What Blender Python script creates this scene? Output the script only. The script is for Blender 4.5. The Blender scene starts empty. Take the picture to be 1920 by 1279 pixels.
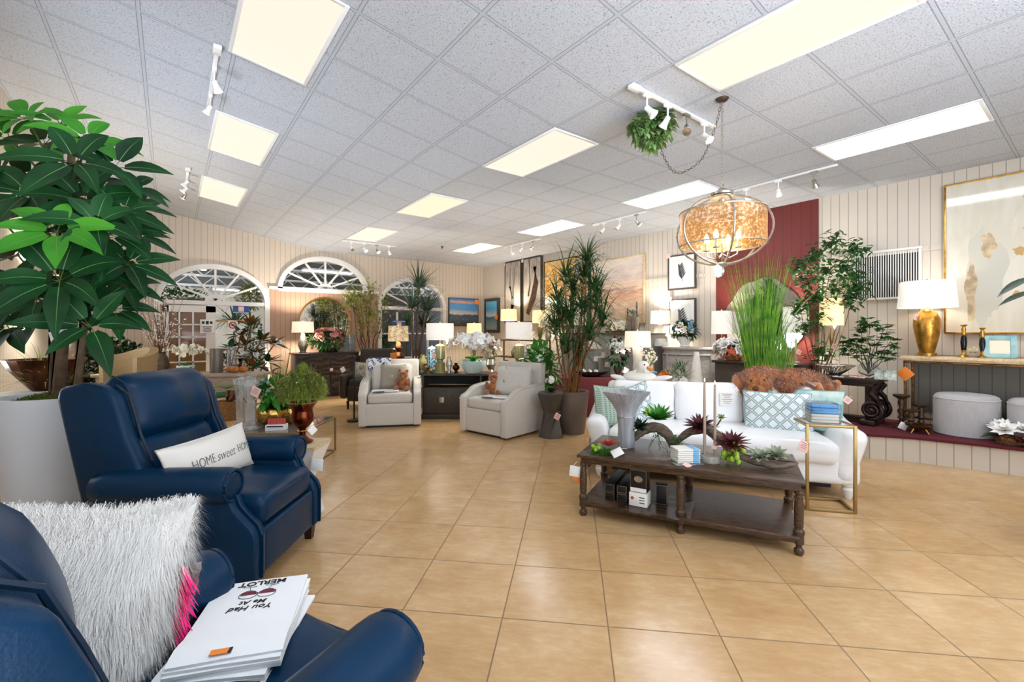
import bpy, bmesh, math, random
from math import sin, cos, pi, radians as R, sqrt
from mathutils import Vector, Matrix, Euler
S = bpy.context.scene
COL = S.collection
random.seed(7)
# ---------------------------------------------------------------- camera, world, exposure
H_CAM = 1.45
YAW = R(37)
F, CX, CY = 853.33, 960.0, 622.0
cam_d = bpy.data.cameras.new('camera'); cam = bpy.data.objects.new('camera', cam_d); COL.objects.link(cam)
cam_d.sensor_width = 36; cam_d.lens = 16.0; cam_d.shift_y = (CY - 639.5) / 1920
cam_d.clip_start = 0.02
cam.location = (0, 0, H_CAM); cam.rotation_euler = (pi / 2, 0, -YAW)
S.camera = cam
wd = bpy.data.worlds.new('world'); S.world = wd; wd.use_nodes = True
GROUND_FILL, SKY = 13.0, 3.0                     # unseen bright ground added to light the ceiling from below, pale sky above it
_n = wd.node_tree.nodes; _l = wd.node_tree.links; _tc = _n.new('ShaderNodeTexCoord'); _sp = _n.new('ShaderNodeSeparateXYZ'); _l.new(_tc.outputs['Generated'], _sp.inputs[0])
_lt = _n.new('ShaderNodeMath'); _lt.operation = 'LESS_THAN'; _lt.inputs[1].default_value = 0.0; _l.new(_sp.outputs[2], _lt.inputs[0])
_mx = _n.new('ShaderNodeMix'); _mx.data_type = 'RGBA'; _l.new(_lt.outputs[0], _mx.inputs[0]); _mx.inputs[6].default_value = (.80 * SKY, .90 * SKY, SKY, 1); _mx.inputs[7].default_value = (.88 * GROUND_FILL, .98 * GROUND_FILL, 1.12 * GROUND_FILL, 1)
_l.new(_mx.outputs[2], _n['Background'].inputs[0]); _n['Background'].inputs[1].default_value = 1.0
S.view_settings.view_transform = 'Standard'; S.view_settings.look = 'None'
S.view_settings.exposure = 0.0; S.view_settings.gamma = 1.0; S.view_settings.use_curve_mapping = False
PANEL_WHITE, PANEL_CREAM, LAMP_W, LAMP_K = 14.0, .9, 1.0, 3.0
# ---------------------------------------------------------------- the room's measures
HC = 3.41; XK = 2.90; SL = 0.16; XR = 7.65; YB = 11.62; XL = -1.45; YF = -2.2
FW = (sin(YAW), cos(YAW)); RT = (cos(YAW), -sin(YAW))
def C(xr, z, h=0.0):
    "metres right of / ahead of the camera position -> room coordinates"
    return Vector((FW[0] * z + RT[0] * xr, FW[1] * z + RT[1] * xr, h))
def P(px, py, h=0.0):
    "point of the horizontal plane at height h"
    z = F * (H_CAM - h) / (py - CY); return C((px - CX) / F * z, z, h)
def D(px, py, z):
    return C((px - CX) / F * z, z, H_CAM - (py - CY) / F * z)
def onback(px, py, y=YB):
    a = (px - CX) / F; t = y / (FW[1] + RT[1] * a); return C(a * t, t, H_CAM - (py - CY) / F * t)
def onright(px, py, x=XR):
    a = (px - CX) / F; t = x / (FW[0] + RT[0] * a); return C(a * t, t, H_CAM - (py - CY) / F * t)
def roof(x): return HC + SL * max(0, XK - x)
CR = -YAW                                   # yaw that squares a thing to the camera's heading
# ---------------------------------------------------------------- materials
def lin(h):
    if isinstance(h, str):
        h = h.lstrip('#'); c = [int(h[i:i + 2], 16) / 255 for i in (0, 2, 4)]
    else: c = h
    return tuple((x / 12.92 if x <= .04045 else ((x + .055) / 1.055) ** 2.4) for x in c) + (1,)
MATS = {}
def mat(name, col='888888', rough=.5, metal=0., spec=.5, var=0., vs=8., bump=0., bs=60., emit=None, es=0., trans=0., alpha=1., sheen=0., coat=0., stretch=None, col2=None, ior=1.45):
    if name in MATS: return MATS[name]
    m = bpy.data.materials.new(name); m.use_nodes = True; MATS[name] = m
    nt = m.node_tree; b = nt.nodes['Principled BSDF']
    b.inputs['Base Color'].default_value = lin(col); b.inputs['Roughness'].default_value = rough
    b.inputs['Metallic'].default_value = metal; b.inputs['Specular IOR Level'].default_value = spec
    b.inputs['Transmission Weight'].default_value = trans; b.inputs['Alpha'].default_value = alpha
    b.inputs['Sheen Weight'].default_value = sheen; b.inputs['Coat Weight'].default_value = coat; b.inputs['IOR'].default_value = ior
    if emit: b.inputs['Emission Color'].default_value = lin(emit); b.inputs['Emission Strength'].default_value = es
    if var or bump or col2:
        tc = nt.nodes.new('ShaderNodeTexCoord'); src = tc.outputs['Object']
        if stretch:
            mp = nt.nodes.new('ShaderNodeMapping'); mp.inputs['Scale'].default_value = stretch
            nt.links.new(src, mp.inputs[0]); src = mp.outputs[0]
        if var or col2:
            n = nt.nodes.new('ShaderNodeTexNoise'); n.inputs['Scale'].default_value = vs; n.inputs['Detail'].default_value = 6
            nt.links.new(src, n.inputs['Vector'])
            r = nt.nodes.new('ShaderNodeValToRGB'); c = lin(col)
            if col2: lo, hi = lin(col), lin(col2)
            else: lo = tuple(x * (1 - var) for x in c[:3]) + (1,); hi = tuple(min(1, x * (1 + var)) for x in c[:3]) + (1,)
            r.color_ramp.elements[0].position = .35; r.color_ramp.elements[1].position = .65
            r.color_ramp.elements[0].color = lo; r.color_ramp.elements[1].color = hi
            nt.links.new(n.outputs['Fac'], r.inputs[0]); nt.links.new(r.outputs[0], b.inputs['Base Color'])
        if bump:
            n2 = nt.nodes.new('ShaderNodeTexNoise'); n2.inputs['Scale'].default_value = bs; n2.inputs['Detail'].default_value = 4
            nt.links.new(src, n2.inputs['Vector'])
            bp = nt.nodes.new('ShaderNodeBump'); bp.inputs['Strength'].default_value = bump; bp.inputs['Distance'].default_value = .01
            nt.links.new(n2.outputs['Fac'], bp.inputs['Height']); nt.links.new(bp.outputs[0], b.inputs['Normal'])
    return m
class NB:
    "tiny node-graph helper"
    def __init__(s, name):
        s.m = bpy.data.materials.new(name); s.m.use_nodes = True; s.nt = s.m.node_tree; s.b = s.nt.nodes['Principled BSDF']; MATS[name] = s.m
    def n(s, t, **k):
        x = s.nt.nodes.new('ShaderNode' + t)
        for a, v in k.items(): setattr(x, a, v)
        return x
    def l(s, a, b): s.nt.links.new(a, b)
    def obj(s, rot=0, loc=(0, 0, 0), sc=(1, 1, 1)):
        t = s.n('TexCoord'); mp = s.n('Mapping'); mp.inputs['Rotation'].default_value = (0, 0, rot); mp.inputs['Location'].default_value = loc; mp.inputs['Scale'].default_value = sc
        s.l(t.outputs['Object'], mp.inputs[0]); return mp.outputs[0]
    def math(s, op, a, b=None, c=None):
        x = s.n('Math', operation=op)
        for i, v in enumerate((a, b, c)):
            if v is None: continue
            if isinstance(v, (int, float)): x.inputs[i].default_value = v
            else: s.l(v, x.inputs[i])
        return x.outputs[0]
    def sep(s, v):
        x = s.n('SeparateXYZ'); s.l(v, x.inputs[0]); return x.outputs
    def noise(s, v, sc, det=4, rough=.5):
        x = s.n('TexNoise'); x.inputs['Scale'].default_value = sc; x.inputs['Detail'].default_value = det; x.inputs['Roughness'].default_value = rough
        if v is not None: s.l(v, x.inputs['Vector'])
        return x.outputs['Fac']
    def ramp(s, fac, stops):
        x = s.n('ValToRGB'); e = x.color_ramp.elements
        while len(e) < len(stops): e.new(.5)
        for i, (p, c) in enumerate(stops): e[i].position = p; e[i].color = lin(c)
        s.l(fac, x.inputs[0]); return x.outputs[0]
    def mix(s, fac, a, b):
        x = s.n('Mix', data_type='RGBA')
        if isinstance(fac, (int, float)): x.inputs[0].default_value = fac
        else: s.l(fac, x.inputs[0])
        for i, v in ((6, a), (7, b)):
            if isinstance(v, str): x.inputs[i].default_value = lin(v)
            else: s.l(v, x.inputs[i])
        return x.outputs[2]
    def bump(s, hgt, st=.3, d=.01):
        x = s.n('Bump'); x.inputs['Strength'].default_value = st; x.inputs['Distance'].default_value = d
        s.l(hgt, x.inputs['Height']); s.l(x.outputs[0], s.b.inputs['Normal'])
    def line(s, coord, pitch, width, off=0.):
        "1 on the lines of a regular grid, 0 between"
        f = s.math('FRACT', s.math('DIVIDE', s.math('SUBTRACT', coord, off), pitch))
        d = s.math('MULTIPLY', s.math('MINIMUM', f, s.math('SUBTRACT', 1.0, f)), pitch)
        return s.math('LESS_THAN', d, width / 2)
def beadboard(name, col, dark, axis, pitch=.108):
    b = NB(name); v = b.obj(); c = b.sep(v)[axis]
    g = b.line(c, pitch, .009); nz = b.noise(v, 1.2)
    base = b.mix(b.math('MULTIPLY', nz, .25), col, dark)
    b.l(b.mix(b.math('MULTIPLY', g, .75), base, dark), b.b.inputs['Base Color'])
    b.b.inputs['Roughness'].default_value = .55
    b.bump(b.math('SUBTRACT', 1.0, g), .6, .006); return b.m
# ---------------------------------------------------------------- objects
def tag(o, label, cat, group=None, kind=None):
    if label: o['label'] = label
    if cat: o['category'] = cat
    if group: o['group'] = group
    if kind: o['kind'] = kind
    return o
def thing(name, label, cat, loc=(0, 0, 0), rz=0., group=None, rx=0., ry=0.):
    o = bpy.data.objects.new(name, None); COL.objects.link(o); o.empty_display_size = .05
    o.location = loc; o.rotation_euler = (rx, ry, rz); return tag(o, label, cat, group)
def dup(root, loc, rz, label=None, group=None):
    def cp(o, par):
        c = o.copy(); COL.objects.link(c)
        if par is not None: c.parent = par
        for ch in kids[o.name]: cp(ch, c)
        return c
    kids = {}
    def walk(o):
        kids[o.name] = list(o.children)
        for ch in kids[o.name]: walk(ch)
    walk(root)
    r = cp(root, None); r.location = loc; r.rotation_euler = (root.rotation_euler[0], root.rotation_euler[1], rz)
    if label: r['label'] = label
    if group: r['group'] = group
    return r
def frame(d, up=Vector((0, 0, 1))):
    d = Vector(d).normalized(); u = Vector(up)
    if abs(d.dot(u.normalized())) > .97: u = Vector((1, 0, 0)) if abs(d.x) < .9 else Vector((0, 1, 0))
    x = d.cross(u).normalized(); y = x.cross(d).normalized(); return x, y, d
class MB:
    def __init__(s): s.v = []; s.f = []; s.mi = []; s.cur = 0; s.M = None
    def at(s, M=None): s.M = M; return s
    def mt(s, i): s.cur = i; return s
    def add(s, vs, fs):
        o = len(s.v)
        if s.M is not None: vs = [s.M @ Vector(p) for p in vs]
        s.v.extend([tuple(p) for p in vs])
        for f in fs: s.f.append(tuple(i + o for i in f)); s.mi.append(s.cur)
        return s
    def box(s, c, d, rz=0., bev=0., seg=2, rot=None):
        bm = bmesh.new(); bmesh.ops.create_cube(bm, size=1.0)
        for v in bm.verts: v.co = Vector((v.co.x * d[0], v.co.y * d[1], v.co.z * d[2]))
        if bev > 0: bmesh.ops.bevel(bm, geom=list(bm.edges), offset=min(bev, min(d) * .49), segments=seg, affect='EDGES', profile=.5)
        m = Matrix.Translation(c) @ ((rot if rot is not None else Matrix.Rotation(rz, 4, 'Z')))
        bm.verts.index_update()
        s.add([m @ v.co for v in bm.verts], [[v.index for v in f.verts] for f in bm.faces]); bm.free(); return s
    def soft(s, c, d, r, crown=0., n=6, rot=None, fn=None, axis=2):
        "upholstery block: rounded box of size d, corner radius r, bulging by crown along axis"
        h = [x / 2 for x in d]; r = min(r, min(h) * .999); ax = []
        for k in range(3):
            i = h[k] - r; e = [-h[k], -h[k] + r * .25, -h[k] + r * .6]
            mid = [-i + 2 * i * j / n for j in range(n + 1)]
            ax.append(e + mid + [-x for x in reversed(e)])
        idx = {}; vs = []; fs = []
        def vid(p):
            key = tuple(round(x, 6) for x in p)
            if key in idx: return idx[key]
            core = [max(-(h[k] - r), min(h[k] - r, p[k])) for k in range(3)]
            dv = Vector([p[k] - core[k] for k in range(3)])
            q = Vector(core) + (dv.normalized() * r if dv.length > 1e-9 else Vector())
            if crown:
                a, b = [k for k in range(3) if k != axis]
                w = max(0, 1 - (p[a] / h[a]) ** 2) * max(0, 1 - (p[b] / h[b]) ** 2)
                q[axis] += crown * w * (1 if p[axis] > 0 else -.25) * abs(p[axis]) / h[axis]
            if fn: q = Vector(fn(q))
            idx[key] = len(vs); vs.append(q); return idx[key]
        for k in range(3):
            a, b = [(1, 2), (2, 0), (0, 1)][k]
            for sg in (-1, 1):
                for i in range(len(ax[a]) - 1):
                    for j in range(len(ax[b]) - 1):
                        q = []
                        for (ii, jj) in ((i, j), (i + 1, j), (i + 1, j + 1), (i, j + 1)):
                            p = [0, 0, 0]; p[k] = sg * h[k]; p[a] = ax[a][ii]; p[b] = ax[b][jj]; q.append(vid(p))
                        fs.append(q if sg > 0 else q[::-1])
        m = Matrix.Translation(c) @ (rot if rot is not None else Matrix.Identity(4))
        return s.add([m @ v for v in vs], fs)
    def cyl(s, p0, p1, r0, r1=None, n=14, caps=True):
        r1 = r0 if r1 is None else r1; p0, p1 = Vector(p0), Vector(p1); x, y, d = frame(p1 - p0)
        vs = [p0 + (x * cos(2 * pi * i / n) + y * sin(2 * pi * i / n)) * r0 for i in range(n)] + [p1 + (x * cos(2 * pi * i / n) + y * sin(2 * pi * i / n)) * r1 for i in range(n)]
        fs = [(i, (i + 1) % n, n + (i + 1) % n, n + i) for i in range(n)]
        if caps: fs += [tuple(range(n - 1, -1, -1)), tuple(range(n, 2 * n))]
        return s.add(vs, fs)
    def lathe(s, prof, c=(0, 0, 0), n=24, sx=1., sy=1., wob=None):
        vs = []; fs = []; c = Vector(c); m = len(prof)
        for (r, z) in prof:
            for i in range(n):
                a = 2 * pi * i / n; q = r * (wob(a, z) if wob else 1); vs.append(c + Vector((q * cos(a) * sx, q * sin(a) * sy, z)))
        for k in range(m - 1):
            for i in range(n):
                fs.append((k * n + i, k * n + (i + 1) % n, (k + 1) * n + (i + 1) % n, (k + 1) * n + i))
        if prof[0][0] > 1e-4: fs.append(tuple(range(n - 1, -1, -1)))
        if prof[-1][0] > 1e-4: fs.append(tuple(range((m - 1) * n, m * n)))
        return s.add(vs, fs)
    def tube(s, pts, r, n=8, closed=False):
        pts = [Vector(p) for p in pts]; m = len(pts); vs = []; fs = []
        rr = r if isinstance(r, (list, tuple)) else [r] * m; px = None
        for k in range(m):
            a = pts[(k - 1) % m] if (closed or k > 0) else pts[k]; b = pts[(k + 1) % m] if (closed or k < m - 1) else pts[k]
            d = (b - a); d = d.normalized() if d.length > 1e-9 else Vector((0, 0, 1))
            if px is None: x, y, _ = frame(d)
            else:
                x = (px - d * px.dot(d)); x = x.normalized() if x.length > 1e-6 else frame(d)[0]; y = d.cross(x)
            px = x
            for i in range(n): vs.append(pts[k] + (x * cos(2 * pi * i / n) + y * sin(2 * pi * i / n)) * rr[k])
        for k in range(m if closed else m - 1):
            k2 = (k + 1) % m
            for i in range(n): fs.append((k * n + i, k * n + (i + 1) % n, k2 * n + (i + 1) % n, k2 * n + i))
        if not closed: fs += [tuple(range(n - 1, -1, -1)), tuple(range((m - 1) * n, m * n))]
        return s.add(vs, fs)
    def ball(s, c, r, n=16, m=10, sc=(1, 1, 1), rot=None, lump=0., sd=0):
        vs = []; fs = []; rnd = random.Random(sd); ph = [rnd.uniform(0, 6) for _ in range(6)]
        M = Matrix.Translation(c) @ (rot if rot is not None else Matrix.Identity(4))
        for k in range(m + 1):
            t = pi * k / m
            for i in range(n):
                a = 2 * pi * i / n; d = Vector((sin(t) * cos(a), sin(t) * sin(a), cos(t)))
                q = r * (1 + lump * (sin(d.x * 4 + ph[0]) + sin(d.y * 5 + ph[1]) + sin(d.z * 5 + ph[2])) / 3) if lump else r
                vs.append(M @ Vector((d.x * q * sc[0], d.y * q * sc[1], d.z * q * sc[2])))
        for k in range(m):
            for i in range(n): fs.append((k * n + i, (k + 1) * n + i, (k + 1) * n + (i + 1) % n, k * n + (i + 1) % n))
        return s.add(vs, fs)
    def prism(s, poly, a0, a1, axis=2, bev=0.):
        "polygon in the plane across axis, extruded from a0 to a1"
        def put(p, a): return [(a, p[0], p[1]), (p[0], a, p[1]), (p[0], p[1], a)][axis]
        n = len(poly); bm = bmesh.new()
        vs = [bm.verts.new(put(p, a0)) for p in poly] + [bm.verts.new(put(p, a1)) for p in poly]
        bm.faces.new(vs[:n]); bm.faces.new(vs[n:])
        for i in range(n): bm.faces.new((vs[i], vs[(i + 1) % n], vs[n + (i + 1) % n], vs[n + i]))
        bmesh.ops.recalc_face_normals(bm, faces=list(bm.faces))
        if bev: bmesh.ops.bevel(bm, geom=[e for e in bm.edges], offset=bev, segments=2, affect='EDGES', profile=.5)
        bm.verts.index_update(); s.add([v.co.copy() for v in bm.verts], [[v.index for v in f.verts] for f in bm.faces]); bm.free(); return s
    def loft(s, loops, caps=True, closed=True):
        n = len(loops[0]); vs = [p for l in loops for p in l]; fs = []
        for k in range(len(loops) - 1):
            for i in range(n if closed else n - 1): fs.append((k * n + i, k * n + (i + 1) % n, (k + 1) * n + (i + 1) % n, (k + 1) * n + i))
        if caps and closed: fs += [tuple(range(n - 1, -1, -1)), tuple(range((len(loops) - 1) * n, len(loops) * n))]
        return s.add(vs, fs)
    def quad(s, a, b, c, d): return s.add([a, b, c, d], [(0, 1, 2, 3)])
    def pillow(s, w, h, t, M, n=12, pinch=.07, sq=4):
        vs = []; fs = []
        def th(u, v): return t / 2 * (max(0, 1 - abs(u) ** sq) * max(0, 1 - abs(v) ** sq)) ** .5
        for sd in (1, -1):
            o = len(vs)
            for i in range(n + 1):
                for j in range(n + 1):
                    u = -1 + 2 * i / n; v = -1 + 2 * j / n
                    x = w / 2 * u * (1 - pinch * (1 - v * v)); y = h / 2 * v * (1 - pinch * (1 - u * u))
                    vs.append(M @ Vector((x, sd * th(u, v), y)))
            for i in range(n):
                for j in range(n):
                    q = (o + i * (n + 1) + j, o + (i + 1) * (n + 1) + j, o + (i + 1) * (n + 1) + j + 1, o + i * (n + 1) + j + 1)
                    fs.append(q if sd < 0 else q[::-1])
        return s.add(vs, fs)
    def leaf(s, p, d, L, w, up=(0, 0, 1), bend=.3, n=3, fold=.15, tip=.5):
        "one leaf blade growing from p along d, drooping by bend"
        p = Vector(p); x, y, d = frame(d, up); vs = []; fs = []
        for k in range(n + 1):
            t = k / n; q = p + d * (L * t * (1 - .15 * bend * t)) - Vector((0, 0, 1)) * (bend * L * t * t * .6)
            ww = w / 2 * (sin(pi * min(1, (t * .94 + .06)) ** tip)) if k < n else 0
            if k == n: vs.append(q)
            else: vs += [q - x * ww + y * ww * fold * 2, q, q + x * ww + y * ww * fold * 2]
        for k in range(n):
            a = 3 * k
            if k < n - 1: fs += [(a, a + 1, a + 4, a + 3), (a + 1, a + 2, a + 5, a + 4)]
            else: fs += [(a, a + 1, a + 3), (a + 1, a + 2, a + 3)]
        return s.add(vs, fs)
    def strap(s, p, d, L, w, bend=.6, n=5, taper=1.):
        p = Vector(p); x, y, d = frame(d); vs = []; fs = []
        q = Vector(p); dd = Vector(d)
        for k in range(n + 1):
            t = k / n; ww = w / 2 * (1 - t ** 1.5 * taper) if k < n else 0.0003
            vs += [q - x * ww, q + x * ww]
            q = q + dd * (L / n); dd = (dd + Vector((0, 0, -bend / n * (1 + t)))).normalized()
        for k in range(n): fs.append((2 * k, 2 * k + 1, 2 * k + 3, 2 * k + 2))
        return s.add(vs, fs)
    def build(s, name, m, parent=None, ang=40, smooth=True):
        me = bpy.data.meshes.new(name); me.from_pydata(s.v, [], s.f)
        for x in (m if isinstance(m, (list, tuple)) else [m]): me.materials.append(MATS[x] if isinstance(x, str) else x)
        me.polygons.foreach_set('material_index', s.mi)
        if smooth:
            me.polygons.foreach_set('use_smooth', [True] * len(me.polygons))
            me.update(); me.set_sharp_from_angle(angle=R(ang))
        me.update()
        o = bpy.data.objects.new(name, me); COL.objects.link(o)
        if parent is not None: o.parent = parent
        return o
def rnd_dir(rg, zmin=-1, zmax=1):
    z = rg.uniform(zmin, zmax); a = rg.uniform(0, 2 * pi); r = sqrt(max(0, 1 - z * z)); return Vector((r * cos(a), r * sin(a), z))
def T(*p): return Matrix.Translation(p if len(p) == 3 else p[0])
def RX(a): return Matrix.Rotation(R(a), 4, 'X')
def RY(a): return Matrix.Rotation(R(a), 4, 'Y')
def RZ(a): return Matrix.Rotation(R(a), 4, 'Z')
def writing(name, text, size, mtl, parent, M, ext=.0006, sx=1., shear=0., bold=0.):
    "lettering as thin raised mesh, parented to its thing"
    cu = bpy.data.curves.new(name, 'FONT'); cu.body = text; cu.size = size; cu.extrude = ext; cu.align_x = 'CENTER'; cu.align_y = 'CENTER'; cu.shear = shear; cu.offset = bold; cu.resolution_u = 3
    t = bpy.data.objects.new(name, cu); COL.objects.link(t)
    dg = bpy.context.evaluated_depsgraph_get(); me = bpy.data.meshes.new_from_object(t.evaluated_get(dg))
    bpy.data.objects.remove(t); me.transform(M @ Matrix.Diagonal((sx, 1, 1, 1))); me.materials.clear(); me.materials.append(MATS[mtl])
    o = bpy.data.objects.new(name, me); COL.objects.link(o); o.parent = parent; return o
def price_tag(parent, c, s=.07, rz=0., tilt=20, m='tag_white', rx=0., col2=None):
    b = MB().at(T(c) @ Matrix.Rotation(rz, 4, 'Z') @ RX(rx) @ RY(tilt)).box((0, 0, 0), (s, .003, s), bev=.001)
    b.cyl((-s * .2, 0, s * .5), (s * .1, .004, s * .95), .0015, n=5)
    if col2:
        b.mt(1)
        for k in range(4): b.box((0, -.0018, s * (.3 - .16 * k)), (s * (.7 if k % 2 == 0 else .5), .0012, s * .05))
    b.build('price_tag', [m, col2] if col2 else m, parent)
def fur(b, n, surf, L, w, rg, droop=.4, grav=.3, swirl=0.):
    "thin hairs on a surface sampler: surf(rg) -> point, normal"
    for _ in range(n):
        p, nn = surf(rg); d = (nn + rnd_dir(rg) * .45 + Vector((sin(p.z * 17 + p.x * 9), sin(p.y * 15 + p.x * 5), cos(p.x * 15 - p.z * 8))) * swirl + Vector((0, 0, -grav))).normalized(); l = L * rg.uniform(.5, 1.2)
        x = frame(d)[0] * w; q = p + d * l * .55; e = p + d * l + Vector((0, 0, -droop * l)) + rnd_dir(rg) * l * .15
        b.add([p - x, p + x, q - x * .7, q + x * .7, e], [(0, 1, 3, 2), (2, 3, 4)])
# shared materials
for a in (
    ('white_paint', 'e9e6e0', .45), ('white_metal', 'f0f0ee', .35), ('black', '161616', .5), ('black_gloss', '0e0e10', .2), ('tag_white', 'f1f0ee', .6), ('tag_pink', 'efc7bf', .6),
    ('tag_orange', 'f08a35', .6), ('tag_ink', '9a6f6a', .7), ('ink', '1c1c22', .6), ('ceramic_white', 'eeeae2', .25), ('plastic_black', '202022', .35), ('paper', 'efeeea', .7), ('soil', '2d241c', .9)):
    mat(*a)
mat('chrome', 'd8d8da', .12, 1.); mat('brushed_steel', 'b4b2ae', .32, 1.); mat('brass', 'c19a52', .25, 1.); mat('gold', 'c99c4c', .3, 1., var=.25, vs=14)
mat('brass_dull', 'a58d5f', .38, 1.); mat('bronze', '4a2c1a', .22, .8, var=.6, vs=9); mat('copper', '662a15', .24, .85, var=.35, vs=9)
mat('iron', '5a4a3d', .5, .7, var=.3, vs=30); mat('silver', 'b9b4aa', .35, 1., var=.2, vs=20)
mat('moss', '5f6f1e', .9, var=.45, vs=40, bump=.8, bs=90); mat('bark', '6b5540', .85, var=.3, vs=12, bump=.5, bs=40); mat('stem', '4d5a25', .7); mat('twig', '6b4a38', .8, var=.3, vs=30)
mat('driftwood', '8a7a69', .8, col2='54483d', vs=7, stretch=(2, 9, 9), bump=.6, bs=30)
mat('wood_dark', '5a4433', .27, col2='3a2a20', vs=9, stretch=(1.5, 14, 14), bump=.12, bs=40)
mat('wood_espresso', '2c1d18', .35, col2='1d1310', vs=8, stretch=(2, 10, 10), bump=.1)
mat('wood_greybrown', '4b443d', .5, col2='3a342f', vs=8, stretch=(2, 12, 12), bump=.12)
mat('wood_whitewash', 'b7a896', .6, col2='9d8d7b', vs=6, stretch=(2, 10, 10), bump=.15)
mat('wood_live', 'd9c39c', .5, col2='c0a67c', vs=5, stretch=(1, 8, 8)); mat('wood_warm', '9a6a3c', .45, col2='7d522c', vs=6, stretch=(10, 1, 10))
mat('cabinet_grey', 'b3b1ac', .5, col2='9a9893', vs=5, stretch=(2, 2, 8)); mat('grey_panel', '84817b', .6)
mat('leather_blue', '042a47', .34, spec=.22, var=.12, vs=5, bump=.10, bs=160); mat('piping_blue', '092238', .4)
mat('leather_black', '2a2420', .38, var=.2, vs=6, bump=.08, bs=120)
mat('linen_grey', 'cdc8c0', .85, var=.07, vs=90, bump=.12, bs=300, sheen=.2); mat('linen_taupe', '9c9283', .8, var=.08, vs=70, sheen=.3); mat('pouf_grey', 'b2b1b3', .75, var=.06, vs=120, stretch=(1, 1, .1), sheen=.3)
mat('slip_white', 'f3f4f6', .3, spec=.5, bump=.45, bs=6, coat=.3, stretch=(1, 1, 2.4)); mat('linen_white', 'e6e2da', .85, bump=.15, bs=220)
mat('fur_white', 'f0eeea', .8, sheen=.5); mat('fur_pink', 'ff1788', .7); mat('plush_brown', 'a5622f', .9, var=.45, vs=26, sheen=.6); mat('plush_snout', 'b97f4c', .9, var=.2, vs=30); mat('plush_nose', '5b2f20', .6)
mat('shade', 'f3ead8', .8, emit='ffecd0', es=.62 * LAMP_W); mat('shade_warm', 'f2e2bb', .8, emit='ffdc9c', es=.9 * LAMP_W); mat('shade_dim', 'f0ebe4', .8, emit='fff3e6', es=.32 * LAMP_W)  # the last shade has a weak glow put in, even on the unlit gold lamp
mat('bulb', 'ffe9c0', .4, emit='ffdf9f', es=14.); mat('spot_lens', 'ffffff', .3, emit='fff7ea', es=9.); mat('flame', 'ffdd88', .4, emit='ffd27a', es=6.)
mat('glass', 'ffffff', .02, trans=1., ior=1.45); mat('plastic_clear', 'f4f6f8', .08, trans=.95, ior=1.12); mat('mirror', 'e6e8e8', .02, 1.)
def leafmat(n, a, b, rough=.4, vs=3.): mat(n, a, rough, col2=b, vs=vs, spec=.3)
mat('leaf_vein', '5f8a4e', .5); leafmat('leaf_deep', '0c2b15', '17481f', .42); leafmat('leaf_bright', '2a731c', '478f27', .45); leafmat('leaf_mid', '2c5a28', '48783a'); leafmat('leaf_olive', '6f7c2e', '97a04c'); leafmat('leaf_lime', '7fae2c', 'a9c94a'); leafmat('grass', '3f8422', '8fbf45', .5, 9.); leafmat('leaf_sage', '74826a', '97a088'); leafmat('leaf_brown', '5d3d18', '8a5b22')
leafmat('leaf_dracaena', '2c4a26', '4b6a37'); leafmat('leaf_burgundy', '3c161b', '5a2227', .45); leafmat('leaf_yucca', '2e4230', '4d604a'); leafmat('leaf_dark', '16271a', '263d26')
mat('petal_white', 'f4f2ee', .6); mat('petal_cream', 'f2ead2', .6); mat('petal_coral', 'f2a78f', .6, var=.2, vs=20); mat('petal_pink', 'efb4b6', .6); mat('petal_blue', '7fa8bb', .6, var=.25, vs=20); mat('petal_orange', 'ef8a2c', .6); mat('petal_red', 'b8433c', .6)
mat('white_stone', 'e4e3df', .5); mat('planter_white', 'dfe5ee', .35)
mat('planter_taupe', '6a5f57', .55, var=.15, vs=4); mat('planter_aqua', 'b9d0d3', .3); mat('green_glass', '8a8550', .12, spec=.7, var=.2, vs=6); mat('maroon', '5b1f26', .85, var=.1, vs=40); mat('maroon_carpet', '5a1a24', .95, var=.2, vs=120, bump=.3, bs=300)
mat('wicker', '8c6a45', .8, var=.45, vs=60, bump=.9, bs=110); mat('glass_dark', '3f3f42', .05, spec=.8)
# ================================================================ the room shell
b = NB('floor_tile'); v = b.obj(rot=R(44.5)); p0 = P(966, 1060); TS = .525
ca, sa = cos(R(44.5)), sin(R(44.5)); ox, oy = p0.x * ca - p0.y * sa, p0.x * sa + p0.y * ca
x, y, _ = b.sep(v)
g = b.math('MAXIMUM', b.line(x, TS, .007, ox), b.line(y, TS, .007, oy))
cx = b.math('FLOOR', b.math('DIVIDE', b.math('SUBTRACT', x, ox), TS)); cy = b.math('FLOOR', b.math('DIVIDE', b.math('SUBTRACT', y, oy), TS))
cmb = b.n('CombineXYZ'); b.l(cx, cmb.inputs[0]); b.l(cy, cmb.inputs[1]); wn = b.n('TexWhiteNoise'); b.l(cmb.outputs[0], wn.inputs['Vector'])
va = b.n('VectorMath', operation='MULTIPLY_ADD'); b.l(wn.outputs['Color'], va.inputs[0]); va.inputs[1].default_value = (9, 9, 9); b.l(v, va.inputs[2])
n1 = b.noise(va.outputs[0], 3.2, 8, .62); n2 = b.noise(va.outputs[0], 16, 6, .7)
st = b.n('Mapping'); st.inputs['Scale'].default_value = (5, 16, 5); b.l(va.outputs[0], st.inputs[0]); n3 = b.noise(st.outputs[0], 1.6, 8, .75)
c1 = b.ramp(n1, [(.28, 'b48c5e'), (.47, 'c6a172'), (.58, 'cdab7e'), (.74, 'dbbf96')])
c2 = b.ramp(n3, [(.30, 'b08657'), (.5, 'c6a172'), (.66, 'dec49b')])
cc = b.mix(.32, c1, c2); cc = b.mix(b.math('MULTIPLY', n2, .12), cc, 'b78a55')
cc = b.mix(b.math('MULTIPLY', wn.outputs['Value'], .16), cc, 'a97f4f')
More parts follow.
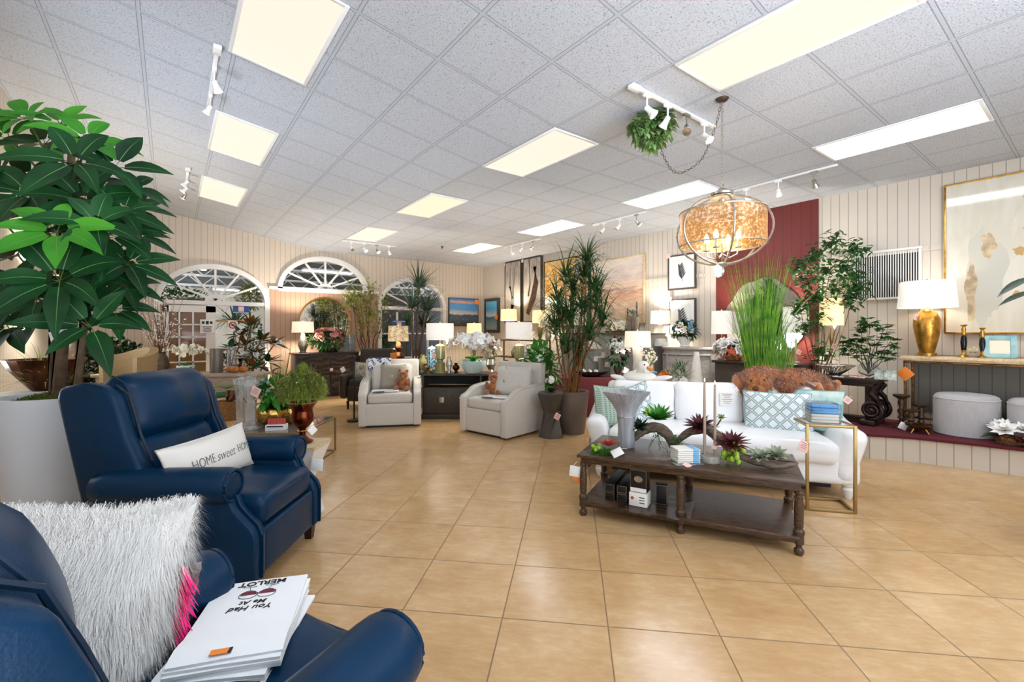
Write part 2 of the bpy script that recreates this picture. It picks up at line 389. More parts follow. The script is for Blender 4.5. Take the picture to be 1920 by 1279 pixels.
b.l(b.mix(b.math('MULTIPLY', g, .8), cc, '745b40'), b.b.inputs['Base Color'])
rr = b.math('ADD', b.math('MULTIPLY', n2, .14), .13); b.l(b.math('ADD', rr, b.math('MULTIPLY', g, .4)), b.b.inputs['Roughness'])
b.bump(b.math('ADD', b.math('SUBTRACT', 1.0, g), b.math('MULTIPLY', n2, .15)), .35, .004)
b = NB('ceiling_tile'); v = b.obj(); x, y, _ = b.sep(v)
GX, GY = .6275, .64
g = b.math('MAXIMUM', b.line(x, GX, .022, 2.95), b.line(y, GY, .022, 1.94))
ge = b.math('MAXIMUM', b.line(x, GX, .034, 2.95), b.line(y, GY, .034, 1.94))
sp = b.noise(v, 85, 3, .6); sp2 = b.noise(v, 2.2, 3)
tile = b.ramp(sp, [(.33, '84888e'), (.43, 'bfc4cb'), (.6, 'c9ced6')])
tile = b.mix(b.math('MULTIPLY', sp2, .2), tile, 'b3b8bf')
b.l(b.mix(g, b.mix(b.math('MULTIPLY', ge, .8), tile, '7c8088'), 'bac0c8'), b.b.inputs['Base Color']); b.b.inputs['Roughness'].default_value = .85
b.bump(b.math('ADD', sp, b.math('MULTIPLY', ge, .4)), .5, .008)
beadboard('panel_beige', 'dacbb8', '978979', 0); beadboard('panel_tan', 'b8937a', '7c5f4c', 0); beadboard('panel_beige_side', 'dacfc0', '968b7c', 1)
beadboard('panel_red', '6c211a', '3c110c', 1, .13); beadboard('panel_platform', 'd5ccbd', '8c8377', 1, .13); beadboard('panel_grey', '7f7c76', '4a4844', 1)
b = NB('pane_glass'); nt = b.nt; tr = b.n('BsdfTransparent'); gl = b.n('BsdfGlossy'); gl.inputs['Roughness'].default_value = .02; fr = b.n('Fresnel'); fr.inputs[0].default_value = 1.18
mx = b.n('MixShader'); b.l(fr.outputs[0], mx.inputs[0]); b.l(tr.outputs[0], mx.inputs[1]); b.l(gl.outputs[0], mx.inputs[2]); b.l(mx.outputs[0], nt.nodes['Material Output'].inputs['Surface'])
def struct(o): o['kind'] = 'structure'; return o
struct(MB().box(((XL + XR) / 2, 4.7, -.05), (XR - XL + .3, 14.1, .1)).build('floor', 'floor_tile', smooth=False))
cm = MB()
for (xa, xb) in ((XL - .1, XK), (XK, XR + .1)):
    za, zb = roof(xa), roof(xb); ya, yb = YF - .1, YB + .1
    cm.add([(xa, ya, za), (xb, ya, zb), (xb, yb, zb), (xa, yb, za), (xa, ya, za + .1), (xb, ya, zb + .1), (xb, yb, zb + .1), (xa, yb, za + .1)],
           [(0, 3, 2, 1), (4, 5, 6, 7), (0, 1, 5, 4), (2, 3, 7, 6), (1, 2, 6, 5), (3, 0, 4, 7)])
struct(cm.build('ceiling', 'ceiling_tile', smooth=False))
# back wall with its three arched openings
ARCH = [dict(x0=-.21, x1=1.80, z0=0.0, zs=2.08, top=2.86), dict(x0=2.02, x1=4.08, z0=2.45, zs=2.45, top=3.24), dict(x0=4.38, x1=6.32, z0=0.0, zs=2.10, top=2.88)]
def arch_z(a, x):
    c = (a['x0'] + a['x1']) / 2; h = (a['x1'] - a['x0']) / 2; u = max(-1, min(1, (x - c) / h)); return a['zs'] + (a['top'] - a['zs']) * sqrt(max(0, 1 - u * u))
xs = {XL - .1, XK, XR + .1}
for a in ARCH:
    for k in range(33): xs.add(round((a['x0'] + a['x1']) / 2 - (a['x1'] - a['x0']) / 2 * cos(pi * k / 32), 5))
xs = sorted(xs); wm = MB()
def slab(b, xa, xb, za0, za1, zb0, zb1, y0, y1):
    b.add([(xa, y0, za0), (xb, y0, zb0), (xb, y0, zb1), (xa, y0, za1), (xa, y1, za0), (xb, y1, zb0), (xb, y1, zb1), (xa, y1, za1)],
          [(0, 1, 2, 3), (7, 6, 5, 4), (0, 4, 5, 1), (3, 2, 6, 7)])
for xa, xb in zip(xs, xs[1:]):
    mid = (xa + xb) / 2; A = [a for a in ARCH if a['x0'] < mid < a['x1']]
    if A:
        a = A[0]; slab(wm, xa, xb, arch_z(a, xa), roof(xa) + .02, arch_z(a, xb), roof(xb) + .02, YB, YB + .14)
        if a['z0'] > 0: slab(wm, xa, xb, 0, a['z0'], 0, a['z0'], YB, YB + .14)
    else: slab(wm, xa, xb, 0, roof(xa) + .02, 0, roof(xb) + .02, YB, YB + .14)
struct(wm.build('wall_back', 'panel_beige', smooth=False))
struct(MB().box((XR + .07, 4.7, HC / 2 + .02), (.14, 14.1, HC + .04)).build('wall_right', 'panel_beige_side', smooth=False))
lm = MB().box((XL - .07, 9.25, 2.05), (.14, 4.9, 4.1)).box((XL - .07, .4, 2.05), (.14, 5.2, 4.1)).box((XL - .07, 4.9, .45), (.14, 3.8, .9)).box((XL - .07, 4.9, 3.15), (.14, 3.8, 1.9)).box((XL - .07, 3.7, 1.55), (.14, 1.4, 1.4))  # unseen window openings added here to light the ceiling and left side
for k in range(2): lm.box((XL - .07, 5.0 + k * .9, 1.55), (.14, .12, 1.4))
struct(lm.build('wall_left', 'panel_beige_side', smooth=False))
fm = MB().box((6.0, YF - .07, 1.75), (3.6, .14, 3.6)).box((1.3, YF - .07, .2), (5.8, .14, .4)).box((1.3, YF - .07, 3.6), (5.8, .14, 1.0))
for k in range(4): fm.box((XL + .1 + k * 1.75, YF - .07, 1.7), (.12, .14, 2.9))
struct(fm.build('wall_front', 'panel_beige', smooth=False))
# tan wainscot under the half round window, its white ledge, and the rails
struct(MB().box((3.09, YB - .006, 1.225), (2.5, .012, 2.45)).build('trim_1', 'panel_tan', smooth=False))
struct(MB().box((3.09, YB - .03, 2.46), (2.56, .06, .07), bev=.01).build('trim_2', 'white_paint'))
struct(MB().box((6.99, YB - .012, 2.46), (1.3, .024, .06)).box((XR - .012, 8.0, 2.46), (.024, 7.2, .06)).box((XR - .012, 1.2, 2.5), (.024, 2.7, .06)).build('trim_3', 'panel_beige_side'))
ya, yb = onright(1535, 500).y, onright(1344, 500).y
struct(MB().box((XR - .012, (ya + yb) / 2, HC / 2), (.024, yb - ya, HC - .002)).box((XR - .03, (ya + yb) / 2, 2.46), (.02, yb - ya, .06)).build('trim_4', 'panel_red', smooth=False))
struct(MB().box((XR - .012, -.6, .8), (.024, 4.3, .72)).build('trim_5', 'panel_grey', smooth=False))
struct(MB().box((XL + .01, 7.6, .06), (.02, 8.0, .12), bev=.004).build('baseboard_left', 'white_paint'))
struct(MB().box((5.9 + 1.05, YB - .01, .06), (1.25, .02, .12), bev=.004).build('baseboard_back', 'white_paint'))
# platform along the right wall
PZ = .29
front = [P(1632, 861), P(1720, 868), P(1820, 881), P(1920, 895)]
poly = [(XR - .002, 4.2), (6.75, 4.2), (6.45, 2.6)] + [(q.x, q.y) for q in front] + [(6.98, -.1), (7.2, -.9), (XR - .002, -.9)]
pm = MB().prism(poly, .001, PZ - .03); struct(pm.build('trim_6', 'panel_platform', smooth=False))
cxp = sum(q[0] for q in poly) / len(poly); poly2 = [(x - (.035 if x < XR - .1 else 0), y) for x, y in poly]
struct(MB().prism(poly2, PZ - .03, PZ, bev=.006).build('trim_7', 'maroon_carpet', smooth=False))
# ---------------------------------------------------------------- windows
def band(b, pts, w, t, y):
    "flat bar of width w, thickness t following pts in the x-z plane"
    L = []; n = len(pts)
    for k in range(n):
        a = Vector(pts[max(0, k - 1)]); c = Vector(pts[min(n - 1, k + 1)]); d = (c - a).normalized(); nn = Vector((-d.y, d.x)); p = Vector(pts[k])
        i, o = p - nn * w / 2, p + nn * w / 2
        L.append([(i.x, y - t / 2, i.y), (o.x, y - t / 2, o.y), (o.x, y + t / 2, o.y), (i.x, y + t / 2, i.y)])
    b.loft(L)
def window(n, a, door=False):
    c = (a['x0'] + a['x1']) / 2; h = (a['x1'] - a['x0']) / 2; y = YB + .02
    root = struct(thing('window_%d' % n, None, None, (0, 0, 0)))
    fr_ = MB(); W = .1
    arc = [(c - (h - W / 2 + .03) * cos(pi * k / 36), a['zs'] + (a['top'] - a['zs'] - W / 2 + .03) * sin(pi * k / 36)) for k in range(37)]
    path = ([(arc[0][0], a['z0'] + .001)] + arc + [(arc[-1][0], a['z0'] + .001)]) if a['z0'] < a['zs'] else arc
    band(fr_, path, W, .16, y)
    fr_.box((c, y, a['zs'] - .02), (2 * h, .13, .085))
    fr_.build('window_frame', 'white_paint', root)
    sp_ = MB(); hub = (c, a['zs'] + .04)
    for deg in (32, 62, 90, 118, 148):
        e = (c + (h - .08) * cos(R(deg)), a['zs'] + (a['top'] - a['zs'] - .08) * sin(R(deg)))
        band(sp_, [hub, e], .04, .05, y)
    band(sp_, [(c - .16 * cos(pi * k / 12), a['zs'] + .02 + .12 * sin(pi * k / 12)) for k in range(13)], .06, .06, y)
    sp_.build('glazing_bar', 'white_paint', root)
    pg = MB(); pts = [(c - h * cos(pi * k / 24) * .97, y + .02, a['zs'] + (a['top'] - a['zs']) * .96 * sin(pi * k / 24)) for k in range(25)]
    pg.add(pts, [tuple(range(25))]); 
    if a['z0'] < a['zs']:
        pg.quad((c - h + .1, y + .02, .1), (c + h - .1, y + .02, .1), (c + h - .1, y + .02, a['zs'] - .05), (c - h + .1, y + .02, a['zs'] - .05))
    pg.build('pane', 'pane_glass', root, smooth=False); return root
w1 = window(1, ARCH[0]); w2 = window(2, ARCH[1]); w3 = window(3, ARCH[2])
# french door in the left half of the first arch
dr = struct(thing('door_1', None, None, (0, 0, 0)))
fr_ = MB(); X0, X1, y = -.12, .80, YB + .0
fr_.box(((X0 + .06), y, 1.0), (.11, .06, 1.98)).box((.71, y, 1.0), (.17, .06, 1.98)).box(((X0 + .8) / 2, y, 1.93), (.92, .06, .14)).box(((X0 + .8) / 2, y, .16), (.92, .06, .3))
fr_.build('door_frame', 'white_paint', dr)
mu = MB()
for xx in (.17, .40): mu.box((xx, y, 1.05), (.03, .04, 1.75))
for k in range(1, 6): mu.box((.28, y, .3 + k * .26), (.72, .04, .028))
mu.build('glazing_bar', 'white_paint', dr)
MB().quad((X0 + .1, y + .01, .3), (.64, y + .01, .3), (.64, y + .01, 1.88), (X0 + .1, y + .01, 1.88)).build('pane', 'pane_glass', dr, smooth=False)
hb = MB().cyl((.70, y - .03, 1.0), (.70, y - .09, 1.0), .012).cyl((.70, y - .085, 1.0), (.60, y - .085, 1.0), .011); hb.build('door_handle', 'brushed_steel', dr)
# bars of the third window's lower lights
mu = MB()
for xx in (4.9, 5.35, 5.8): mu.box((xx, YB + .02, 1.0), (.05, .05, 1.95))
for zz in (.75, 1.4): mu.box((5.35, YB + .02, zz), (1.75, .05, .04))
mu.build('glazing_bar', 'white_paint', w3)
# ---------------------------------------------------------------- the garden showroom beyond the glass
mat('far_wall', 'e9e1cf', .8); mat('far_roof', '7d8287', .6, var=.25, vs=3, stretch=(.3, 9, 1)); mat('far_floor', '9c8b74', .6); mat('far_green_carpet', '2f6a3e', .9); mat('far_dark', '2a2a2c', .6)
struct(MB().box((3.1, 14.2, -.05), (13, 4.9, .1)).build('floor_beyond', 'far_floor', smooth=False))
struct(MB().box((3.1, 16.6, 2.2), (13, .1, 4.4)).box((-3.3, 14.2, 2.2), (.1, 4.9, 4.4)).box((9.5, 14.2, 2.2), (.1, 4.9, 4.4)).build('wall_beyond', 'far_wall', smooth=False))
rf = MB().add([(-3.4, 11.76, 3.72), (9.6, 11.76, 3.72), (9.6, 16.65, 2.75), (-3.4, 16.65, 2.75)], [(0, 1, 2, 3)]); rf.build('ceiling_beyond', 'far_roof', smooth=False)['kind'] = 'structure'
tr_ = MB()
for k in range(5):
    yy = 12.3 + k * .95
    zr = 3.72 - (yy - 11.76) * .1985; tr_.box((3.1, yy, zr - .05), (12.6, .06, .06)).box((3.1, yy, zr - .33), (12.6, .045, .045))
    for j in range(20): tr_.cyl((-3 + j * .62, yy, zr - .33), (-3 + j * .62 + .31, yy, zr - .05), .016, n=6).cyl((-3 + j * .62 + .31, yy, zr - .05), (-3 + j * .62 + .62, yy, zr - .33), .016, n=6)
struct(tr_.build('trim_8', 'white_paint'))
for k, (xx, yy, txt) in enumerate(((.1, 13.2, 'left arched window'), (3.4, 12.7, 'half round window'), (4.4, 14.6, 'half round window at its right'), (1.6, 14.9, 'left arched window at its right'))):
    t = thing('strip_light', 'bright strip light under the grey roof beyond the ' + txt, 'light', (xx, yy, 3.66 - (yy - 11.76) * .1985 - .42))
    MB().box((0, 0, .025), (1.3, .3, .05), bev=.01).build('housing', 'white_metal', t)
    m_ = mat('far_tube', 'ffffff', .5, emit='f4faff', es=12.); MB().box((0, 0, -.008), (1.24, .24, .016)).build('diffuser', m_, t)
struct(MB().box((-.05, 12.6, 1.1), (1.5, .06, 2.2)).build('door_2', 'wood_warm', smooth=False))
struct(MB().box((6.2, 13.6, 1.3), (3.4, .08, 2.6)).build('dark_sheet_beyond', 'far_dark', smooth=False))  # dark sheet standing behind the right arched window
# ---------------------------------------------------------------- ceiling lights
def diffuser(n, col, es, tone):
    mat(n, '6f6e6a', .5, spec=.2, emit=tone, es=es)
diffuser('diffuser_cream', 'fff3d6', PANEL_CREAM, 'fff4df'); diffuser('diffuser_cool', 'ffffff', PANEL_WHITE, 'f1f6ff'); diffuser('diffuser_pink', 'fff0e6', 2.5, 'fff0e4'); diffuser('diffuser_gold', 'fff2c8', PANEL_CREAM, 'fff4d2')
LT = 'recessed ceiling light panel'
rows = [(.40, 0, 4.47, 'diffuser_cream', 'cream %s nearest the camera on the sloping ceiling' % LT), (.40, 0, 7.02, 'diffuser_cream', 'cream %s midway along the sloping ceiling' % LT), (.40, 0, 9.56, 'diffuser_cream', 'small looking cream %s furthest back on the sloping ceiling' % LT),
        (2.96, 1, 1.94, 'diffuser_cream', 'large cream %s above the camera, cut by the top edge' % LT), (2.96, 1, 4.50, 'diffuser_cream', 'cream %s just left of the hanging ivy' % LT), (2.96, 1, 7.08, 'diffuser_gold', 'yellowish %s above the middle of the room' % LT), (2.96, 1, 9.68, 'diffuser_cream', 'yellowish %s over the half round window' % LT),
        (5.46, 1, 1.94, 'diffuser_cool', 'bright white %s at the upper right near the wall' % LT), (5.46, 1, 4.50, 'diffuser_cool', 'bright white %s behind the chandelier chain' % LT), (5.46, 1, 7.08, 'diffuser_cool', 'bright white %s beyond the chandelier over the lamps' % LT), (5.46, 1, 9.66, 'diffuser_pink', 'faintly pink %s furthest back near the corner' % LT),
        (.40, 0, 1.94, 'diffuser_cool', 'unseen white %s added behind the camera on the sloping ceiling' % LT), (2.96, 1, -.62, 'diffuser_cool', 'unseen white %s added behind the camera at mid ceiling' % LT), (5.46, 1, -.62, 'diffuser_cool', 'unseen white %s added behind the camera by the right wall' % LT)]  # unseen panels carried on behind the camera, added to light the room
for (x0, flat, yf, m_, lab) in rows:
    xc = x0 + .30; t = thing('ceiling_light', lab, 'light', (xc, yf - .63, roof(xc) - .001), 0, 'recessed ceiling light panels', ry=0 if flat else math.atan(SL))
    f_ = MB()
    for sx in (-1, 1): f_.box((sx * .295, 0, -.006), (.03, 1.27, .014), bev=.003)
    for sy in (-1, 1): f_.box((0, sy * .62, -.006), (.56, .03, .014), bev=.003)
    f_.build('frame', 'white_metal', t); MB().box((0, 0, -.004), (.56, 1.21, .006)).build('diffuser', m_, t)
# ---------------------------------------------------------------- track lights
def track(label, p, q, heads, col='white_metal', lit=None, seed=0):
    rg = random.Random(seed); p, q = Vector(p), Vector(q); d = (q - p); L = d.length; t = thing('track_light', label, 'track light', p, math.atan2(d.y, d.x), 'track lights on the ceiling')
    e = math.asin(d.z / L); Mt = Matrix.Rotation(-e, 4, 'Y')
    MB().at(Mt).box((L / 2, 0, -.012), (L, .034, .022), bev=.004).build('rail', col, t)
    MB().at(Mt).box((.05, 0, -.02), (.12, .06, .036), bev=.006).build('feed_box', col, t)
    for k in range(heads):
        x = L * (k + .7) / (heads + .3); az = rg.uniform(-1, 1) + (pi / 2 if rg.random() < .5 else -pi / 2); dr_ = Vector((cos(az) * .6, sin(az) * .6, -.7)).normalized()
        c0 = Mt @ Vector((x, 0, -.02)); hd = MB(); hd.box(c0 + Vector((0, 0, -.012)), (.08, .034, .03), bev=.005).cyl(c0 + Vector((0, 0, -.02)), c0 + Vector((0, 0, -.11)), .007, n=8)
        h0 = c0 + Vector((0, 0, -.115)); hd.ball(h0, .018, 8, 6).cyl(h0 - dr_ * .01, h0 + dr_ * .035, .022, .024).cyl(h0 + dr_ * .035, h0 + dr_ * .085, .024, .040)
        s_ = hd.build('spot_head', col if k % 3 != 2 else 'brushed_steel', t)
        on = (k in lit) if lit is not None else True
        MB().cyl(h0 + dr_ * .084, h0 + dr_ * .088, .037).build('lens', 'spot_lens' if on else 'chrome', s_)
def cz(x, y): return Vector((x, y, roof(x) - .002))
track('short white track light beside the nearest cream panel on the left', cz(.32, 4.46), cz(.33, 5.75), 2, lit=(0,), seed=2)
track('small white track light above the tall green tree, further left', cz(.22, 8.1), cz(.22, 9.4), 3, seed=4)
track('white track light across the ceiling above the half round window', cz(2.93, 9.9), cz(4.14, 9.9), 4, lit=(1, 2), seed=5)
track('white track light behind the hanging ivy vine', cz(2.91, 2.3), cz(4.14, 2.3), 4, lit=(0, 3), seed=6)
track('white track light behind the chandelier along the right side', cz(6.25, 3.3), cz(6.22, 1.95), 3, lit=(1,), seed=7)
track('white track light above the sunset painting', cz(6.17, 5.72), cz(6.16, 4.55), 3, lit=(2,), seed=8)
track('white track light furthest back above the tree branch canvases', cz(6.14, 8.46), cz(6.22, 7.25), 3, lit=(0, 2), seed=9)
# ================================================================ blue leather recliners (front is +Y)
def recliner(label, loc, rz, group, rec=0):
    t = thing('recliner', label, 'recliner', loc, rz, group); LB = 'leather_blue'
    for sx in (-1, 1):
        b = MB(); prof = [(-.42, .11), (.475, .11), (.475, .35), (.455, .40), (.405, .45), (.36, .50), (.335, .56), (.32, .63), (-.34, .63), (-.44, .5)]
        b.prism(prof, sx * .31, sx * .425, axis=0, bev=.014)
        # raised welt that follows the scroll down the front post
        b.tube([(sx * .368, y_ + .004, z_) for y_, z_ in [(.476, .12), (.477, .35), (.457, .405), (.407, .455), (.362, .505), (.337, .565)]], .010, 6)
        b.build('side_panel', LB, t, 50)
        b = MB(); n = 22
        def arm_loop(y, r, zc, xs=.0): return [(sx * (.385 + xs) + r * 1.08 * cos(2 * pi * i / n), y, zc + r * sin(2 * pi * i / n)) for i in range(n)]
        zs = [(-.40, .05, .615), (-.38, .075, .618), (-.30, .088, .622), (-.1, .092, .624), (.15, .095, .624), (.27, .097, .624), (.315, .095, .624), (.335, .085, .624)]
        b.loft([arm_loop(*q) for q in zs]); b.build('armrest', LB, t, 60)
        b = MB(); b.lathe([(0, .014), (.03, .014), (.062, .010), (.074, .0), (.074, -.02)][::-1], n=22)
        b.v = [(sx * .385 + p[0], .335 + p[2], .624 + p[1]) for p in b.v]
        b.tube([(sx * .385 + .086 * cos(a), .338, .624 + .082 * sin(a)) for a in [2 * pi * i / 24 for i in range(24)]], .009, 6, closed=True)
        b.build('arm_scroll', LB, t, 50)
        # wing
        HG = T(0, -.16, .45) @ RX(rec) @ T(0, .16, -.45)
        b = MB(); w = [(-.44, .40), (-.10, .40), (-.11, .62), (-.16, .74), (-.225, .88), (-.255, .99), (-.29, 1.10), (-.36, 1.155), (-.47, 1.175), (-.585, 1.15), (-.60, 1.09)]
        b.prism(w, sx * .315, sx * .405, axis=0, bev=.024); b.v = [HG @ Vector(p) for p in b.v]; b.build('wing', LB, t, 60)
        b = MB().at(HG); b.tube([(sx * .318, y_ + .012, z_) for y_, z_ in w[2:8]], .007, 6); b.build('piping', 'piping_blue', t)
    tilt = Matrix.Rotation(R(14), 4, 'X')
    HG = T(0, -.16, .45) @ RX(rec) @ T(0, .16, -.45)
    MB().at(HG).soft((0, -.47, .66), (.64, .10, 1.0), .04, rot=tilt).build('back_shell', LB, t, 60)
    def sag(q): return Vector((q.x, q.y + .012 * sin(q.x * 19) * (q.y > 0), q.z))
    MB().at(HG).soft((0, -.285, .645), (.63, .20, .44), .085, crown=.04, axis=1, rot=tilt, fn=sag).build('back_cushion', LB, t, 70)
    h = MB().at(HG).soft((0, -.365, 1.01), (.645, .245, .40), .11, crown=.05, axis=1, rot=tilt, fn=sag); hb = h.build('headrest_cushion', LB, t, 70)
    for sx in (-1, 1): MB().at(HG).tube([tilt @ Vector((sx * .305, y_, z_)) + Vector((0, -.365, 1.01)) for y_, z_ in ((.0, -.198), (.06, -.18), (.098, -.12), (.108, -.03), (.106, .06), (.085, .14), (.03, .192))], .005, 6).build('piping', 'piping_blue', hb)
    def crease(q): return Vector((q.x, q.y, q.z + .006 * sin(q.x * 22 + q.y * 9) * (q.z > .03)))
    MB().soft((0, .08, .445), (.615, .76, .17), .055, crown=.035, fn=crease, n=8).build('seat_cushion', LB, t, 70)
    b = MB(); zz = .493
    b.tube([(-.285, .435, zz), (-.1, .458, zz + .004), (.1, .458, zz + .004), (.285, .435, zz)], .006, 6)
    b.build('piping', 'piping_blue', t)
    MB().soft((0, .43, .235), (.61, .07, .25), .02, n=4).build('footrest_panel', LB, t, 60)
    MB().box((0, -.02, .20), (.62, .8, .16)).build('base', 'plastic_black', t)
    for sx in (-1, 1):
        for y_ in (.41, -.36):
            MB().at(T(sx * .37, y_, 0)).loft([[(-.022, -.022, .001), (.022, -.022, .001), (.022, .022, .001), (-.022, .022, .001)], [(-.032, -.032, .125), (.032, -.032, .125), (.032, .032, .125), (-.032, .032, .125)]]).build('leg', 'wood_espresso', t)
    return t
# far recliner: its front posts stand along the camera's view line
q0 = C(-1.365, 2.83); az = R(127)
GR = 'pair of blue leather recliners'
def face(az): return -az               # yaw that turns +Y to compass angle az
rA = recliner('blue leather recliner holding a white lettered lumbar pillow', (q0 - Vector((sin(az), cos(az), 0)) * .47), face(az), GR)
azB = YAW + R(26); pB = C(-.31, 1.2); dB = Vector((sin(azB), cos(azB), 0)); rB_ = Vector((cos(azB), -sin(azB), 0))
locB = pB - dB * .335 - rB_ * .385
rB = recliner('blue leather recliner in the near left corner, with the fluffy white pillow', locB, face(azB), GR, 4)
def on(loc, az):                       # local frame of a seat: right, forward, up
    return Matrix.Translation(loc) @ Matrix.Rotation(-az, 4, 'Z')
MA = on(q0 - Vector((sin(az), cos(az), 0)) * .47, az); MBm = on(locB, azB)
# lumbar pillow with lettering, leaning on the far recliner's back
t = thing('lumbar_pillow', 'long white lumbar pillow lettered HOME sweet HOME on the far blue recliner', 'pillow'); t.matrix_world = MA @ T(.06, .0, .68) @ RZ(-4) @ RX(16) @ RY(1)
b = MB().pillow(.70, .29, .19, Matrix.Identity(4), 18, .09, 2.4); b.build('cover', 'linen_white', t, 80)
b = MB(); e = [(-.35, -.145), (.35, -.145), (.35, .145), (-.35, .145)]
pts = []
for k in range(4):
    p, q = e[k], e[(k + 1) % 4]
    for j in range(6):
        u = j / 6; s_ = 1 - .09 * (1 - (2 * u - 1) ** 2); x_, z_ = p[0] + (q[0] - p[0]) * u, p[1] + (q[1] - p[1]) * u
        pts.append((x_ * (s_ if k % 2 else 1), 0, z_ * (s_ if k % 2 == 0 else 1)))
b.tube(pts, .005, 6, closed=True); b.build('piping', 'linen_grey', t)
def curve_on(o, M0, half_w, half_h, th, sq=4):
    "press flat lettering onto a pillow's bulging front"
    for v_ in o.data.vertices:
        u = v_.co.x / half_w; w = v_.co.z / half_h
        v_.co.y += th / 2 * (max(0, 1 - abs(u) ** sq) * max(0, 1 - abs(w) ** sq)) ** .5 + .002
mat('ink_grey', '6f7076', .7)
FACE = Matrix(((-1, 0, 0, 0), (0, 0, 1, 0), (0, 1, 0, 0), (0, 0, 0, 1)))       # lettering plane -> the front of a +Y facing thing
for tx, x_, s_, sh in (('HOME', .155, .078, 0), ('sweet', -.01, .082, .4), ('HOME', -.195, .072, 0)):
    o = writing('lettering', tx, s_, 'ink_grey', t, T(x_, 0, 0) @ FACE, sx=.72 if tx == 'HOME' else .8, shear=sh, bold=-.0012); curve_on(o, None, .35, .145, .19, 2.4)
# fluffy white fur pillow in a clear bag, leaning on the near recliner's back
t = thing('fur_pillow', 'shaggy white fur pillow in clear plastic on the near recliner', 'pillow'); MP = T(C(-1.19, 1.2, .70)) @ Matrix.Rotation(-(YAW + R(138)), 4, 'Z') @ RX(18) @ RY(-11); t.matrix_world = MP
b = MB().pillow(.52, .54, .26, Matrix.Identity(4), 18, .06, 3); core = b.build('cover', 'fur_white', t, 80)
rg = random.Random(11)
def psurf(w, h, th, sq=3):
    def f(rg):
        u, v = rg.uniform(-1, 1), rg.uniform(-1, 1); 
        if rg.random() < .3:
            if rg.random() < .5: u = math.copysign(1 - rg.random() ** 2 * .15, u)
            else: v = math.copysign(1 - rg.random() ** 2 * .15, v)
        s = 1 if rg.random() < .5 else -1
        y = s * th / 2 * (max(0, 1 - abs(u) ** sq) * max(0, 1 - abs(v) ** sq)) ** .5
        return Vector((w / 2 * u * (1 - .06 * (1 - v * v)), y, h / 2 * v * (1 - .06 * (1 - u * u)))), Vector((u ** 3 * .9, s * (1.1 - max(abs(u), abs(v)) ** 3), v ** 3 * .9 + .1)).normalized()
    return f
b = MB(); fur(b, 62000, psurf(.50, .52, .25), .07, .0006, rg, .6, .3, .55); b.build('fur', 'fur_white', t, smooth=False)['kind'] = 'stuff'
b = MB(); 
bag = MB().pillow(.60, .40, .27, T(.0, .012, -.11), 22, .03, 3)
rg = random.Random(5); bag.v = [(x_ + rg.uniform(-.006, .006), y_ * 1.04 + rg.uniform(-.008, .008) + .012 * sin(x_ * 40 + z_ * 22), z_ + rg.uniform(-.006, .006)) for x_, y_, z_ in bag.v]
b2 = NB('plastic_bag'); nt = b2.nt; tr_n = b2.n('BsdfTransparent'); gl_n = b2.n('BsdfGlossy'); gl_n.inputs['Roughness'].default_value = .12; lw = b2.n('LayerWeight'); lw.inputs[0].default_value = .25
mxn = b2.n('MixShader'); b2.l(lw.outputs['Fresnel'], mxn.inputs[0]); b2.l(tr_n.outputs[0], mxn.inputs[1]); b2.l(gl_n.outputs[0], mxn.inputs[2]); b2.l(mxn.outputs[0], nt.nodes['Material Output'].inputs['Surface'])
bag.build('plastic_bag', 'plastic_bag', t, 30)
b = MB(); rg = random.Random(8)
for k in range(260):
    p = Vector((-.25 + rg.uniform(-.006, .01), .03 + rg.uniform(-.05, .05), .0 + rg.uniform(-.09, .09))); b.strap(p, Vector((-.3, .35, -.65 + rg.uniform(-.4, .4))), rg.uniform(.05, .09), .010, .3, 3)
b.build('pink_tuft', 'fur_pink', t, smooth=False)
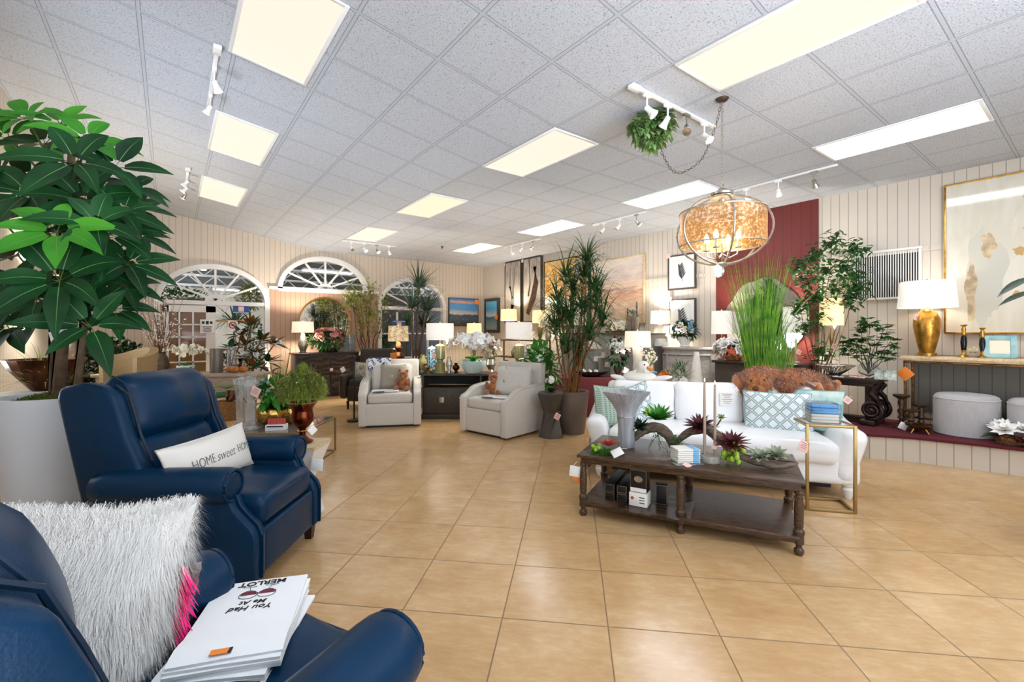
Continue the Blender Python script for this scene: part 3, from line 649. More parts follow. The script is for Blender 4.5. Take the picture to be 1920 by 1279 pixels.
# stack of white tea towels on the near recliner's seat
mat('wine', '6e1c34', .6); mat('tea_towel', 'e9ebec', .85, bump=.1, bs=200)
SZ = .545
for k in range(7):
    top = k == 6; h0 = SZ + .004 + k * .0085; rgk = random.Random(30 + k)
    lab = 'white tea towel printed You Had Me At MERLOT, topmost on the near recliner seat' if top else 'folded white tea towel under the printed one on the near recliner seat'
    t = thing('tea_towel', lab, 'towel', group='stack of tea towels'); M_ = T(C(-.785 + rgk.uniform(-.012, .012), 1.345 + rgk.uniform(-.015, .015), h0)) @ Matrix.Rotation(CR, 4, 'Z') @ RZ(11 + rgk.uniform(-5, 5)) @ RX(-1); t.matrix_world = M_
    W_, L_, n_ = .27, .40, 14; b = MB(); lo = []
    for j in range(n_ + 1):
        y_ = -L_ / 2 + L_ * j / n_; u = max(0, (-y_ - .09) / .11); dz = -.0 * u
        z_ = .010 * sin(pi * u) * (k / 6)
        lo.append([(-W_ / 2, y_, z_), (0, y_, z_ + .001), (W_ / 2, y_, z_), (W_ / 2, y_, z_ + .007), (0, y_, z_ + .0085), (-W_ / 2, y_, z_ + .007)])
    b.loft(lo); b.build('cloth', 'tea_towel', t, 60)
    if k in (2, 6):
        lb = MB().box((-.02, -L_ / 2 + .02, .0165), (.042, .022, .001)).mt(1).box((.006, -L_ / 2 + .02, .0165), (.008, .022, .0012)); lb.build('orange_label', ['tag_orange', 'ink'], t)
    if top:
        UP = RZ(180) @ T(0, 0, .0105)
        def ink(tx, x_, y_, s_, sh=0, bo=.0, sx=1.): writing('lettering', tx, s_, 'ink', t, T(-x_, y_, .0092) @ RZ(180), .0004, sx, sh, bo)
        ink('You Had', 0, .03, .034, .25, .0006); ink('Me At', 0, .062, .03, .25, .0006); ink('MERLOT', 0, .178, .036, 0, .001, 1.05)
        g_ = MB()
        for sx in (-1, 1):
            c0 = Vector((sx * .027, .105, .0095)); lean = sx * .12
            g_.mt(0).tube([c0 + Vector((.026 * cos(a), .02 * sin(a), 0)) for a in [pi * 1.0 + pi * i / 12 for i in range(13)]] + [c0 + Vector((.026, .01, 0)), c0 + Vector((.012, .024, 0)), c0 + Vector((0, .028, 0)), c0 + Vector((-.012, .024, 0)), c0 + Vector((-.026, .01, 0))], .0009, 5, closed=True)
            g_.tube([c0 + Vector((0, .028, 0)), c0 + Vector((lean * .05, .05, 0))], .0009, 5).tube([c0 + Vector((-.02 + lean * .05, .052, 0)), c0 + Vector((lean * .05, .049, 0)), c0 + Vector((.02 + lean * .05, .052, 0))], .0009, 5)
            g_.mt(1).add([c0 + Vector((.024 * cos(a), .002 + .022 * sin(a), 0)) for a in [pi * i / 10 for i in range(11)]], [tuple(range(11))])
        g_.build('wine_glass_print', ['ink', 'wine'], t)
# ================================================================ coffee table group
def local(loc, rz): return Matrix.Translation(loc) @ Matrix.Rotation(rz, 4, 'Z')
AT = CR - R(26.2); L0 = C(1.2, 3.25); LT_ = local(L0, AT); TH = .49
t = thing('coffee_table', 'dark wooden coffee table with turned legs and a low shelf', 'table', L0, AT)
MB().box((0, .35, TH - .012), (1.52, .76, .024), bev=.006).box((0, .35, TH - .045), (1.47, .71, .05), bev=.008).build('tabletop', 'wood_dark', t)
sh = MB().box((0, .35, .115), (1.46, .72, .03), bev=.006).box((0, .35, .092), (1.42, .68, .03), bev=.006).build('shelf', 'wood_dark', t)
legp = [(.0, .001), (.022, .001), (.030, .018), (.030, .035), (.018, .048), (.018, .065), (.03, .075), (.03, .13), (.034, .142), (.034, .158), (.022, .172), (.027, .185), (.029, .30), (.024, .36), (.020, .39), (.027, .40), (.027, .41), (.021, .42), (.026, .425), (.0, .425)]
for y_ in (.03, .67):
    for x_ in (-.725, 0, .725): MB().lathe(legp, (x_, y_, 0), 16).build('leg', 'wood_dark', t)
price_tag(t, (-.79, .02, .34), .085, R(10), 6, 'tag_white'); price_tag(t, (-.775, .03, .285), .06, R(10), 40, 'tag_orange')
# --- white slipcovered sofa wrapped in plastic
AS = CR - R(16.9); S0 = C(1.87, 4.16); LS = local(S0, AS)
t = thing('sofa', 'white slipcovered sofa wrapped in clear plastic behind the coffee table', 'sofa', S0, AS); SW = 'slip_white'
MB().soft((0, .48, .24), (2.28, .90, .23), .05, n=5).build('base', SW, t, 70)
def wr(q): return Vector((q.x + .004 * sin(q.z * 30 + q.y * 17), q.y, q.z + .005 * sin(q.x * 13 + q.y * 19)))
MB().soft((0, .36, .405), (1.94, .80, .20), .07, crown=.03, fn=wr, n=10).build('seat_cushion', SW, t, 70)
def backf(q): return Vector((q.x, q.y + .10 * (q.z), q.z + .006 * sin(q.x * 15)))
MB().soft((0, .86, .58), (2.1, .16, .62), .06, n=8, fn=backf).build('back', SW, t, 70)
for x_ in (-.66, 0, .66): MB().soft((x_, .70, .69), (.66, .22, .44), .08, crown=.03, axis=1, n=8, rot=RX(-10), fn=wr).build('back_cushion', SW, t, 70)
for sx in (-1, 1):
    def armf(q, sx=sx):
        u = (q.y + .46) / .92; top = max(0, q.z + .05) / .3
        return Vector((q.x + sx * (.035 * top + .02 * sin(q.z * 9)), q.y - .02 * top, q.z + top * .17 * max(0, u) ** 1.4 + .004 * sin(q.y * 25)))
    MB().soft((sx * 1.05, .47, .37), (.20, .92, .46), .085, n=9, fn=armf).build('armrest', SW, t, 70)
for sx in (-1, 1):
    for y_ in (.10, .84): MB().lathe([(0, .001), (.022, .001), (.032, .02), (.045, .06), (.05, .085), (.035, .105), (.05, .118), (.05, .14), (0, .14)], (sx * 1.06, y_, 0), 16).build('foot', 'white_paint', t)
MB().box((.0, .5, .1), (1.9, .7, .06)).build('dust_cover', 'black', t)
lb = MB().at(T(.17, .568, .76) @ RX(-10)).box((0, 0, 0), (.13, .002, .13)); lb.mt(1)
for k in range(6): lb.box((0, -.002, .05 - k * .018), (.10 - .02 * (k % 3), .0015, .005))
lb.build('warning_label', ['paper', 'tag_ink'], t)
# plastic draped to the floor at the left
def drape(u, v):
    p = Vector((-1.10 - .10 * v + .02 * sin(v * 9 + u * 14), .02 + u * .9, .60 - .57 * v)); p.x -= .015 * sin(u * 40) * v; return p
b = MB(); n_ = 18; vs = [drape(i / n_, j / 10) for i in range(n_ + 1) for j in range(11)]; b.add(vs, [(i * 11 + j, (i + 1) * 11 + j, (i + 1) * 11 + j + 1, i * 11 + j + 1) for i in range(n_) for j in range(10)])
b.build('plastic_wrap', 'plastic_bag', t, 30)
# --- pillows on the sofa
b = NB('lattice_cloth'); x, y, z = b.sep(b.obj()); xx = b.math('ADD', x, z); zz = b.math('SUBTRACT', x, z)
def trellis(nb, p, w, off=0): return nb.math('MAXIMUM', nb.line(xx, p, w, off), nb.line(zz, p, w, off))
lnA = trellis(b, .118, .036); lnB = trellis(b, .118, .012)
b.l(b.mix(b.math('SUBTRACT', lnA, b.math('MULTIPLY', lnB, .75)), 'e2eaec', '869fa2'), b.b.inputs['Base Color']); b.b.inputs['Roughness'].default_value = .85
b = NB('green_stripe_cloth'); x, y, z = b.sep(b.obj()); w_ = b.math('MULTIPLY', b.line(x, .05, .026), b.line(z, .022, .012)); b.l(b.mix(w_, 'a9bcae', '76907f'), b.b.inputs['Base Color']); b.b.inputs['Roughness'].default_value = .85
b = NB('aqua_cloth'); v = b.obj(); n1 = b.noise(v, 9, 5); b.l(b.ramp(n1, [(.35, 'c9d9d0'), (.5, 'a9c8c6'), (.65, '7fb0bd')]), b.b.inputs['Base Color']); b.b.inputs['Roughness'].default_value = .8
mat('fringe_teal', '83a9a8', .8)
def pillow(name, label, M, w, h, th, m_, piping='fringe_teal', sq=4):
    t = thing(name, label, 'pillow'); t.matrix_world = M
    MB().pillow(w, h, th, Matrix.Identity(4), 14, .06, sq).build('cover', m_, t, 80)
    e = [(-w / 2, -h / 2), (w / 2, -h / 2), (w / 2, h / 2), (-w / 2, h / 2)]; pts = []
    for k in range(4):
        p, q = e[k], e[(k + 1) % 4]
        for j in range(6):
            u = j / 6; s_ = 1 - .06 * (1 - (2 * u - 1) ** 2); x_, z_ = p[0] + (q[0] - p[0]) * u, p[1] + (q[1] - p[1]) * u
            pts.append((x_ * (s_ if k % 2 else 1), 0, z_ * (s_ if k % 2 == 0 else 1)))
    MB().tube(pts, .006, 6, closed=True).build('piping', piping, t); return t
pillow('throw_pillow', 'rectangular pale blue lattice pillow at the right end of the sofa', LS @ T(.60, .44, .665) @ RX(-16) @ RY(1), .60, .40, .15, 'lattice_cloth')
t = pillow('throw_pillow', 'watery teal throw pillow behind the rectangular lattice pillow', LS @ T(.93, .50, .70) @ RZ(-25) @ RX(-20), .46, .40, .15, 'aqua_cloth'); price_tag(t, (.25, .0, .12), .06, .3, 35, 'tag_pink', 0, 'tag_ink')
pillow('throw_pillow', 'sage green patterned throw pillow at the left arm of the sofa', LS @ T(-.97, .36, .66) @ RZ(52) @ RX(-14) @ RY(6), .46, .44, .15, 'green_stripe_cloth', 'leaf_sage')
pillow('throw_pillow', 'square pale blue lattice pillow partly behind the grey fluted vase', LS @ T(-.72, .50, .65) @ RZ(34) @ RX(-18) @ RY(-14), .46, .46, .15, 'lattice_cloth')
# --- shaggy brown plush dog lying over the sofa back
def fuzz(b, c, r, n, L, rg, w=.002):
    "curly plush pile over an ellipsoid"
    c = Vector(c)
    def sf(rg):
        d = rnd_dir(rg); return c + Vector((d.x * r[0], d.y * r[1], d.z * r[2])), Vector((d.x / r[0], d.y / r[1], d.z / r[2])).normalized()
    fur(b, n, sf, L, w, rg, .3, .1)
PD = LS @ T(.58, .78, .875) @ Matrix.Diagonal((1.08, 1.08, 1.15, 1)); t = thing('plush_dog', 'floppy brown shaggy plush dog draped over the sofa back', 'stuffed toy'); t.matrix_world = PD
rg = random.Random(3); b = MB(); bodies = [((-.02, .0, .075), (.20, .13, .10)), ((.30, .03, .035), (.20, .13, .12)), ((.46, .02, -.01), (.12, .11, .10)), ((.2, -.02, .06), (.17, .12, .10)), ((.14, -.10, .02), (.10, .08, .07))]
for c, r in bodies: b.ball(c, 1, 18, 12, r, lump=.12, sd=int(c[0] * 50) + 30)
for c, r in bodies: fuzz(b, c, r, 2200, .04, rg, .0026)
b.tube([(.26, -.05, .10), (.38, -.11, .03), (.44, -.13, -.10)], [.05, .048, .04], 10); b.tube([(.42, .02, .04), (.56, .0, .03), (.58, -.04, .06)], [.05, .045, .03], 10)
b.build('body', 'plush_brown', t, 80)
h = MB(); h.ball((-.10, -.05, .04), 1, 18, 12, (.16, .14, .12), lump=.1, sd=4); fuzz(h, (-.10, -.05, .04), (.16, .14, .12), 2200, .04, rg, .0026); ho = h.build('head', 'plush_brown', t, 80)
h = MB(); h.ball((-.12, -.155, -.01), 1, 16, 10, (.085, .07, .065), lump=.1, sd=9); fuzz(h, (-.12, -.155, -.01), (.085, .07, .065), 700, .02, rg); h.build('muzzle', 'plush_snout', ho, 80)
MB().ball((-.14, -.222, .005), .026, 12, 8, (1.2, .7, .8)).build('nose', 'plush_nose', ho)
for x_, z_ in ((-.17, .07), (-.06, .075)): MB().ball((x_, -.175, z_), .011, 10, 8).build('eye', 'black_gloss', ho)
for sx in (-1, 1):
    e = MB(); c = (-.10 + sx * .165, -.06, -.01); e.ball(c, 1, 14, 10, (.04, .085, .12), rot=RY(sx * 14)); fuzz(e, c, (.05, .09, .13), 700, .03, rg); e.build('ear', 'plush_brown', ho, 80)
# --- white duck soft toy on the left of the sofa back
t = thing('plush_duck', 'white soft duck with an orange bill on the sofa back, above the grey vase', 'stuffed toy', LS @ Vector((-.70, .84, .885)), AS + R(-12))
b = MB(); b.ball((0, .02, .05), 1, 18, 12, (.19, .11, .075)); b.ball((-.22, .0, .03), 1, 14, 8, (.12, .06, .03), rot=RY(12)); b.ball((.23, .02, .045), 1, 14, 8, (.13, .07, .028), rot=RY(-10)); b.tube([(.02, -.02, .08), (.03, -.04, .14), (.05, -.06, .17)], [.06, .045, .045], 12)
b.build('body', 'linen_white', t, 80); hd = MB().ball((.06, -.065, .185), 1, 16, 12, (.065, .055, .055)).build('head', 'linen_white', t)
MB().ball((.135, -.085, .165), 1, 14, 10, (.045, .03, .016), rot=RY(18)).ball((.13, -.085, .152), 1, 12, 8, (.034, .024, .01), rot=RY(24)).build('bill', 'tag_orange', hd)
for y_ in (-.118, -.012): MB().ball((.085, y_, .2), .008, 8, 6).build('eye', 'black_gloss', hd)
# --- grey fluted vase
mat('vase_grey', '9b9ca1', .4, var=.18, vs=5, stretch=(6, 6, .6))
v0 = P(1174, 838, TH); t = thing('fluted_vase', 'tall grey flared vase with a wavy rim on the coffee table', 'vase', (v0.x, v0.y, TH), CR)
def flute(a, z): return 1 + (.16 * max(0, z - .26) / .2) * cos(4 * a + .6) + .012 * cos(16 * a)
prof = [(0, .001), (.062, .001), (.068, .01), (.07, .06), (.066, .14), (.068, .2), (.074, .25), (.076, .262), (.074, .27), (.085, .31), (.11, .36), (.142, .41), (.168, .45), (.172, .46), (.164, .455), (.10, .36), (.06, .27), (.0, .25)]
MB().lathe(prof, n=48, wob=flute).build('body', 'vase_grey', t, 50)
MB().tube([(.0775 * cos(a) * flute(a, .255), .0775 * sin(a) * flute(a, .255), .257) for a in [2 * pi * i / 40 for i in range(40)]], .003, 6, closed=True).build('band', 'brushed_steel', t)
# --- succulents
def rosette(b, c, r, n=22, layers=3, w=.3, up=Vector((0, 0, 1)), rg=None, lift=.35, thick=True, bend=.0):
    rg = rg or random; c = Vector(c); x, y, d = frame(up)
    for l in range(layers):
        k = max(4, int(n / layers)); e = lift + l * (1.3 - lift) / layers
        for i in range(k):
            a = 2 * pi * (i + .5 * l) / k + rg.uniform(-.12, .12); q = (x * cos(a) + y * sin(a)) * cos(e) + d * sin(e); L = r * (1 - .16 * l) * rg.uniform(.88, 1.1)
            b.leaf(c, q, L, L * w, up=d, bend=bend, n=3, fold=.25, tip=.8)
def sprig(b, p, d, L, r, n, lw, rg, droop=.0, jit=.6):
    "stem with small leaves set along it"
    p = Vector(p); d = Vector(d).normalized(); pts = []
    for k in range(6):
        u = k / 5; pts.append(p + d * L * u + Vector((0, 0, -droop * L * u * u)))
    b.mt(0).tube(pts, [r * (1 - .6 * k / 5) for k in range(6)], 5); b.mt(1)
    for i in range(n):
        u = .15 + .85 * i / max(1, n - 1); k = min(4, int(u * 5)); q = pts[k].lerp(pts[k + 1], u * 5 - k); dd = (d * .5 + rnd_dir(rg) * jit + Vector((0, 0, .25))).normalized()
        b.leaf(q, dd, lw * rg.uniform(.7, 1.2), lw * .45, bend=rg.uniform(0, .5), n=2)
t = thing('driftwood_arrangement', 'arching driftwood branch set with succulents along the coffee table', 'arrangement', LT_ @ Vector((0, .4, TH)), AT)
inv = (LT_ @ T(0, .4, TH)).inverted()
def dw(px, py, z): return inv @ D(px, py, z)
def wood(b, pts, rad, sd):
    rg = random.Random(sd); q = []; rr = []
    for k in range(len(pts) - 1):
        for j in range(5):
            u = j / 5; p0 = pts[max(0, k - 1)]; p1 = pts[k]; p2 = pts[k + 1]; p3 = pts[min(len(pts) - 1, k + 2)]
            c = .5 * (2 * p1 + (p2 - p0) * u + (2 * p0 - 5 * p1 + 4 * p2 - p3) * u * u + (3 * p1 - p0 - 3 * p2 + p3) * u ** 3); q.append(c + rnd_dir(rg) * .003); rr.append((rad[k] + (rad[k + 1] - rad[k]) * u) * rg.uniform(.9, 1.1))
    q.append(pts[-1]); rr.append(rad[-1]); b.tube(q, rr, 12)
    for s_ in range(5):
        o = rnd_dir(rg) * .8; b.tube([q[k] + Vector((o.x, o.y, abs(o.z))) * rr[k] * .75 for k in range(1, len(q) - 1)], [rr[k] * .34 for k in range(1, len(q) - 1)], 6)
b = MB(); wood(b, [dw(1182, 832, 3.80), dw(1200, 812, 3.78), dw(1228, 801, 3.74), dw(1252, 815, 3.70), dw(1262, 838, 3.66)], [.012, .034, .045, .042, .03], 1); b.build('driftwood', 'driftwood', t, 60)
b = MB(); wood(b, [dw(1260, 838, 3.66), dw(1290, 812, 3.6), dw(1322, 806, 3.5), dw(1350, 822, 3.4), dw(1385, 850, 3.28), dw(1430, 868, 3.2), dw(1470, 873, 3.14), dw(1496, 868, 3.10)], [.018, .03, .036, .038, .034, .03, .026, .008], 2)
wood(b, [dw(1408, 852, 3.3), dw(1445, 855, 3.22), dw(1490, 866, 3.14)], [.012, .03, .012], 4); b.build('driftwood', 'driftwood', t, 60)
rg = random.Random(21)
for nm, px, py, z, r, mt_, n, w, lift in (('succulent', 1236, 788, 3.70, .17, 'leaf_bright', 44, .22, .5), ('succulent', 1200, 803, 3.78, .12, 'leaf_deep', 30, .24, .3), ('succulent', 1312, 800, 3.52, .14, 'leaf_burgundy', 54, .2, .1), ('succulent', 1372, 832, 3.28, .14, 'leaf_burgundy', 56, .2, .1), ('succulent', 1424, 858, 3.2, .095, 'leaf_sage', 26, .42, .25), ('succulent', 1455, 855, 3.16, .1, 'leaf_sage', 26, .42, .25), ('succulent', 1250, 782, 3.70, .05, 'leaf_burgundy', 16, .24, .5), ('succulent', 1352, 785, 3.5, .05, 'leaf_olive', 18, .3, .4)):
    b = MB(); rosette(b, dw(px, py, z), r, n, 3, w, Vector((0, -.35, 1)), rg, lift); b.build(nm, mt_, t, 80)
b = MB().tube([dw(1332, 806, 3.5), dw(1345, 797, 3.5), dw(1352, 786, 3.5)], .006, 6); b.build('stem', 'stem', t)
for px, py, z, r, n in ((1184, 822, 3.8, .055, 16), (1384, 843, 3.28, .06, 20), (1372, 862, 3.28, .07, 22), (1215, 776, 3.72, .04, 10)):
    b = MB(); c = dw(px, py, z)
    for k in range(n):
        d = rnd_dir(rg, -.2, 1); b.ball(c + d * r * rg.uniform(.5, 1), r * .26, 8, 6, (1, 1, 1.3))
    b.build('sedum', 'leaf_lime', t)
for px, py, z in ((1232, 812, 3.68), (1262, 815, 3.62)):
    b = MB()
    for k in range(9): sprig(b, dw(px + rg.uniform(-8, 8), py, z), Vector((rg.uniform(-.8, .8), rg.uniform(-.5, .2), -.4)), rg.uniform(.09, .16), .0018, 9, .022, rg, .5)
    b.build('trailing_vine', ['stem', 'leaf_mid'], t, 80)
# small succulent tuft at the table's left end, with its tag
c0 = P(1132, 850, TH); t = thing('succulent_tuft', 'small red and lime succulent tuft at the left end of the coffee table', 'plant', (c0.x, c0.y, TH), AT)
b = MB()
for k in range(150): d = rnd_dir(rg, .1, 1); b.leaf(Vector((d.x * .075, d.y * .06, .002)), d, rg.uniform(.04, .075), .011, n=2)
b.build('foliage', 'leaf_bright', t, 80)
b = MB(); rosette(b, (.04, 0, .06), .095, 34, 3, .25, Vector((0, 0, 1)), rg, .4); b.build('rosette', 'petal_red', t, 80)
b = MB()
for k in range(9): b.ball((-.06 + rg.uniform(-.03, .03), rg.uniform(-.03, .03), .02 + rg.uniform(0, .04)), .017, 8, 6)
b.build('sedum', 'leaf_lime', t); price_tag(t, (.12, -.06, .035), .085, R(-18), 40, 'tag_white', -55)
# candle holder with two tapers
c0 = P(1331, 866, TH); t = thing('candle_holder', 'round grey stone holder carrying two tall taupe taper candles', 'candle holder', (c0.x, c0.y, TH), AT)
mat('stone_grey', '9a968d', .7, var=.2, vs=40); mat('taper_taupe', 'a2907f', .5)
MB().lathe([(0, .001), (.068, .001), (.07, .006), (.07, .042), (.064, .05), (0, .05)], n=28).build('base', 'stone_grey', t)
for x_, h_ in ((-.036, .585), (.034, .57)):
    w_ = MB().lathe([(0, .05), (.011, .05), (.0105, .2), (.009, .45), (.007, h_), (0, h_ + .004)], (x_, 0, 0), 12).build('taper_candle', 'taper_taupe', t)
    MB().lathe([(0, h_ + .003), (.004, h_ + .012), (.003, h_ + .022), (0, h_ + .034)], (x_, 0, 0), 8).build('flame', 'flame', w_)
price_tag(t, (.03, -.03, .12), .035, 0, 10, 'tag_pink')
# acrylic tray with a stack of folded napkins
c0 = P(1289, 868, TH); AN = AT + R(30); t = thing('acrylic_tray', 'clear acrylic tray under the folded napkins on the coffee table', 'tray', (c0.x, c0.y + .02, TH), AN)
MB().box((0, 0, .004), (.20, .17, .006), bev=.002).box((-.098, 0, .014), (.004, .17, .022)).box((0, -.083, .014), (.20, .004, .022)).build('tray', 'plastic_clear', t)
price_tag(t, (-.03, -.1, .01), .05, .2, 60, 'tag_pink', -60)
mat('napkin_blue', '7db6dc', .8); mat('napkin_white', 'e7e5de', .85)
for k in range(7):
    z0 = TH + .0085 + k * .0145; lab = ['lowest', 'second from the bottom', 'third from the bottom', 'middle', 'third from the top', 'second from the top', 'topmost'][k]
    n_ = thing('napkin', 'white napkin with a blue band, %s of the stack beside the candles' % lab, 'napkin', (c0.x, c0.y + .02, z0), AN + R(random.Random(k).uniform(-2, 2)), 'folded napkins on the coffee table')
    MB().soft((0, 0, .007), (.17, .14, .0138), .0065, n=2).build('cloth', 'napkin_white', n_); MB().box((.052, 0, .007), (.05, .1415, .0142), bev=.004).build('blue_band', 'napkin_blue', n_)
# boxes on the low shelf
SHZ = .13
def shelf(px, py): p = P(px, py, SHZ); return Vector((p.x, p.y, SHZ))
t = thing('acrylic_sheet', 'thin curled clear plastic sheet under the black boxes on the shelf', 'sheet', shelf(1225, 955), AT)
b = MB(); n_ = 10; vs = []
for i in range(n_ + 1):
    x_ = -.27 + .54 * i / n_; z_ = .002 + .03 * max(0, (x_ - .15) / .12) ** 2
    vs += [(x_, -.14, z_), (x_, .22, z_)]
b.add(vs, [(2 * i, 2 * i + 2, 2 * i + 3, 2 * i + 1) for i in range(n_)]); b.build('sheet', 'plastic_bag', t)
mat('box_black', '15151a', .4); mat('box_white', 'eceae6', .5); mat('box_navy', '23284a', .45)
def carton(label, M, d, parts=(), grp=None):
    t = thing('gift_box', label, 'box', group=grp); t.matrix_world = M
    MB().box((0, 0, d[2] / 2), d, bev=.003).build('carton', 'box_black', t)
    e = MB()
    for sx in (-1, 1):
        for sz in (0, 1): e.box((sx * (d[0] / 2 - .004), -d[1] / 2 - .0006, d[2] / 2), (.004, .001, d[2] - .006)); e.box((0, -d[1] / 2 - .0006, .005 + sz * (d[2] - .01)), (d[0] - .006, .001, .004)); e.box((sx * (d[0] / 2 - .004), 0, d[2] + .0006), (.003, d[1] - .008, .001))
    e.build('silver_edging', 'silver', t); return t
lb_ = LT_ @ T(-.53, .09, SHZ + .005)
for i, (x_, y_, L_) in enumerate(((0, 0, .42), (.095, .0, .34))):
    for k in range(2):
        carton('long black box, %s of the %s pair on the shelf' % (('lower', 'upper')[k], ('left', 'right')[i]), lb_ @ T(x_, y_ + L_ / 2, k * .062) @ RZ(0), (.078, L_, .06), grp='long black boxes on the shelf')
t = carton('square black box with an oval emblem standing on a white box', LT_ @ T(-.30, .11, SHZ + .105) @ RZ(-4), (.125, .10, .17))
em = MB().lathe([(0, .0), (.03, 0), (.032, .002), (.0, .003)], n=20); em.v = [(x_, -.0505 - z_, .10 + y_ * .75) for x_, y_, z_ in em.v]; em.build('oval_emblem', 'silver', t)
MB().box((0, -.0508, .018), (.12, .001, .03)).build('white_band', 'box_white', t)
t = thing('gift_box', 'white box with a red seal beneath the square black box', 'box'); t.matrix_world = LT_ @ T(-.30, .105, SHZ + .003) @ RZ(-4)
MB().box((0, 0, .05), (.135, .12, .10), bev=.003).build('carton', 'box_white', t); MB().cyl((-.042, -.0605, .06), (-.042, -.062, .06), .012).build('red_seal', 'petal_red', t)
b = MB()
for k in range(3): b.box((.03, -.0606, .07 - .02 * k), (.04, .001, .006))
b.build('printed_text', 'ink', t)
carton('small black box behind the oval emblem box', LT_ @ T(-.155, .20, SHZ + .004) @ RZ(6), (.085, .085, .15))
# gold C shaped side table with a clear box of napkins
A_C = CR - R(14); c0 = C(2.565, 3.66); t = thing('side_table', 'slim gold metal C shaped side table at the right end of the coffee table', 'table', c0, A_C)
W_, Dp, Hh, br = .36, .27, .70, .022; b = MB()
for sx in (-1, 1): b.box((sx * (W_ / 2 - br / 2), 0, Hh / 2 + .001), (br, br, Hh), bev=.002)
b.build('upright', 'brass_dull', t)
b = MB()
for z_ in (br / 2 + .002, Hh - br / 2):
    b.box((0, 0, z_), (W_ - 2 * br, br, br), bev=.002).box((0, Dp, z_), (W_, br, br), bev=.002)
    for sx in (-1, 1): b.box((sx * (W_ / 2 - br / 2), Dp / 2, z_), (br, Dp - br, br), bev=.002)
b.build('frame', 'brass_dull', t); MB().box((0, Dp / 2, Hh - .006), (W_ - 2 * br, Dp - br, .008)).build('glass_top', 'plastic_clear', t)
price_tag(t, (-.20, -.02, .52), .09, .3, 25, 'tag_pink', 0, 'tag_ink')
b = NB('plaid_napkin'); x, y, z = b.sep(b.obj()); b.l(b.mix(b.math('MAXIMUM', b.line(x, .03, .016), b.line(y, .03, .016)), 'e8eef0', '3f8fc8'), b.b.inputs['Base Color'])
t = thing('napkin_box', 'clear box of blue and white plaid napkins on the gold side table', 'box', local(c0, A_C) @ Vector((-.02, .13, Hh)), A_C + R(-4))
for k in range(6): MB().soft((0, 0, .018 + k * .024), (.20, .19, .023), .01, n=2).build('napkin', 'plaid_napkin' if k > 2 else 'napkin_white', t)
MB().box((0, 0, .081), (.22, .21, .16), bev=.004).build('clear_lid', 'plastic_bag', t)
# ================================================================ plant and flower kit
def blossom(b, c, r, up, rg, n=5, layers=1, cup=.35, w=.75):
    x, y, d = frame(up); c = Vector(c)
    for l in range(layers):
        e = cup + l * .45
        for i in range(n):
            a = 2 * pi * (i + .5 * l) / n + rg.uniform(-.1, .1); q = (x * cos(a) + y * sin(a)) * cos(e) + d * sin(e); b.leaf(c, q, r * (1 - .2 * l), r * w, up=d, bend=.1, n=2, fold=-.1, tip=.6)
def bouquet(t, c, R3, n, r, mts, rg, layers=2, npet=5, name='flower'):
    "heads of flowers set over an ellipsoid, one child mesh per colour"
    c = Vector(c)
    for k in range(n):
        d = rnd_dir(rg, -.25, 1); p = c + Vector((d.x * R3[0], d.y * R3[1], d.z * R3[2])) * rg.uniform(.75, 1.05); f = MB(); blossom(f, p, r * rg.uniform(.8, 1.2), d + Vector((0, 0, .3)), rg, npet, layers); f.build(name, mts[k % len(mts)], t, 80)
def foliage(t, c, R3, n, L, w, m, rg, bend=.3, name='foliage', inner=.3, up=.3):
    c = Vector(c); b = MB()
    for k in range(n):
        d = rnd_dir(rg); u = rg.uniform(inner, 1) ** .6; p = c + Vector((d.x * R3[0], d.y * R3[1], d.z * R3[2])) * u
        b.leaf(p, (d + rnd_dir(rg) * .7 + Vector((0, 0, up))).normalized(), L * rg.uniform(.7, 1.25), w * rg.uniform(.8, 1.2), bend=rg.uniform(0, 2 * bend), n=2)
    return b.build(name, m, t, 80)
def branchy(t, base, tips, r, rg, m='bark', name='trunk', wob=.04):
    b = MB(); base = Vector(base)
    for tp in tips:
        tp = Vector(tp); pts = []
        for k in range(7):
            u = k / 6; pts.append(base.lerp(tp, u) + Vector((0, 0, .0)) + rnd_dir(rg) * wob * sin(pi * u))
        b.tube(pts, [r * (1 - .6 * k / 6) for k in range(7)], 7)
    return b.build(name, m, t, 70)
def strap_head(b, p, n, L, w, rg, up=Vector((0, 0, 1)), bend=.9, zmin=-.2):
    for k in range(n):
        d = rnd_dir(rg, zmin, 1); d = (d + up * .25).normalized(); b.strap(p, d, L * rg.uniform(.7, 1.1), w, bend * rg.uniform(.6, 1.3), 5)
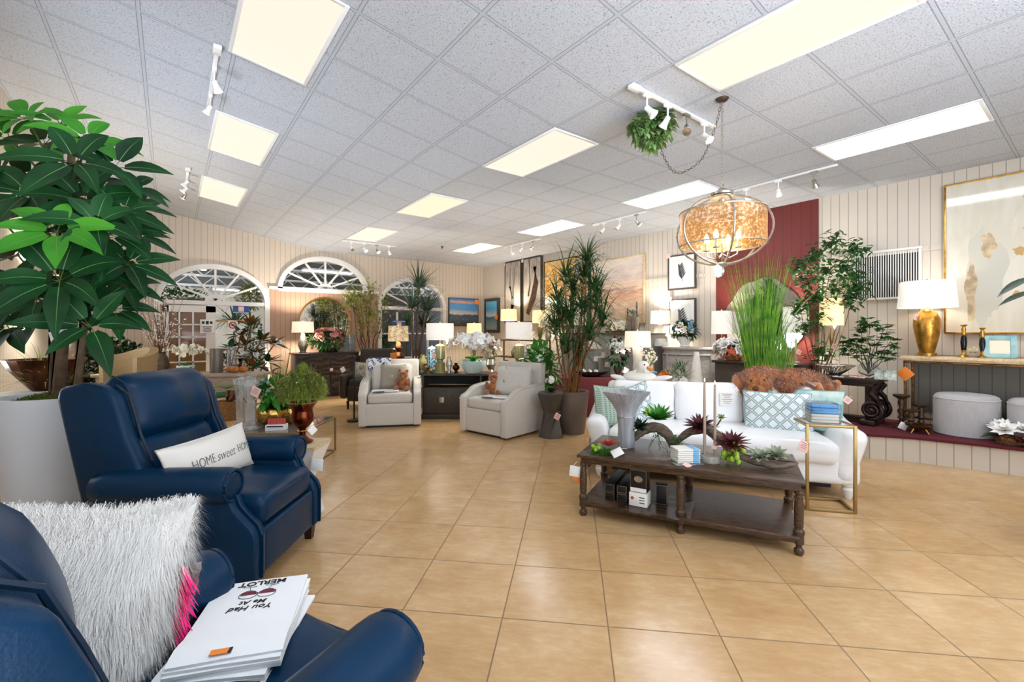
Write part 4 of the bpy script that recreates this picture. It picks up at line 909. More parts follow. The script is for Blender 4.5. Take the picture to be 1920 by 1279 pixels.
# ================================================================ schefflera in its tall white planter
rg = random.Random(42); pc = C(-2.93, 2.93)
t = thing('umbrella_tree', 'tall glossy green umbrella tree in a white tapered planter behind the recliner', 'plant', pc, CR)
MB().lathe([(0, .001), (.205, .001), (.215, .02), (.265, .8), (.29, 1.03), (.29, 1.045), (.265, 1.045), (.255, .98), (0, .98)], n=40).build('planter', 'planter_white', t, 50)
b = MB().lathe([(.258, .985), (.15, 1.03), (.05, 1.05), (0, 1.05)], n=24)
def msurf(rg): a = rg.uniform(0, 6.28); r = .25 * sqrt(rg.random()); return Vector((r * cos(a), r * sin(a), 1.05 - .06 * (r / .25) ** 2)), Vector((cos(a) * .2, sin(a) * .2, 1))
fur(b, 1500, msurf, .03, .003, rg); b.build('moss', 'moss', t, 60)
for (x0, y0, x1, y1, z1, r) in ((-.04, .02, -.10, .02, 2.4, .030), (.03, -.02, .05, .05, 2.75, .042), (.12, .0, .22, -.03, 2.2, .026)):
    MB().tube([(x0, y0, 1.0), ((x0 * 2 + x1) / 3 + .02, y0, 1.5), ((x0 + 2 * x1) / 3 - .02, y1, 2.0), (x1, y1, z1)], [r, r * .9, r * .75, r * .4], 9).build('trunk', 'bark', t, 70)
whorls = []
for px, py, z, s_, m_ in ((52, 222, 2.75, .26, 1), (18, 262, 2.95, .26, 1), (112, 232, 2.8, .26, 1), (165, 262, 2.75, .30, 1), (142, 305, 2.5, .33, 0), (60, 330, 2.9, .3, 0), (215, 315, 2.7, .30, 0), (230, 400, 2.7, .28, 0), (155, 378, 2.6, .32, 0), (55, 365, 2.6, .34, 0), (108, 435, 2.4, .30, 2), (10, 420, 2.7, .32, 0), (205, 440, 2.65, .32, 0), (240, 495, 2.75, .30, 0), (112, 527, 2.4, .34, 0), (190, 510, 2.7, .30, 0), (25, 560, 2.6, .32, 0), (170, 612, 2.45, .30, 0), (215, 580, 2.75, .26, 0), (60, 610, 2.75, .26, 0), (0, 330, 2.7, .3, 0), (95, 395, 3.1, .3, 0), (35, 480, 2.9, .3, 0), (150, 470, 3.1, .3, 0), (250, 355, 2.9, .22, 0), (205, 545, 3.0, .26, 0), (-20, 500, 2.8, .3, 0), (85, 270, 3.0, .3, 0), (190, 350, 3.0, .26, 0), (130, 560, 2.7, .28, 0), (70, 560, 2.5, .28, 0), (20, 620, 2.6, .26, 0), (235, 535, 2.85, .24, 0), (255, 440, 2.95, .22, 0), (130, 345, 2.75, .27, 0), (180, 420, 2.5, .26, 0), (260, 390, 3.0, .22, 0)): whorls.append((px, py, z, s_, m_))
iv = (T(pc) @ RZ(-37)).inverted(); lv = [MB(), MB(), MB()]; st_ = MB()
for px, py, z, s_, m_ in whorls:
    c = iv @ D(px, py, z); ctr = Vector((.03, .02, max(1.5, c.z - .45))); out = (c - Vector((.03, .02, c.z - .15))); out = out.normalized() if out.length > .05 else Vector((0, 0, 1))
    axis = (out * .8 + Vector((0, -.45, .5))).normalized(); x, y, d = frame(axis); k = rg.choice((6, 7, 7, 8))
    st_.tube([ctr + Vector((rg.uniform(-.03, .03), rg.uniform(-.03, .03), 0)), ctr.lerp(c, .5) + Vector((0, 0, .04)), c], [.010, .007, .005], 6)
    for i in range(k):
        a = 2 * pi * i / k + rg.uniform(-.15, .15); q = (x * cos(a) + y * sin(a)) * .9 + d * rg.uniform(.15, .45); L = s_ * rg.uniform(.8, 1.12)
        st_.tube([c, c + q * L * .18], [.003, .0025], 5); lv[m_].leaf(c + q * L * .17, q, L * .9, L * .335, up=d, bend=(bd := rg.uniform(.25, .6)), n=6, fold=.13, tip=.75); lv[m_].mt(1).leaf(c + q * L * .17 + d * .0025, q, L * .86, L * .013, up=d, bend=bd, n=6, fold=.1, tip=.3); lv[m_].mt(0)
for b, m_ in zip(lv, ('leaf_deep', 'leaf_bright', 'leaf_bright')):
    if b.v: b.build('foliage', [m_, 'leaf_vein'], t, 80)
st_.build('petiole', 'stem', t, 60); price_tag(t, iv @ D(112, 634, 2.55), .09, .2, -14, 'tag_white')
# bronze bowl on a grey table at the left edge
bc = C(-4.22, 4.12); t = thing('pedestal_table', 'grey wooden table at the left edge under the bronze bowl', 'table', C(-4.2, 4.1), CR)
MB().box((0, 0, .90), (.62, .6, .035), bev=.008).build('tabletop', 'wood_whitewash', t); MB().lathe([(0, .001), (.2, .001), (.2, .03), (.05, .06), (.05, .84), (.12, .88), (0, .88)], n=20).build('pedestal', 'wood_greybrown', t)
t = thing('bronze_bowl', 'large faceted bronze bowl at the left edge beyond the white planter', 'bowl', (bc.x, bc.y, .918))
MB().lathe([(0, .001), (.08, .001), (.10, .01), (.24, .20), (.28, .285), (.27, .285), (.2, .17), (.07, .03), (0, .03)], n=18).build('bowl', 'bronze', t, 15)
b = MB()
for k in range(90): d = rnd_dir(rg, .3, 1); b.strap(Vector((d.x * .08, d.y * .08, .05)), d, rg.uniform(.3, .5), .014, .9, 5)
b.build('grass', 'leaf_olive', t, 80)
# hedge bush far left
bc = C(-5.85, 6.6); t = thing('boxwood_bush', 'dense dark green bush seen between the umbrella tree trunks', 'plant', bc)
MB().lathe([(0, .001), (.2, .001), (.24, .4), (.22, .4), (0, .37)], n=20).build('pot', 'planter_taupe', t); foliage(t, (0, 0, .88), (.56, .56, .48), 3200, .075, .05, 'leaf_dark', rg)
b = MB().tube([(0, 0, .3), (0, 0, .8)], .03, 8); b.build('trunk', 'bark', t)
# ---------------------------------------------------------------- console before the arched window
LC = C(-4.42, 6.15); AC_ = CR + R(3); LCM = local(LC, AC_); CH = .895
t = thing('console_table', 'whitewashed console table in front of the left arched window', 'table', LC, AC_)
MB().box((0, 0, CH - .02), (2.1, .42, .04), bev=.006).box((0, 0, CH - .13), (2.02, .36, .18), bev=.006).build('tabletop', 'wood_whitewash', t)
for x_ in (-.97, .97):
    for y_ in (-.15, .15): MB().box((x_, y_, .355), (.07, .07, .708), bev=.006).build('leg', 'wood_whitewash', t)
def onc(px, dy=0., z=6.1): x_ = (px - CX) / F * z; return LCM @ Vector(((x_ + 4.42) * 1.0, dy, CH + .002))
t = thing('twig_vase', 'bundle of bare flowering twigs in a dark vase behind the blue headrest', 'branches', onc(298), AC_)
MB().lathe([(0, .001), (.07, .001), (.10, .1), (.08, .2), (.05, .26), (.06, .28), (.04, .27), (0, .2)], n=20).build('vase', 'iron', t)
b = MB(); w2_ = MB()
for k in range(46):
    a = rg.uniform(0, 6.28); s_ = rg.uniform(.05, .32); tip = Vector((s_ * cos(a), s_ * .6 * sin(a), rg.uniform(.65, 1.18))); p0 = Vector((.02 * cos(a), .02 * sin(a), .2)); pts = [p0.lerp(tip, u / 5) + rnd_dir(rg) * .015 for u in range(6)]
    b.tube(pts, [.004 - .0005 * j for j in range(6)], 5)
    for j in range(7): q = pts[rg.randrange(2, 6)] + rnd_dir(rg) * .02; w2_.ball(q, rg.uniform(.005, .009), 6, 4)
b.build('twigs', 'twig', t); w2_.build('buds', 'petal_cream', t)['kind'] = 'stuff'
def orchid(name, label, loc, rz, pot, H, n_st, spread, sc, rg, potm='planter_aqua', cat='plant', fl='petal_white', nf=11, grp=None):
    t = thing(name, label, cat, loc, rz, grp); pr = pot
    MB().lathe([(0, .001), (pr * .55, .001), (pr * .62, .01), (pr, pr * .75), (pr * 1.02, pr * 1.0), (pr * .93, pr * 1.0), (pr * .85, pr * .8), (0, pr * .8)], n=24, wob=lambda a, z: 1 + .03 * cos(8 * a)).build('pot', potm, t, 50)
    b = MB()
    for k in range(14): a = 2 * pi * k / 14 + rg.uniform(-.2, .2); b.leaf((0, 0, pr * .85), (cos(a), sin(a), rg.uniform(.6, 1.6)), H * .5 * rg.uniform(.7, 1.1), H * .12, bend=.8, n=5, tip=.6)
    b.build('leaves', 'leaf_bright', t, 80); st = MB()
    for k in range(n_st):
        a = 2 * pi * k / n_st + rg.uniform(-.3, .3); s_ = spread * rg.uniform(.6, 1.1); p0 = Vector((.02 * cos(a), .02 * sin(a), pr * .8)); pts = []
        for j in range(9):
            u = j / 8; pts.append(p0 + Vector((cos(a) * s_ * u ** 1.5, sin(a) * s_ * u ** 1.5, H * (1.62 * u - .80 * u ** 2.0 * (1 + .45 * s_ / max(.01, spread))))))
        st.tube(pts, .004 * sc * 3, 5); f = MB()
        for j in range(nf):
            u = .34 + .66 * j / nf; i = min(7, int(u * 8)); q = pts[i].lerp(pts[i + 1], u * 8 - i) + rnd_dir(rg) * sc * .5; dd = (Vector((cos(a), sin(a), .2)) + rnd_dir(rg) * .6).normalized(); f.mt(0); blossom(f, q, sc * rg.uniform(.85, 1.15), dd, rg, 5, 1, .15, .95); f.mt(1).ball(q + dd * sc * .12, sc * .16, 6, 4)
        f.build('flower_spray', [fl, 'petal_cream'], t, 80)
    st.build('stem', 'stem', t); return t
orchid('orchid_plant', 'cream arching orchids in front of the white paned door', onc(345, -.02), AC_, .10, .42, 5, .30, .045, rg, 'white_stone', fl='petal_cream')
mat('hammered_metal', '8f8b86', .3, .9, bump=.4, bs=40)
t = thing('cylinder_vase', 'tall grey metal cylinder vase on the whitewashed console', 'vase', onc(402, -.03)); MB().lathe([(0, .001), (.078, .001), (.08, .01), (.078, .31), (.082, .325), (.07, .322), (.068, .02), (0, .02)], n=28).build('body', 'hammered_metal', t)
t = thing('cylinder_vase', 'clear glass cylinder standing right behind the grey metal vase', 'vase', onc(418, .12)); MB().lathe([(0, .001), (.06, .001), (.06, .35), (.055, .35), (.053, .01), (0, .01)], n=24).build('body', 'plastic_clear', t)
mat('pumpkin', 'b06a2a', .5, var=.3, vs=20)
for k, (px, dy, lab) in enumerate(((430, -.05, 'left'), (441, -.10, 'middle'), (452, -.04, 'right'))):
    t = thing('copper_pumpkin', 'small copper pumpkin, %s one of three on the console end' % lab, 'decoration', onc(px, dy), 0, 'copper pumpkins on the console')
    b = MB().ball((0, 0, .045), .058, 24, 12, (1, 1, .75)); b.v = [(x_ * (1 + .07 * cos(8 * math.atan2(y_, x_))), y_ * (1 + .07 * cos(8 * math.atan2(y_, x_))), z_) for x_, y_, z_ in b.v]; b.build('body', 'pumpkin', t, 60); MB().tube([(0, 0, .075), (.005, 0, .1), (.015, 0, .112)], [.01, .007, .006], 6).build('stalk', 'stem', t)
# tan barrel chair
tc = C(-4.32, 5.05); t = thing('barrel_chair', 'tan upholstered chair back showing left of the blue headrest', 'chair', tc, CR + R(160)); mat('tan_linen', '9c8058', .8, var=.08, vs=60)
b = MB(); L_ = []
for k in range(15):
    a = pi * (k / 14) ; r0, r1 = .24, .31; top = 1.27 - .10 * abs(cos(a)) ** 2
    L_.append([(r0 * cos(a), -r0 * sin(a) + .05, .42), (r1 * cos(a), -r1 * sin(a) + .05, .42), (r1 * cos(a) * 1.06, -r1 * sin(a) * 1.2 + .05, top), (r0 * cos(a) * 1.06, -r0 * sin(a) * 1.2 + .05, top)])
b.loft(L_); b.build('backrest', 'tan_linen', t, 50); MB().soft((0, .07, .44), (.50, .48, .12), .05, crown=.02).build('seat', 'tan_linen', t, 70)
for x_ in (-.2, .2):
    for y_ in (-.12, .26): MB().cyl((x_, y_, .001), (x_, y_, .39), .015, .024).build('leg', 'wood_espresso', t)
# magnolia tree in a wicker basket
def magnolia(t, heads, rg, L=.17, fl=6, r=.055):
    b, br = MB(), MB()
    for c in heads:
        for k in range(11):
            d = rnd_dir(rg, -.3, 1); (b if rg.random() < .58 else br).leaf(Vector(c) + d * .03, d, L * rg.uniform(.7, 1.15), L * .36, bend=.3, n=3, tip=.7)
    b.build('leaves', 'leaf_deep', t, 80); br.build('leaf_undersides', 'leaf_brown', t, 80)
    for c in rg.sample(heads, min(fl, len(heads))): f = MB(); blossom(f, Vector(c) + rnd_dir(rg, 0, 1) * .06, r, rnd_dir(rg, .3, 1), rg, 7, 3, .35); f.build('flower', 'petal_white', t, 80)
mc = P(425, 787); t = thing('magnolia_tree', 'magnolia tree with brown backed leaves in a wicker basket by the arched window', 'plant', mc)
MB().lathe([(0, .001), (.17, .001), (.185, .05), (.195, .29), (.2, .31), (.18, .31), (.175, .27), (0, .27)], n=28).build('basket', 'wicker', t, 40); iv = T(mc).inverted(); heads = [iv @ D(px, py, z) for px, py, z in ((432, 655, 7.4), (450, 630, 7.5), (470, 612, 7.5), (490, 640, 7.4), (515, 645, 7.4), (480, 665, 7.3), (455, 672, 7.4), (500, 680, 7.3), (475, 690, 7.3), (440, 690, 7.5), (460, 650, 7.6), (505, 700, 7.3))]
branchy(t, (0, 0, .25), heads, .022, rg); magnolia(t, heads, rg, .26, 6, .085)
# grass clump beside the window
gc = C(-4.4, 8.6); t = thing('tall_grass', 'tall grass plant between the arched window and the dark sideboard', 'plant', gc); MB().lathe([(0, .001), (.12, .001), (.15, .3), (.14, .3), (0, .27)], n=20).build('pot', 'planter_taupe', t)
b = MB()
for k in range(150): a = rg.uniform(0, 6.28); b.strap((.07 * cos(a), .07 * sin(a), .27), (cos(a) * .14, sin(a) * .14, 1), rg.uniform(.8, 1.35), .013, .25, 5)
b.build('blades', 'grass', t, 80)
# ---------------------------------------------------------------- low glass table and its things
GT = C(-2.56, 5.08); t = thing('glass_coffee_table', 'low metal and glass coffee table behind the far recliner', 'table', GT, CR); W_, Dd, Hh = .84, .92, .42; e = .018; b = MB()
for sx in (-1, 1):
    for sy in (-1, 1): MB().box((sx * (W_ / 2 - e / 2), sy * (Dd / 2 - e / 2), (Hh - e) / 2 + .001), (e, e, Hh - e), bev=.002).build('leg', 'brass_dull', t)
for z_ in (Hh - e / 2, e / 2 + .002):
    b = MB()
    for s_ in (-1, 1): b.box((0, s_ * (Dd / 2 - e / 2), z_), (W_ - 2 * e, e * .98, e), bev=.002).box((s_ * (W_ / 2 - e / 2), 0, z_), (e * .98, Dd - 2 * e, e), bev=.002)
    b.build('frame', 'brass_dull', t)
mat('smoked_glass', '6d6861', .06, spec=.7); MB().box((0, 0, Hh - .004), (W_ - 2 * e, Dd - 2 * e, .008)).build('glass_top', 'smoked_glass', t)
crysp = [(0, .001), (.085, .001), (.09, .02), (.05, .035), (.048, .06), (.055, .3), (.075, .46), (.095, .52), (.082, .52), (.06, .4), (.045, .08), (0, .07)]
b = NB('crystal'); b.b.inputs['Transmission Weight'].default_value = .85; b.b.inputs['Roughness'].default_value = .03; b.b.inputs['Base Color'].default_value = (.95, .96, .96, 1); b.b.inputs['IOR'].default_value = 1.5
for k, (px, py, lab) in enumerate(((470, 804, 'front'), (452, 799, 'left'), (463, 792, 'rear'))):
    p = P(px, py, Hh); t = thing('crystal_vase', 'tall faceted crystal vase on the glass table, %s one of three' % lab, 'vase', (p.x, p.y, Hh), .3 * k, 'crystal vases on the glass table'); MB().lathe(crysp, n=8).build('body', 'crystal', t, 10)
    if k == 0: price_tag(t, (.03, -.09, .40), .10, CR, 28, 'tag_pink', 0, 'tag_ink')
for k, (px, py, lab) in enumerate(((509, 797, 'left'), (545, 793, 'right'))):
    p = P(px, py, Hh); t = thing('gold_planter', 'round gold ribbed pot with green plants on the glass table, the %s pot' % lab, 'plant', (p.x, p.y, Hh), 0, 'gold pots on the glass table')
    MB().lathe([(0, .001), (.07, .001), (.12, .04), (.155, .11), (.15, .17), (.11, .22), (.09, .225), (.08, .2), (0, .2)], n=40, wob=lambda a, z: 1 + .05 * abs(cos(5 * a))).build('pot', 'brass', t, 60)
    foliage(t, (0, 0, .36), (.17, .17, .16), 170, .11, .06, 'leaf_bright', rg, .5); bouquet(t, (0, 0, .42), (.13, .13, .12), 26, .022, ['petal_white'] if k else ['petal_blue'], rg, 1)
t = thing('fern', 'small green fern frond cluster beside the crystal vases', 'plant', P(425, 806, Hh) + Vector((0, 0, Hh)), 0); b = MB()
for k in range(16):
    a = rg.uniform(0, 6.28); d = Vector((cos(a), sin(a), .6)).normalized()
    for j in range(14): u = j / 14; q = d * .22 * u + Vector((0, 0, -.12 * u * u + .01)); s_ = frame(d)[0]; b.leaf(q, (d * .5 + s_ * (1 if j % 2 else -1)).normalized(), .05 * (1 - .7 * u), .014, n=2)
b.build('fronds', 'leaf_bright', t, 80)
p = P(519, 806, Hh); t = thing('card_box', 'small white box of red and white cards before the gold pots', 'box', (p.x, p.y, Hh), CR + R(8))
MB().box((0, 0, .03), (.19, .11, .058), bev=.002).build('box', 'box_white', t); b = MB()
for k in range(6): b.at(T(-.075 + .03 * k, .0, .085) @ RX(-18) @ RY(-8)).box((0, 0, 0), (.026, .008, .07))
b.build('cards', 'petal_red', t); MB().box((0, -.056, .045), (.16, .002, .014)).build('printed_band', 'box_navy', t)
# white hourglass stand and copper urn topiary
hc = P(567, 830, .58); t = thing('hourglass_stand', 'white hourglass side table with beige top beside the far recliner', 'table', (hc.x, hc.y, 0), CR + R(45))
MB().lathe([(0, .001), (.17, .001), (.17, .02), (.10, .28), (.10, .30), (.225, .555), (0, .555)], n=4).build('base', 'white_paint', t, 10); MB().lathe([(0, .555), (.232, .555), (.232, .58), (0, .58)], n=4).build('tabletop', 'wood_live', t, 10); price_tag(t, (.02, -.235, .45), .09, R(-45), 5, 'tag_white')
t = thing('topiary_urn', 'round green topiary with moss ball in a copper urn', 'plant', (hc.x, hc.y, .581), 0)
MB().lathe([(0, .001), (.075, .001), (.078, .012), (.05, .03), (.024, .06), (.024, .085), (.034, .095), (.024, .105), (.05, .125), (.082, .17), (.083, .215), (.075, .245), (.078, .27), (.11, .315), (.108, .322), (.09, .31), (.07, .28), (0, .28)], n=32).build('urn', 'copper', t, 40)
for r_, z_ in ((.109, .318), (.033, .095)): MB().tube([(r_ * cos(a), r_ * sin(a), z_) for a in [2 * pi * i / 32 for i in range(32)]], .005, 6, closed=True).build('gold_rim', 'gold', t)
b = MB()
for k in range(1500):
    d = rnd_dir(rg, -.45, 1); c = Vector((0, 0, .42)); p = c + Vector((d.x * .14, d.y * .14, d.z * .11)); q = (d + Vector((0, 0, -.5)) + rnd_dir(rg) * .5).normalized(); b.strap(p, q, rg.uniform(.05, .11), .004, .6, 3)
    b.leaf(p + q * .04, rnd_dir(rg), .026, .014, n=2)
b.build('foliage', 'leaf_olive', t, 80); b = MB().ball((0, 0, .585), .042, 16, 12); fur(b, 500, lambda rg: ((lambda d: (Vector((0, 0, .585)) + d * .042, d))(rnd_dir(rg))), .012, .002, rg, .1, 0); b.build('moss_ball', 'moss', t, 60)
price_tag(t, (.06, -.06, .10), .06, .2, 50, 'tag_white')

# lamp standing in the far left corner, seen between the leaves
_lc = C(-5.75, 5.9); t = thing('drum_table', 'small round table in the left corner carrying a lit lamp', 'table', _lc); MB().lathe([(0, .001), (.2, .001), (.2, .03), (.04, .06), (.04, .80), (.1, .84), (.25, .85), (.25, .88), (0, .88)], n=24).build('body', 'wood_espresso', t, 40)
LATE_LAMP = _lc
# ================================================================ sideboard group under the half round window
def table_lamp(label, loc, H, sw, sh, base, m, shade='shade', rz=0., grp=None, taper=.94, watt=0., boxy=False, tagc=None):
    "base: lathe profile scaled to end just under the shade"
    t = thing('table_lamp', label, 'lamp', loc, rz, grp); nb = 4 if boxy else 24
    MB().lathe(base, n=28).build('base', m, t, 40)
    zt = H - sh; top = max(p[1] for p in base)
    MB().cyl((0, 0, top - .005), (0, 0, H + .012), .006, n=8).ball((0, 0, H + .02), .012, 10, 8).build('stem', 'brass', t)
    r0, r1 = sw / 2, sw / 2 * taper
    sh_ = MB(); k = nb if not boxy else 40
    def rad(a, z=0): return (1 if not boxy else min(1.25, 1 / max(abs(cos(a)), abs(sin(a)))))
    sh_.lathe([(r0 - .004, zt + .002), (r0, zt), (r1, H), (r1 - .004, H - .002), (r0 - .006, zt + .004)], n=40, wob=rad); sh_.f = [f for f in sh_.f if len(f) == 4]; sh_.mi = sh_.mi[:len(sh_.f)]
    sh_.build('lamp_shade', shade, t, 60)
    sp = MB()
    for a in (0, 2.09, 4.19): sp.cyl((0, 0, H - .012), (r1 * cos(a), r1 * sin(a), H - .012), .002, n=5)
    sp.build('shade_spider', 'brass', t)
    if watt:
        ld = bpy.data.lights.new('bulb', 'POINT'); ld.energy = watt * LAMP_K; ld.color = (1, .92, .80); ld.shadow_soft_size = .05; lo = bpy.data.objects.new('bulb', ld); COL.objects.link(lo); lo.parent = t; lo.location = (0, 0, H - sh * .5)
    if tagc: price_tag(t, tagc, .07, CR - rz, 25, 'tag_pink', 0, 'tag_ink')
    return t
table_lamp('lit table lamp far left, glimpsed between the umbrella tree leaves', (LATE_LAMP.x, LATE_LAMP.y, .881), 1.28, .44, .30, [(0, .001), (.09, .001), (.09, .03), (.03, .06), (.09, .3), (.1, .5), (.05, .8), (.02, .95), (0, .96)], 'silver', 'shade_warm', watt=40)
SB = Vector((2.88, 10.84, 0)); SBH = .98
b = NB('carved_wood'); v = b.obj(); vo = b.n('TexVoronoi'); vo.inputs['Scale'].default_value = 9; b.l(v, vo.inputs['Vector']); nz = b.noise(v, 14, 6); wv = b.n('TexWave'); wv.wave_type = 'RINGS'; wv.inputs['Scale'].default_value = 3; wv.inputs['Distortion'].default_value = 9; b.l(v, wv.inputs['Vector'])
b.l(b.ramp(wv.outputs['Fac'], [(.2, '1c110f'), (.8, '3f2822')]), b.b.inputs['Base Color']); b.b.inputs['Roughness'].default_value = .35; b.bump(b.math('ADD', wv.outputs['Fac'], nz), 1.0, .02)
t = thing('sideboard', 'dark carved wood sideboard under the round mirror', 'sideboard', SB)
MB().box((0, 0, .52), (1.42, .5, .86), bev=.01).build('carcass', 'wood_espresso', t); MB().box((0, 0, SBH - .018), (1.5, .55, .036), bev=.008).build('top', 'wood_espresso', t); MB().box((0, 0, .05), (1.46, .52, .098), bev=.01).build('plinth', 'wood_espresso', t)
for sx in (-1, 1):
    d_ = MB().box((sx * .345, -.256, .52), (.66, .02, .78), bev=.006).build('door', 'carved_wood', t)
MB().box((.02, -.275, .6), (.07, .02, .07), bev=.004).build('square_pull', 'tag_white', t)
def onsb(px, dy=0., H=SBH): a = (px - CX) / F; y_ = SB.y + dy; tt = y_ / (FW[1] + RT[1] * a); return Vector((C(a * tt, tt).x, y_, H + .001))
table_lamp('table lamp with tapered bottle base on the dark sideboard', onsb(568), .69, .46, .24, [(0, .001), (.07, .001), (.075, .02), (.055, .03), (.10, .14), (.105, .2), (.085, .26), (.035, .42), (.02, .44), (0, .44)], 'silver', 'shade', watt=46)
t = thing('flower_arrangement', 'coral and pink flower arrangement before the round mirror', 'flowers', onsb(617, -.04)); MB().lathe([(0, .001), (.2, .001), (.24, .10), (.22, .10), (0, .08)], n=24, sy=.7).build('bowl', 'wood_espresso', t)
foliage(t, (0, 0, .26), (.42, .26, .2), 420, .14, .05, 'leaf_mid', rg, .5); bouquet(t, (0, -.02, .34), (.34, .22, .2), 60, .07, ['petal_coral', 'petal_pink', 'petal_coral', 'petal_red'], rg, 3, 7)
for k, (px, w_, h_, lab) in enumerate(((648, .13, .30, 'tall'), (660, .11, .42, 'taller rear'))):
    t = thing('glass_block_vase', 'blue tinted glass block vase right of the coral flowers, the %s one' % lab, 'vase', onsb(px, -.08 + .2 * k)); mat('blue_glass', 'b9cdd6', .05, trans=.7); MB().box((0, 0, h_ / 2 + .001), (w_, w_, h_), bev=.012).build('body', 'blue_glass', t)
mc = onback(609, 606); t = thing('round_mirror', 'large round gold framed mirror above the dark sideboard', 'mirror', (mc.x, YB - .014, mc.z)); ring = [(.60 * cos(a), -.02, .60 * sin(a)) for a in [2 * pi * i / 56 for i in range(56)]]
MB().tube(ring, .018, 8, closed=True).build('frame', 'gold', t); MB().add([(x_, -.012, z_) for x_, y_, z_ in ring], [tuple(range(56))]).build('glass', 'mirror', t, smooth=False)
# olive tree, leather chair, little table and lamp with the printed shade
oc = C(-3.34, 10.55); t = thing('olive_tree', 'airy olive tree between the round mirror and the right arched window', 'plant', oc); MB().lathe([(0, .001), (.15, .001), (.19, .35), (.17, .35), (0, .32)], n=22).build('pot', 'planter_taupe', t)
tips = [Vector((rg.uniform(-.42, .34), rg.uniform(-.3, .3), rg.uniform(1.4, 2.5))) for _ in range(13)]; branchy(t, (0, 0, .3), tips, .016, rg, wob=.06)
b = MB()
for tp in tips:
    for k in range(95): b.leaf(tp + rnd_dir(rg) * rg.uniform(.02, .30), rnd_dir(rg, -.5, 1), .095, .042, n=2)
b.build('foliage', 'leaf_olive', t, 80); price_tag(t, (-.2, -.1, .95), .09, 0, 10)
ac = C(-2.72, 8.75); t = thing('leather_armchair', 'dark brown leather armchair with nailhead trim behind the left grey chair', 'armchair', ac, face(YAW + R(190)))
MB().soft((0, .02, .30), (.62, .66, .30), .05).build('base', 'leather_black', t, 70); MB().soft((0, .05, .49), (.56, .60, .14), .05, crown=.03).build('seat_cushion', 'leather_black', t, 70); MB().soft((0, -.30, .78), (.74, .16, .68), .06, rot=RX(8), crown=.03, axis=1).build('backrest', 'leather_black', t, 70)
for sx in (-1, 1):
    MB().soft((sx * .37, .02, .42), (.14, .74, .44), .06, fn=lambda q: Vector((q.x, q.y, q.z + (.03 if q.z > 0 else 0) * (1 - q.y)))).build('armrest', 'leather_black', t, 70)
    for k in range(12): pass
    nb_ = MB()
    for k in range(12): nb_.ball((sx * .37 + .05, .392, .24 + .03 * k), .007, 6, 4)
    nb_.build('nailhead_trim', 'brass_dull', t)
for sx in (-1, 1):
    for y_ in (-.26, .30): MB().cyl((sx * .30, y_, .001), (sx * .30, y_, .16), .018, .028).build('leg', 'wood_espresso', t)
price_tag(t, (.33, .42, .75), .09, 0, 30); price_tag(t, (-.38, -.2, .98), .12, .2, 10, 'tag_orange')
pc_ = MB(); t = thing('throw_pillow', 'small floral cream pillow on the dark leather armchair', 'pillow'); t.matrix_world = on(ac, YAW + R(190)) @ T(.16, .0, .70) @ RX(14); mat('floral', 'cfc6ad', .8, col2='7c7c74', vs=22); MB().pillow(.36, .34, .13, Matrix.Identity(4), 10).build('cover', 'floral', t, 80)
lt = C(-2.36, 9.45); t = thing('drum_table', 'round dark side table under the lamp with the printed shade', 'table', lt); MB().lathe([(0, .001), (.22, .001), (.22, .04), (.06, .08), (.05, .60), (.1, .65), (.3, .66), (.3, .69), (0, .69)], n=28).build('body', 'wood_espresso', t, 40)
b = NB('printed_shade'); v = b.obj(); n1 = b.noise(v, 13, 6, .7); cl = b.ramp(n1, [(.4, 'f0dcb4'), (.5, 'd9b98a'), (.56, '8a6a4a'), (.6, 'efdcb6')]); b.l(cl, b.b.inputs['Base Color']); b.l(cl, b.b.inputs['Emission Color']); b.b.inputs['Emission Strength'].default_value = .55
table_lamp('table lamp with a brown printed drum shade by the right arched window', (lt.x, lt.y, .691), .88, .42, .32, [(0, .001), (.13, .001), (.13, .04), (.07, .07), (.12, .18), (.13, .25), (.06, .34), (.09, .42), (.04, .54), (0, .55)], 'bronze', 'printed_shade', watt=34)
# ---------------------------------------------------------------- grey swivel chairs
def swivel(label, loc, az, grp):
    t = thing('swivel_armchair', label, 'armchair', loc, face(az), grp); G_ = 'linen_grey'
    MB().soft((0, .0, .195), (.74, .80, .33), .025).build('base', G_, t, 60); MB().box((0, 0, .016), (.7, .7, .03)).build('swivel_base', 'black', t)
    MB().soft((0, .055, .435), (.66, .69, .15), .045, crown=.025).build('seat_cushion', G_, t, 70)
    for sx in (-1, 1):
        prof = [(.43, .03), (.43, .48), (.40, .52), (.30, .56), (.20, .63), (.12, .655), (-.38, .70), (-.42, .70), (-.42, .03)]
        MB().prism(prof, sx * .345, sx * .46, axis=0, bev=.016).build('armrest', G_, t, 50)
        MB().tube([(sx * .455, y_ + .002, z_ + .004) for y_, z_ in prof[1:7]], .006, 6).build('welt', G_, t)
    MB().soft((0, -.39, .66), (.86, .13, .66), .03, rot=RX(7)).build('back', G_, t, 60); MB().soft((0, -.25, .69), (.64, .17, .46), .07, crown=.04, axis=1, rot=RX(10)).build('back_cushion', G_, t, 70)
    return t
GG = 'grey swivel armchairs'; azL = YAW + R(168); azR = YAW + R(221)
fl_, fr__ = C(-2.29, 6.76), C(-1.385, 6.95); oL = (fl_ + fr__) / 2 - Vector((sin(azL), cos(azL), 0)) * .43; swivel('pale grey swivel armchair facing the camera, with a folded blue throw', oL, azL, GG)
fl_, fr__ = C(-.725, 6.58), C(-.113, 6.036); oR = (fl_ + fr__) / 2 - Vector((sin(azR), cos(azR), 0)) * .43; swivel('pale grey swivel armchair turned left beside the faceted stool', oR, azR, GG)
ML, MR = on(oL, azL), on(oR, azR)
mat('plush_light', 'b07a52', .9, var=.3, vs=30, sheen=.5)
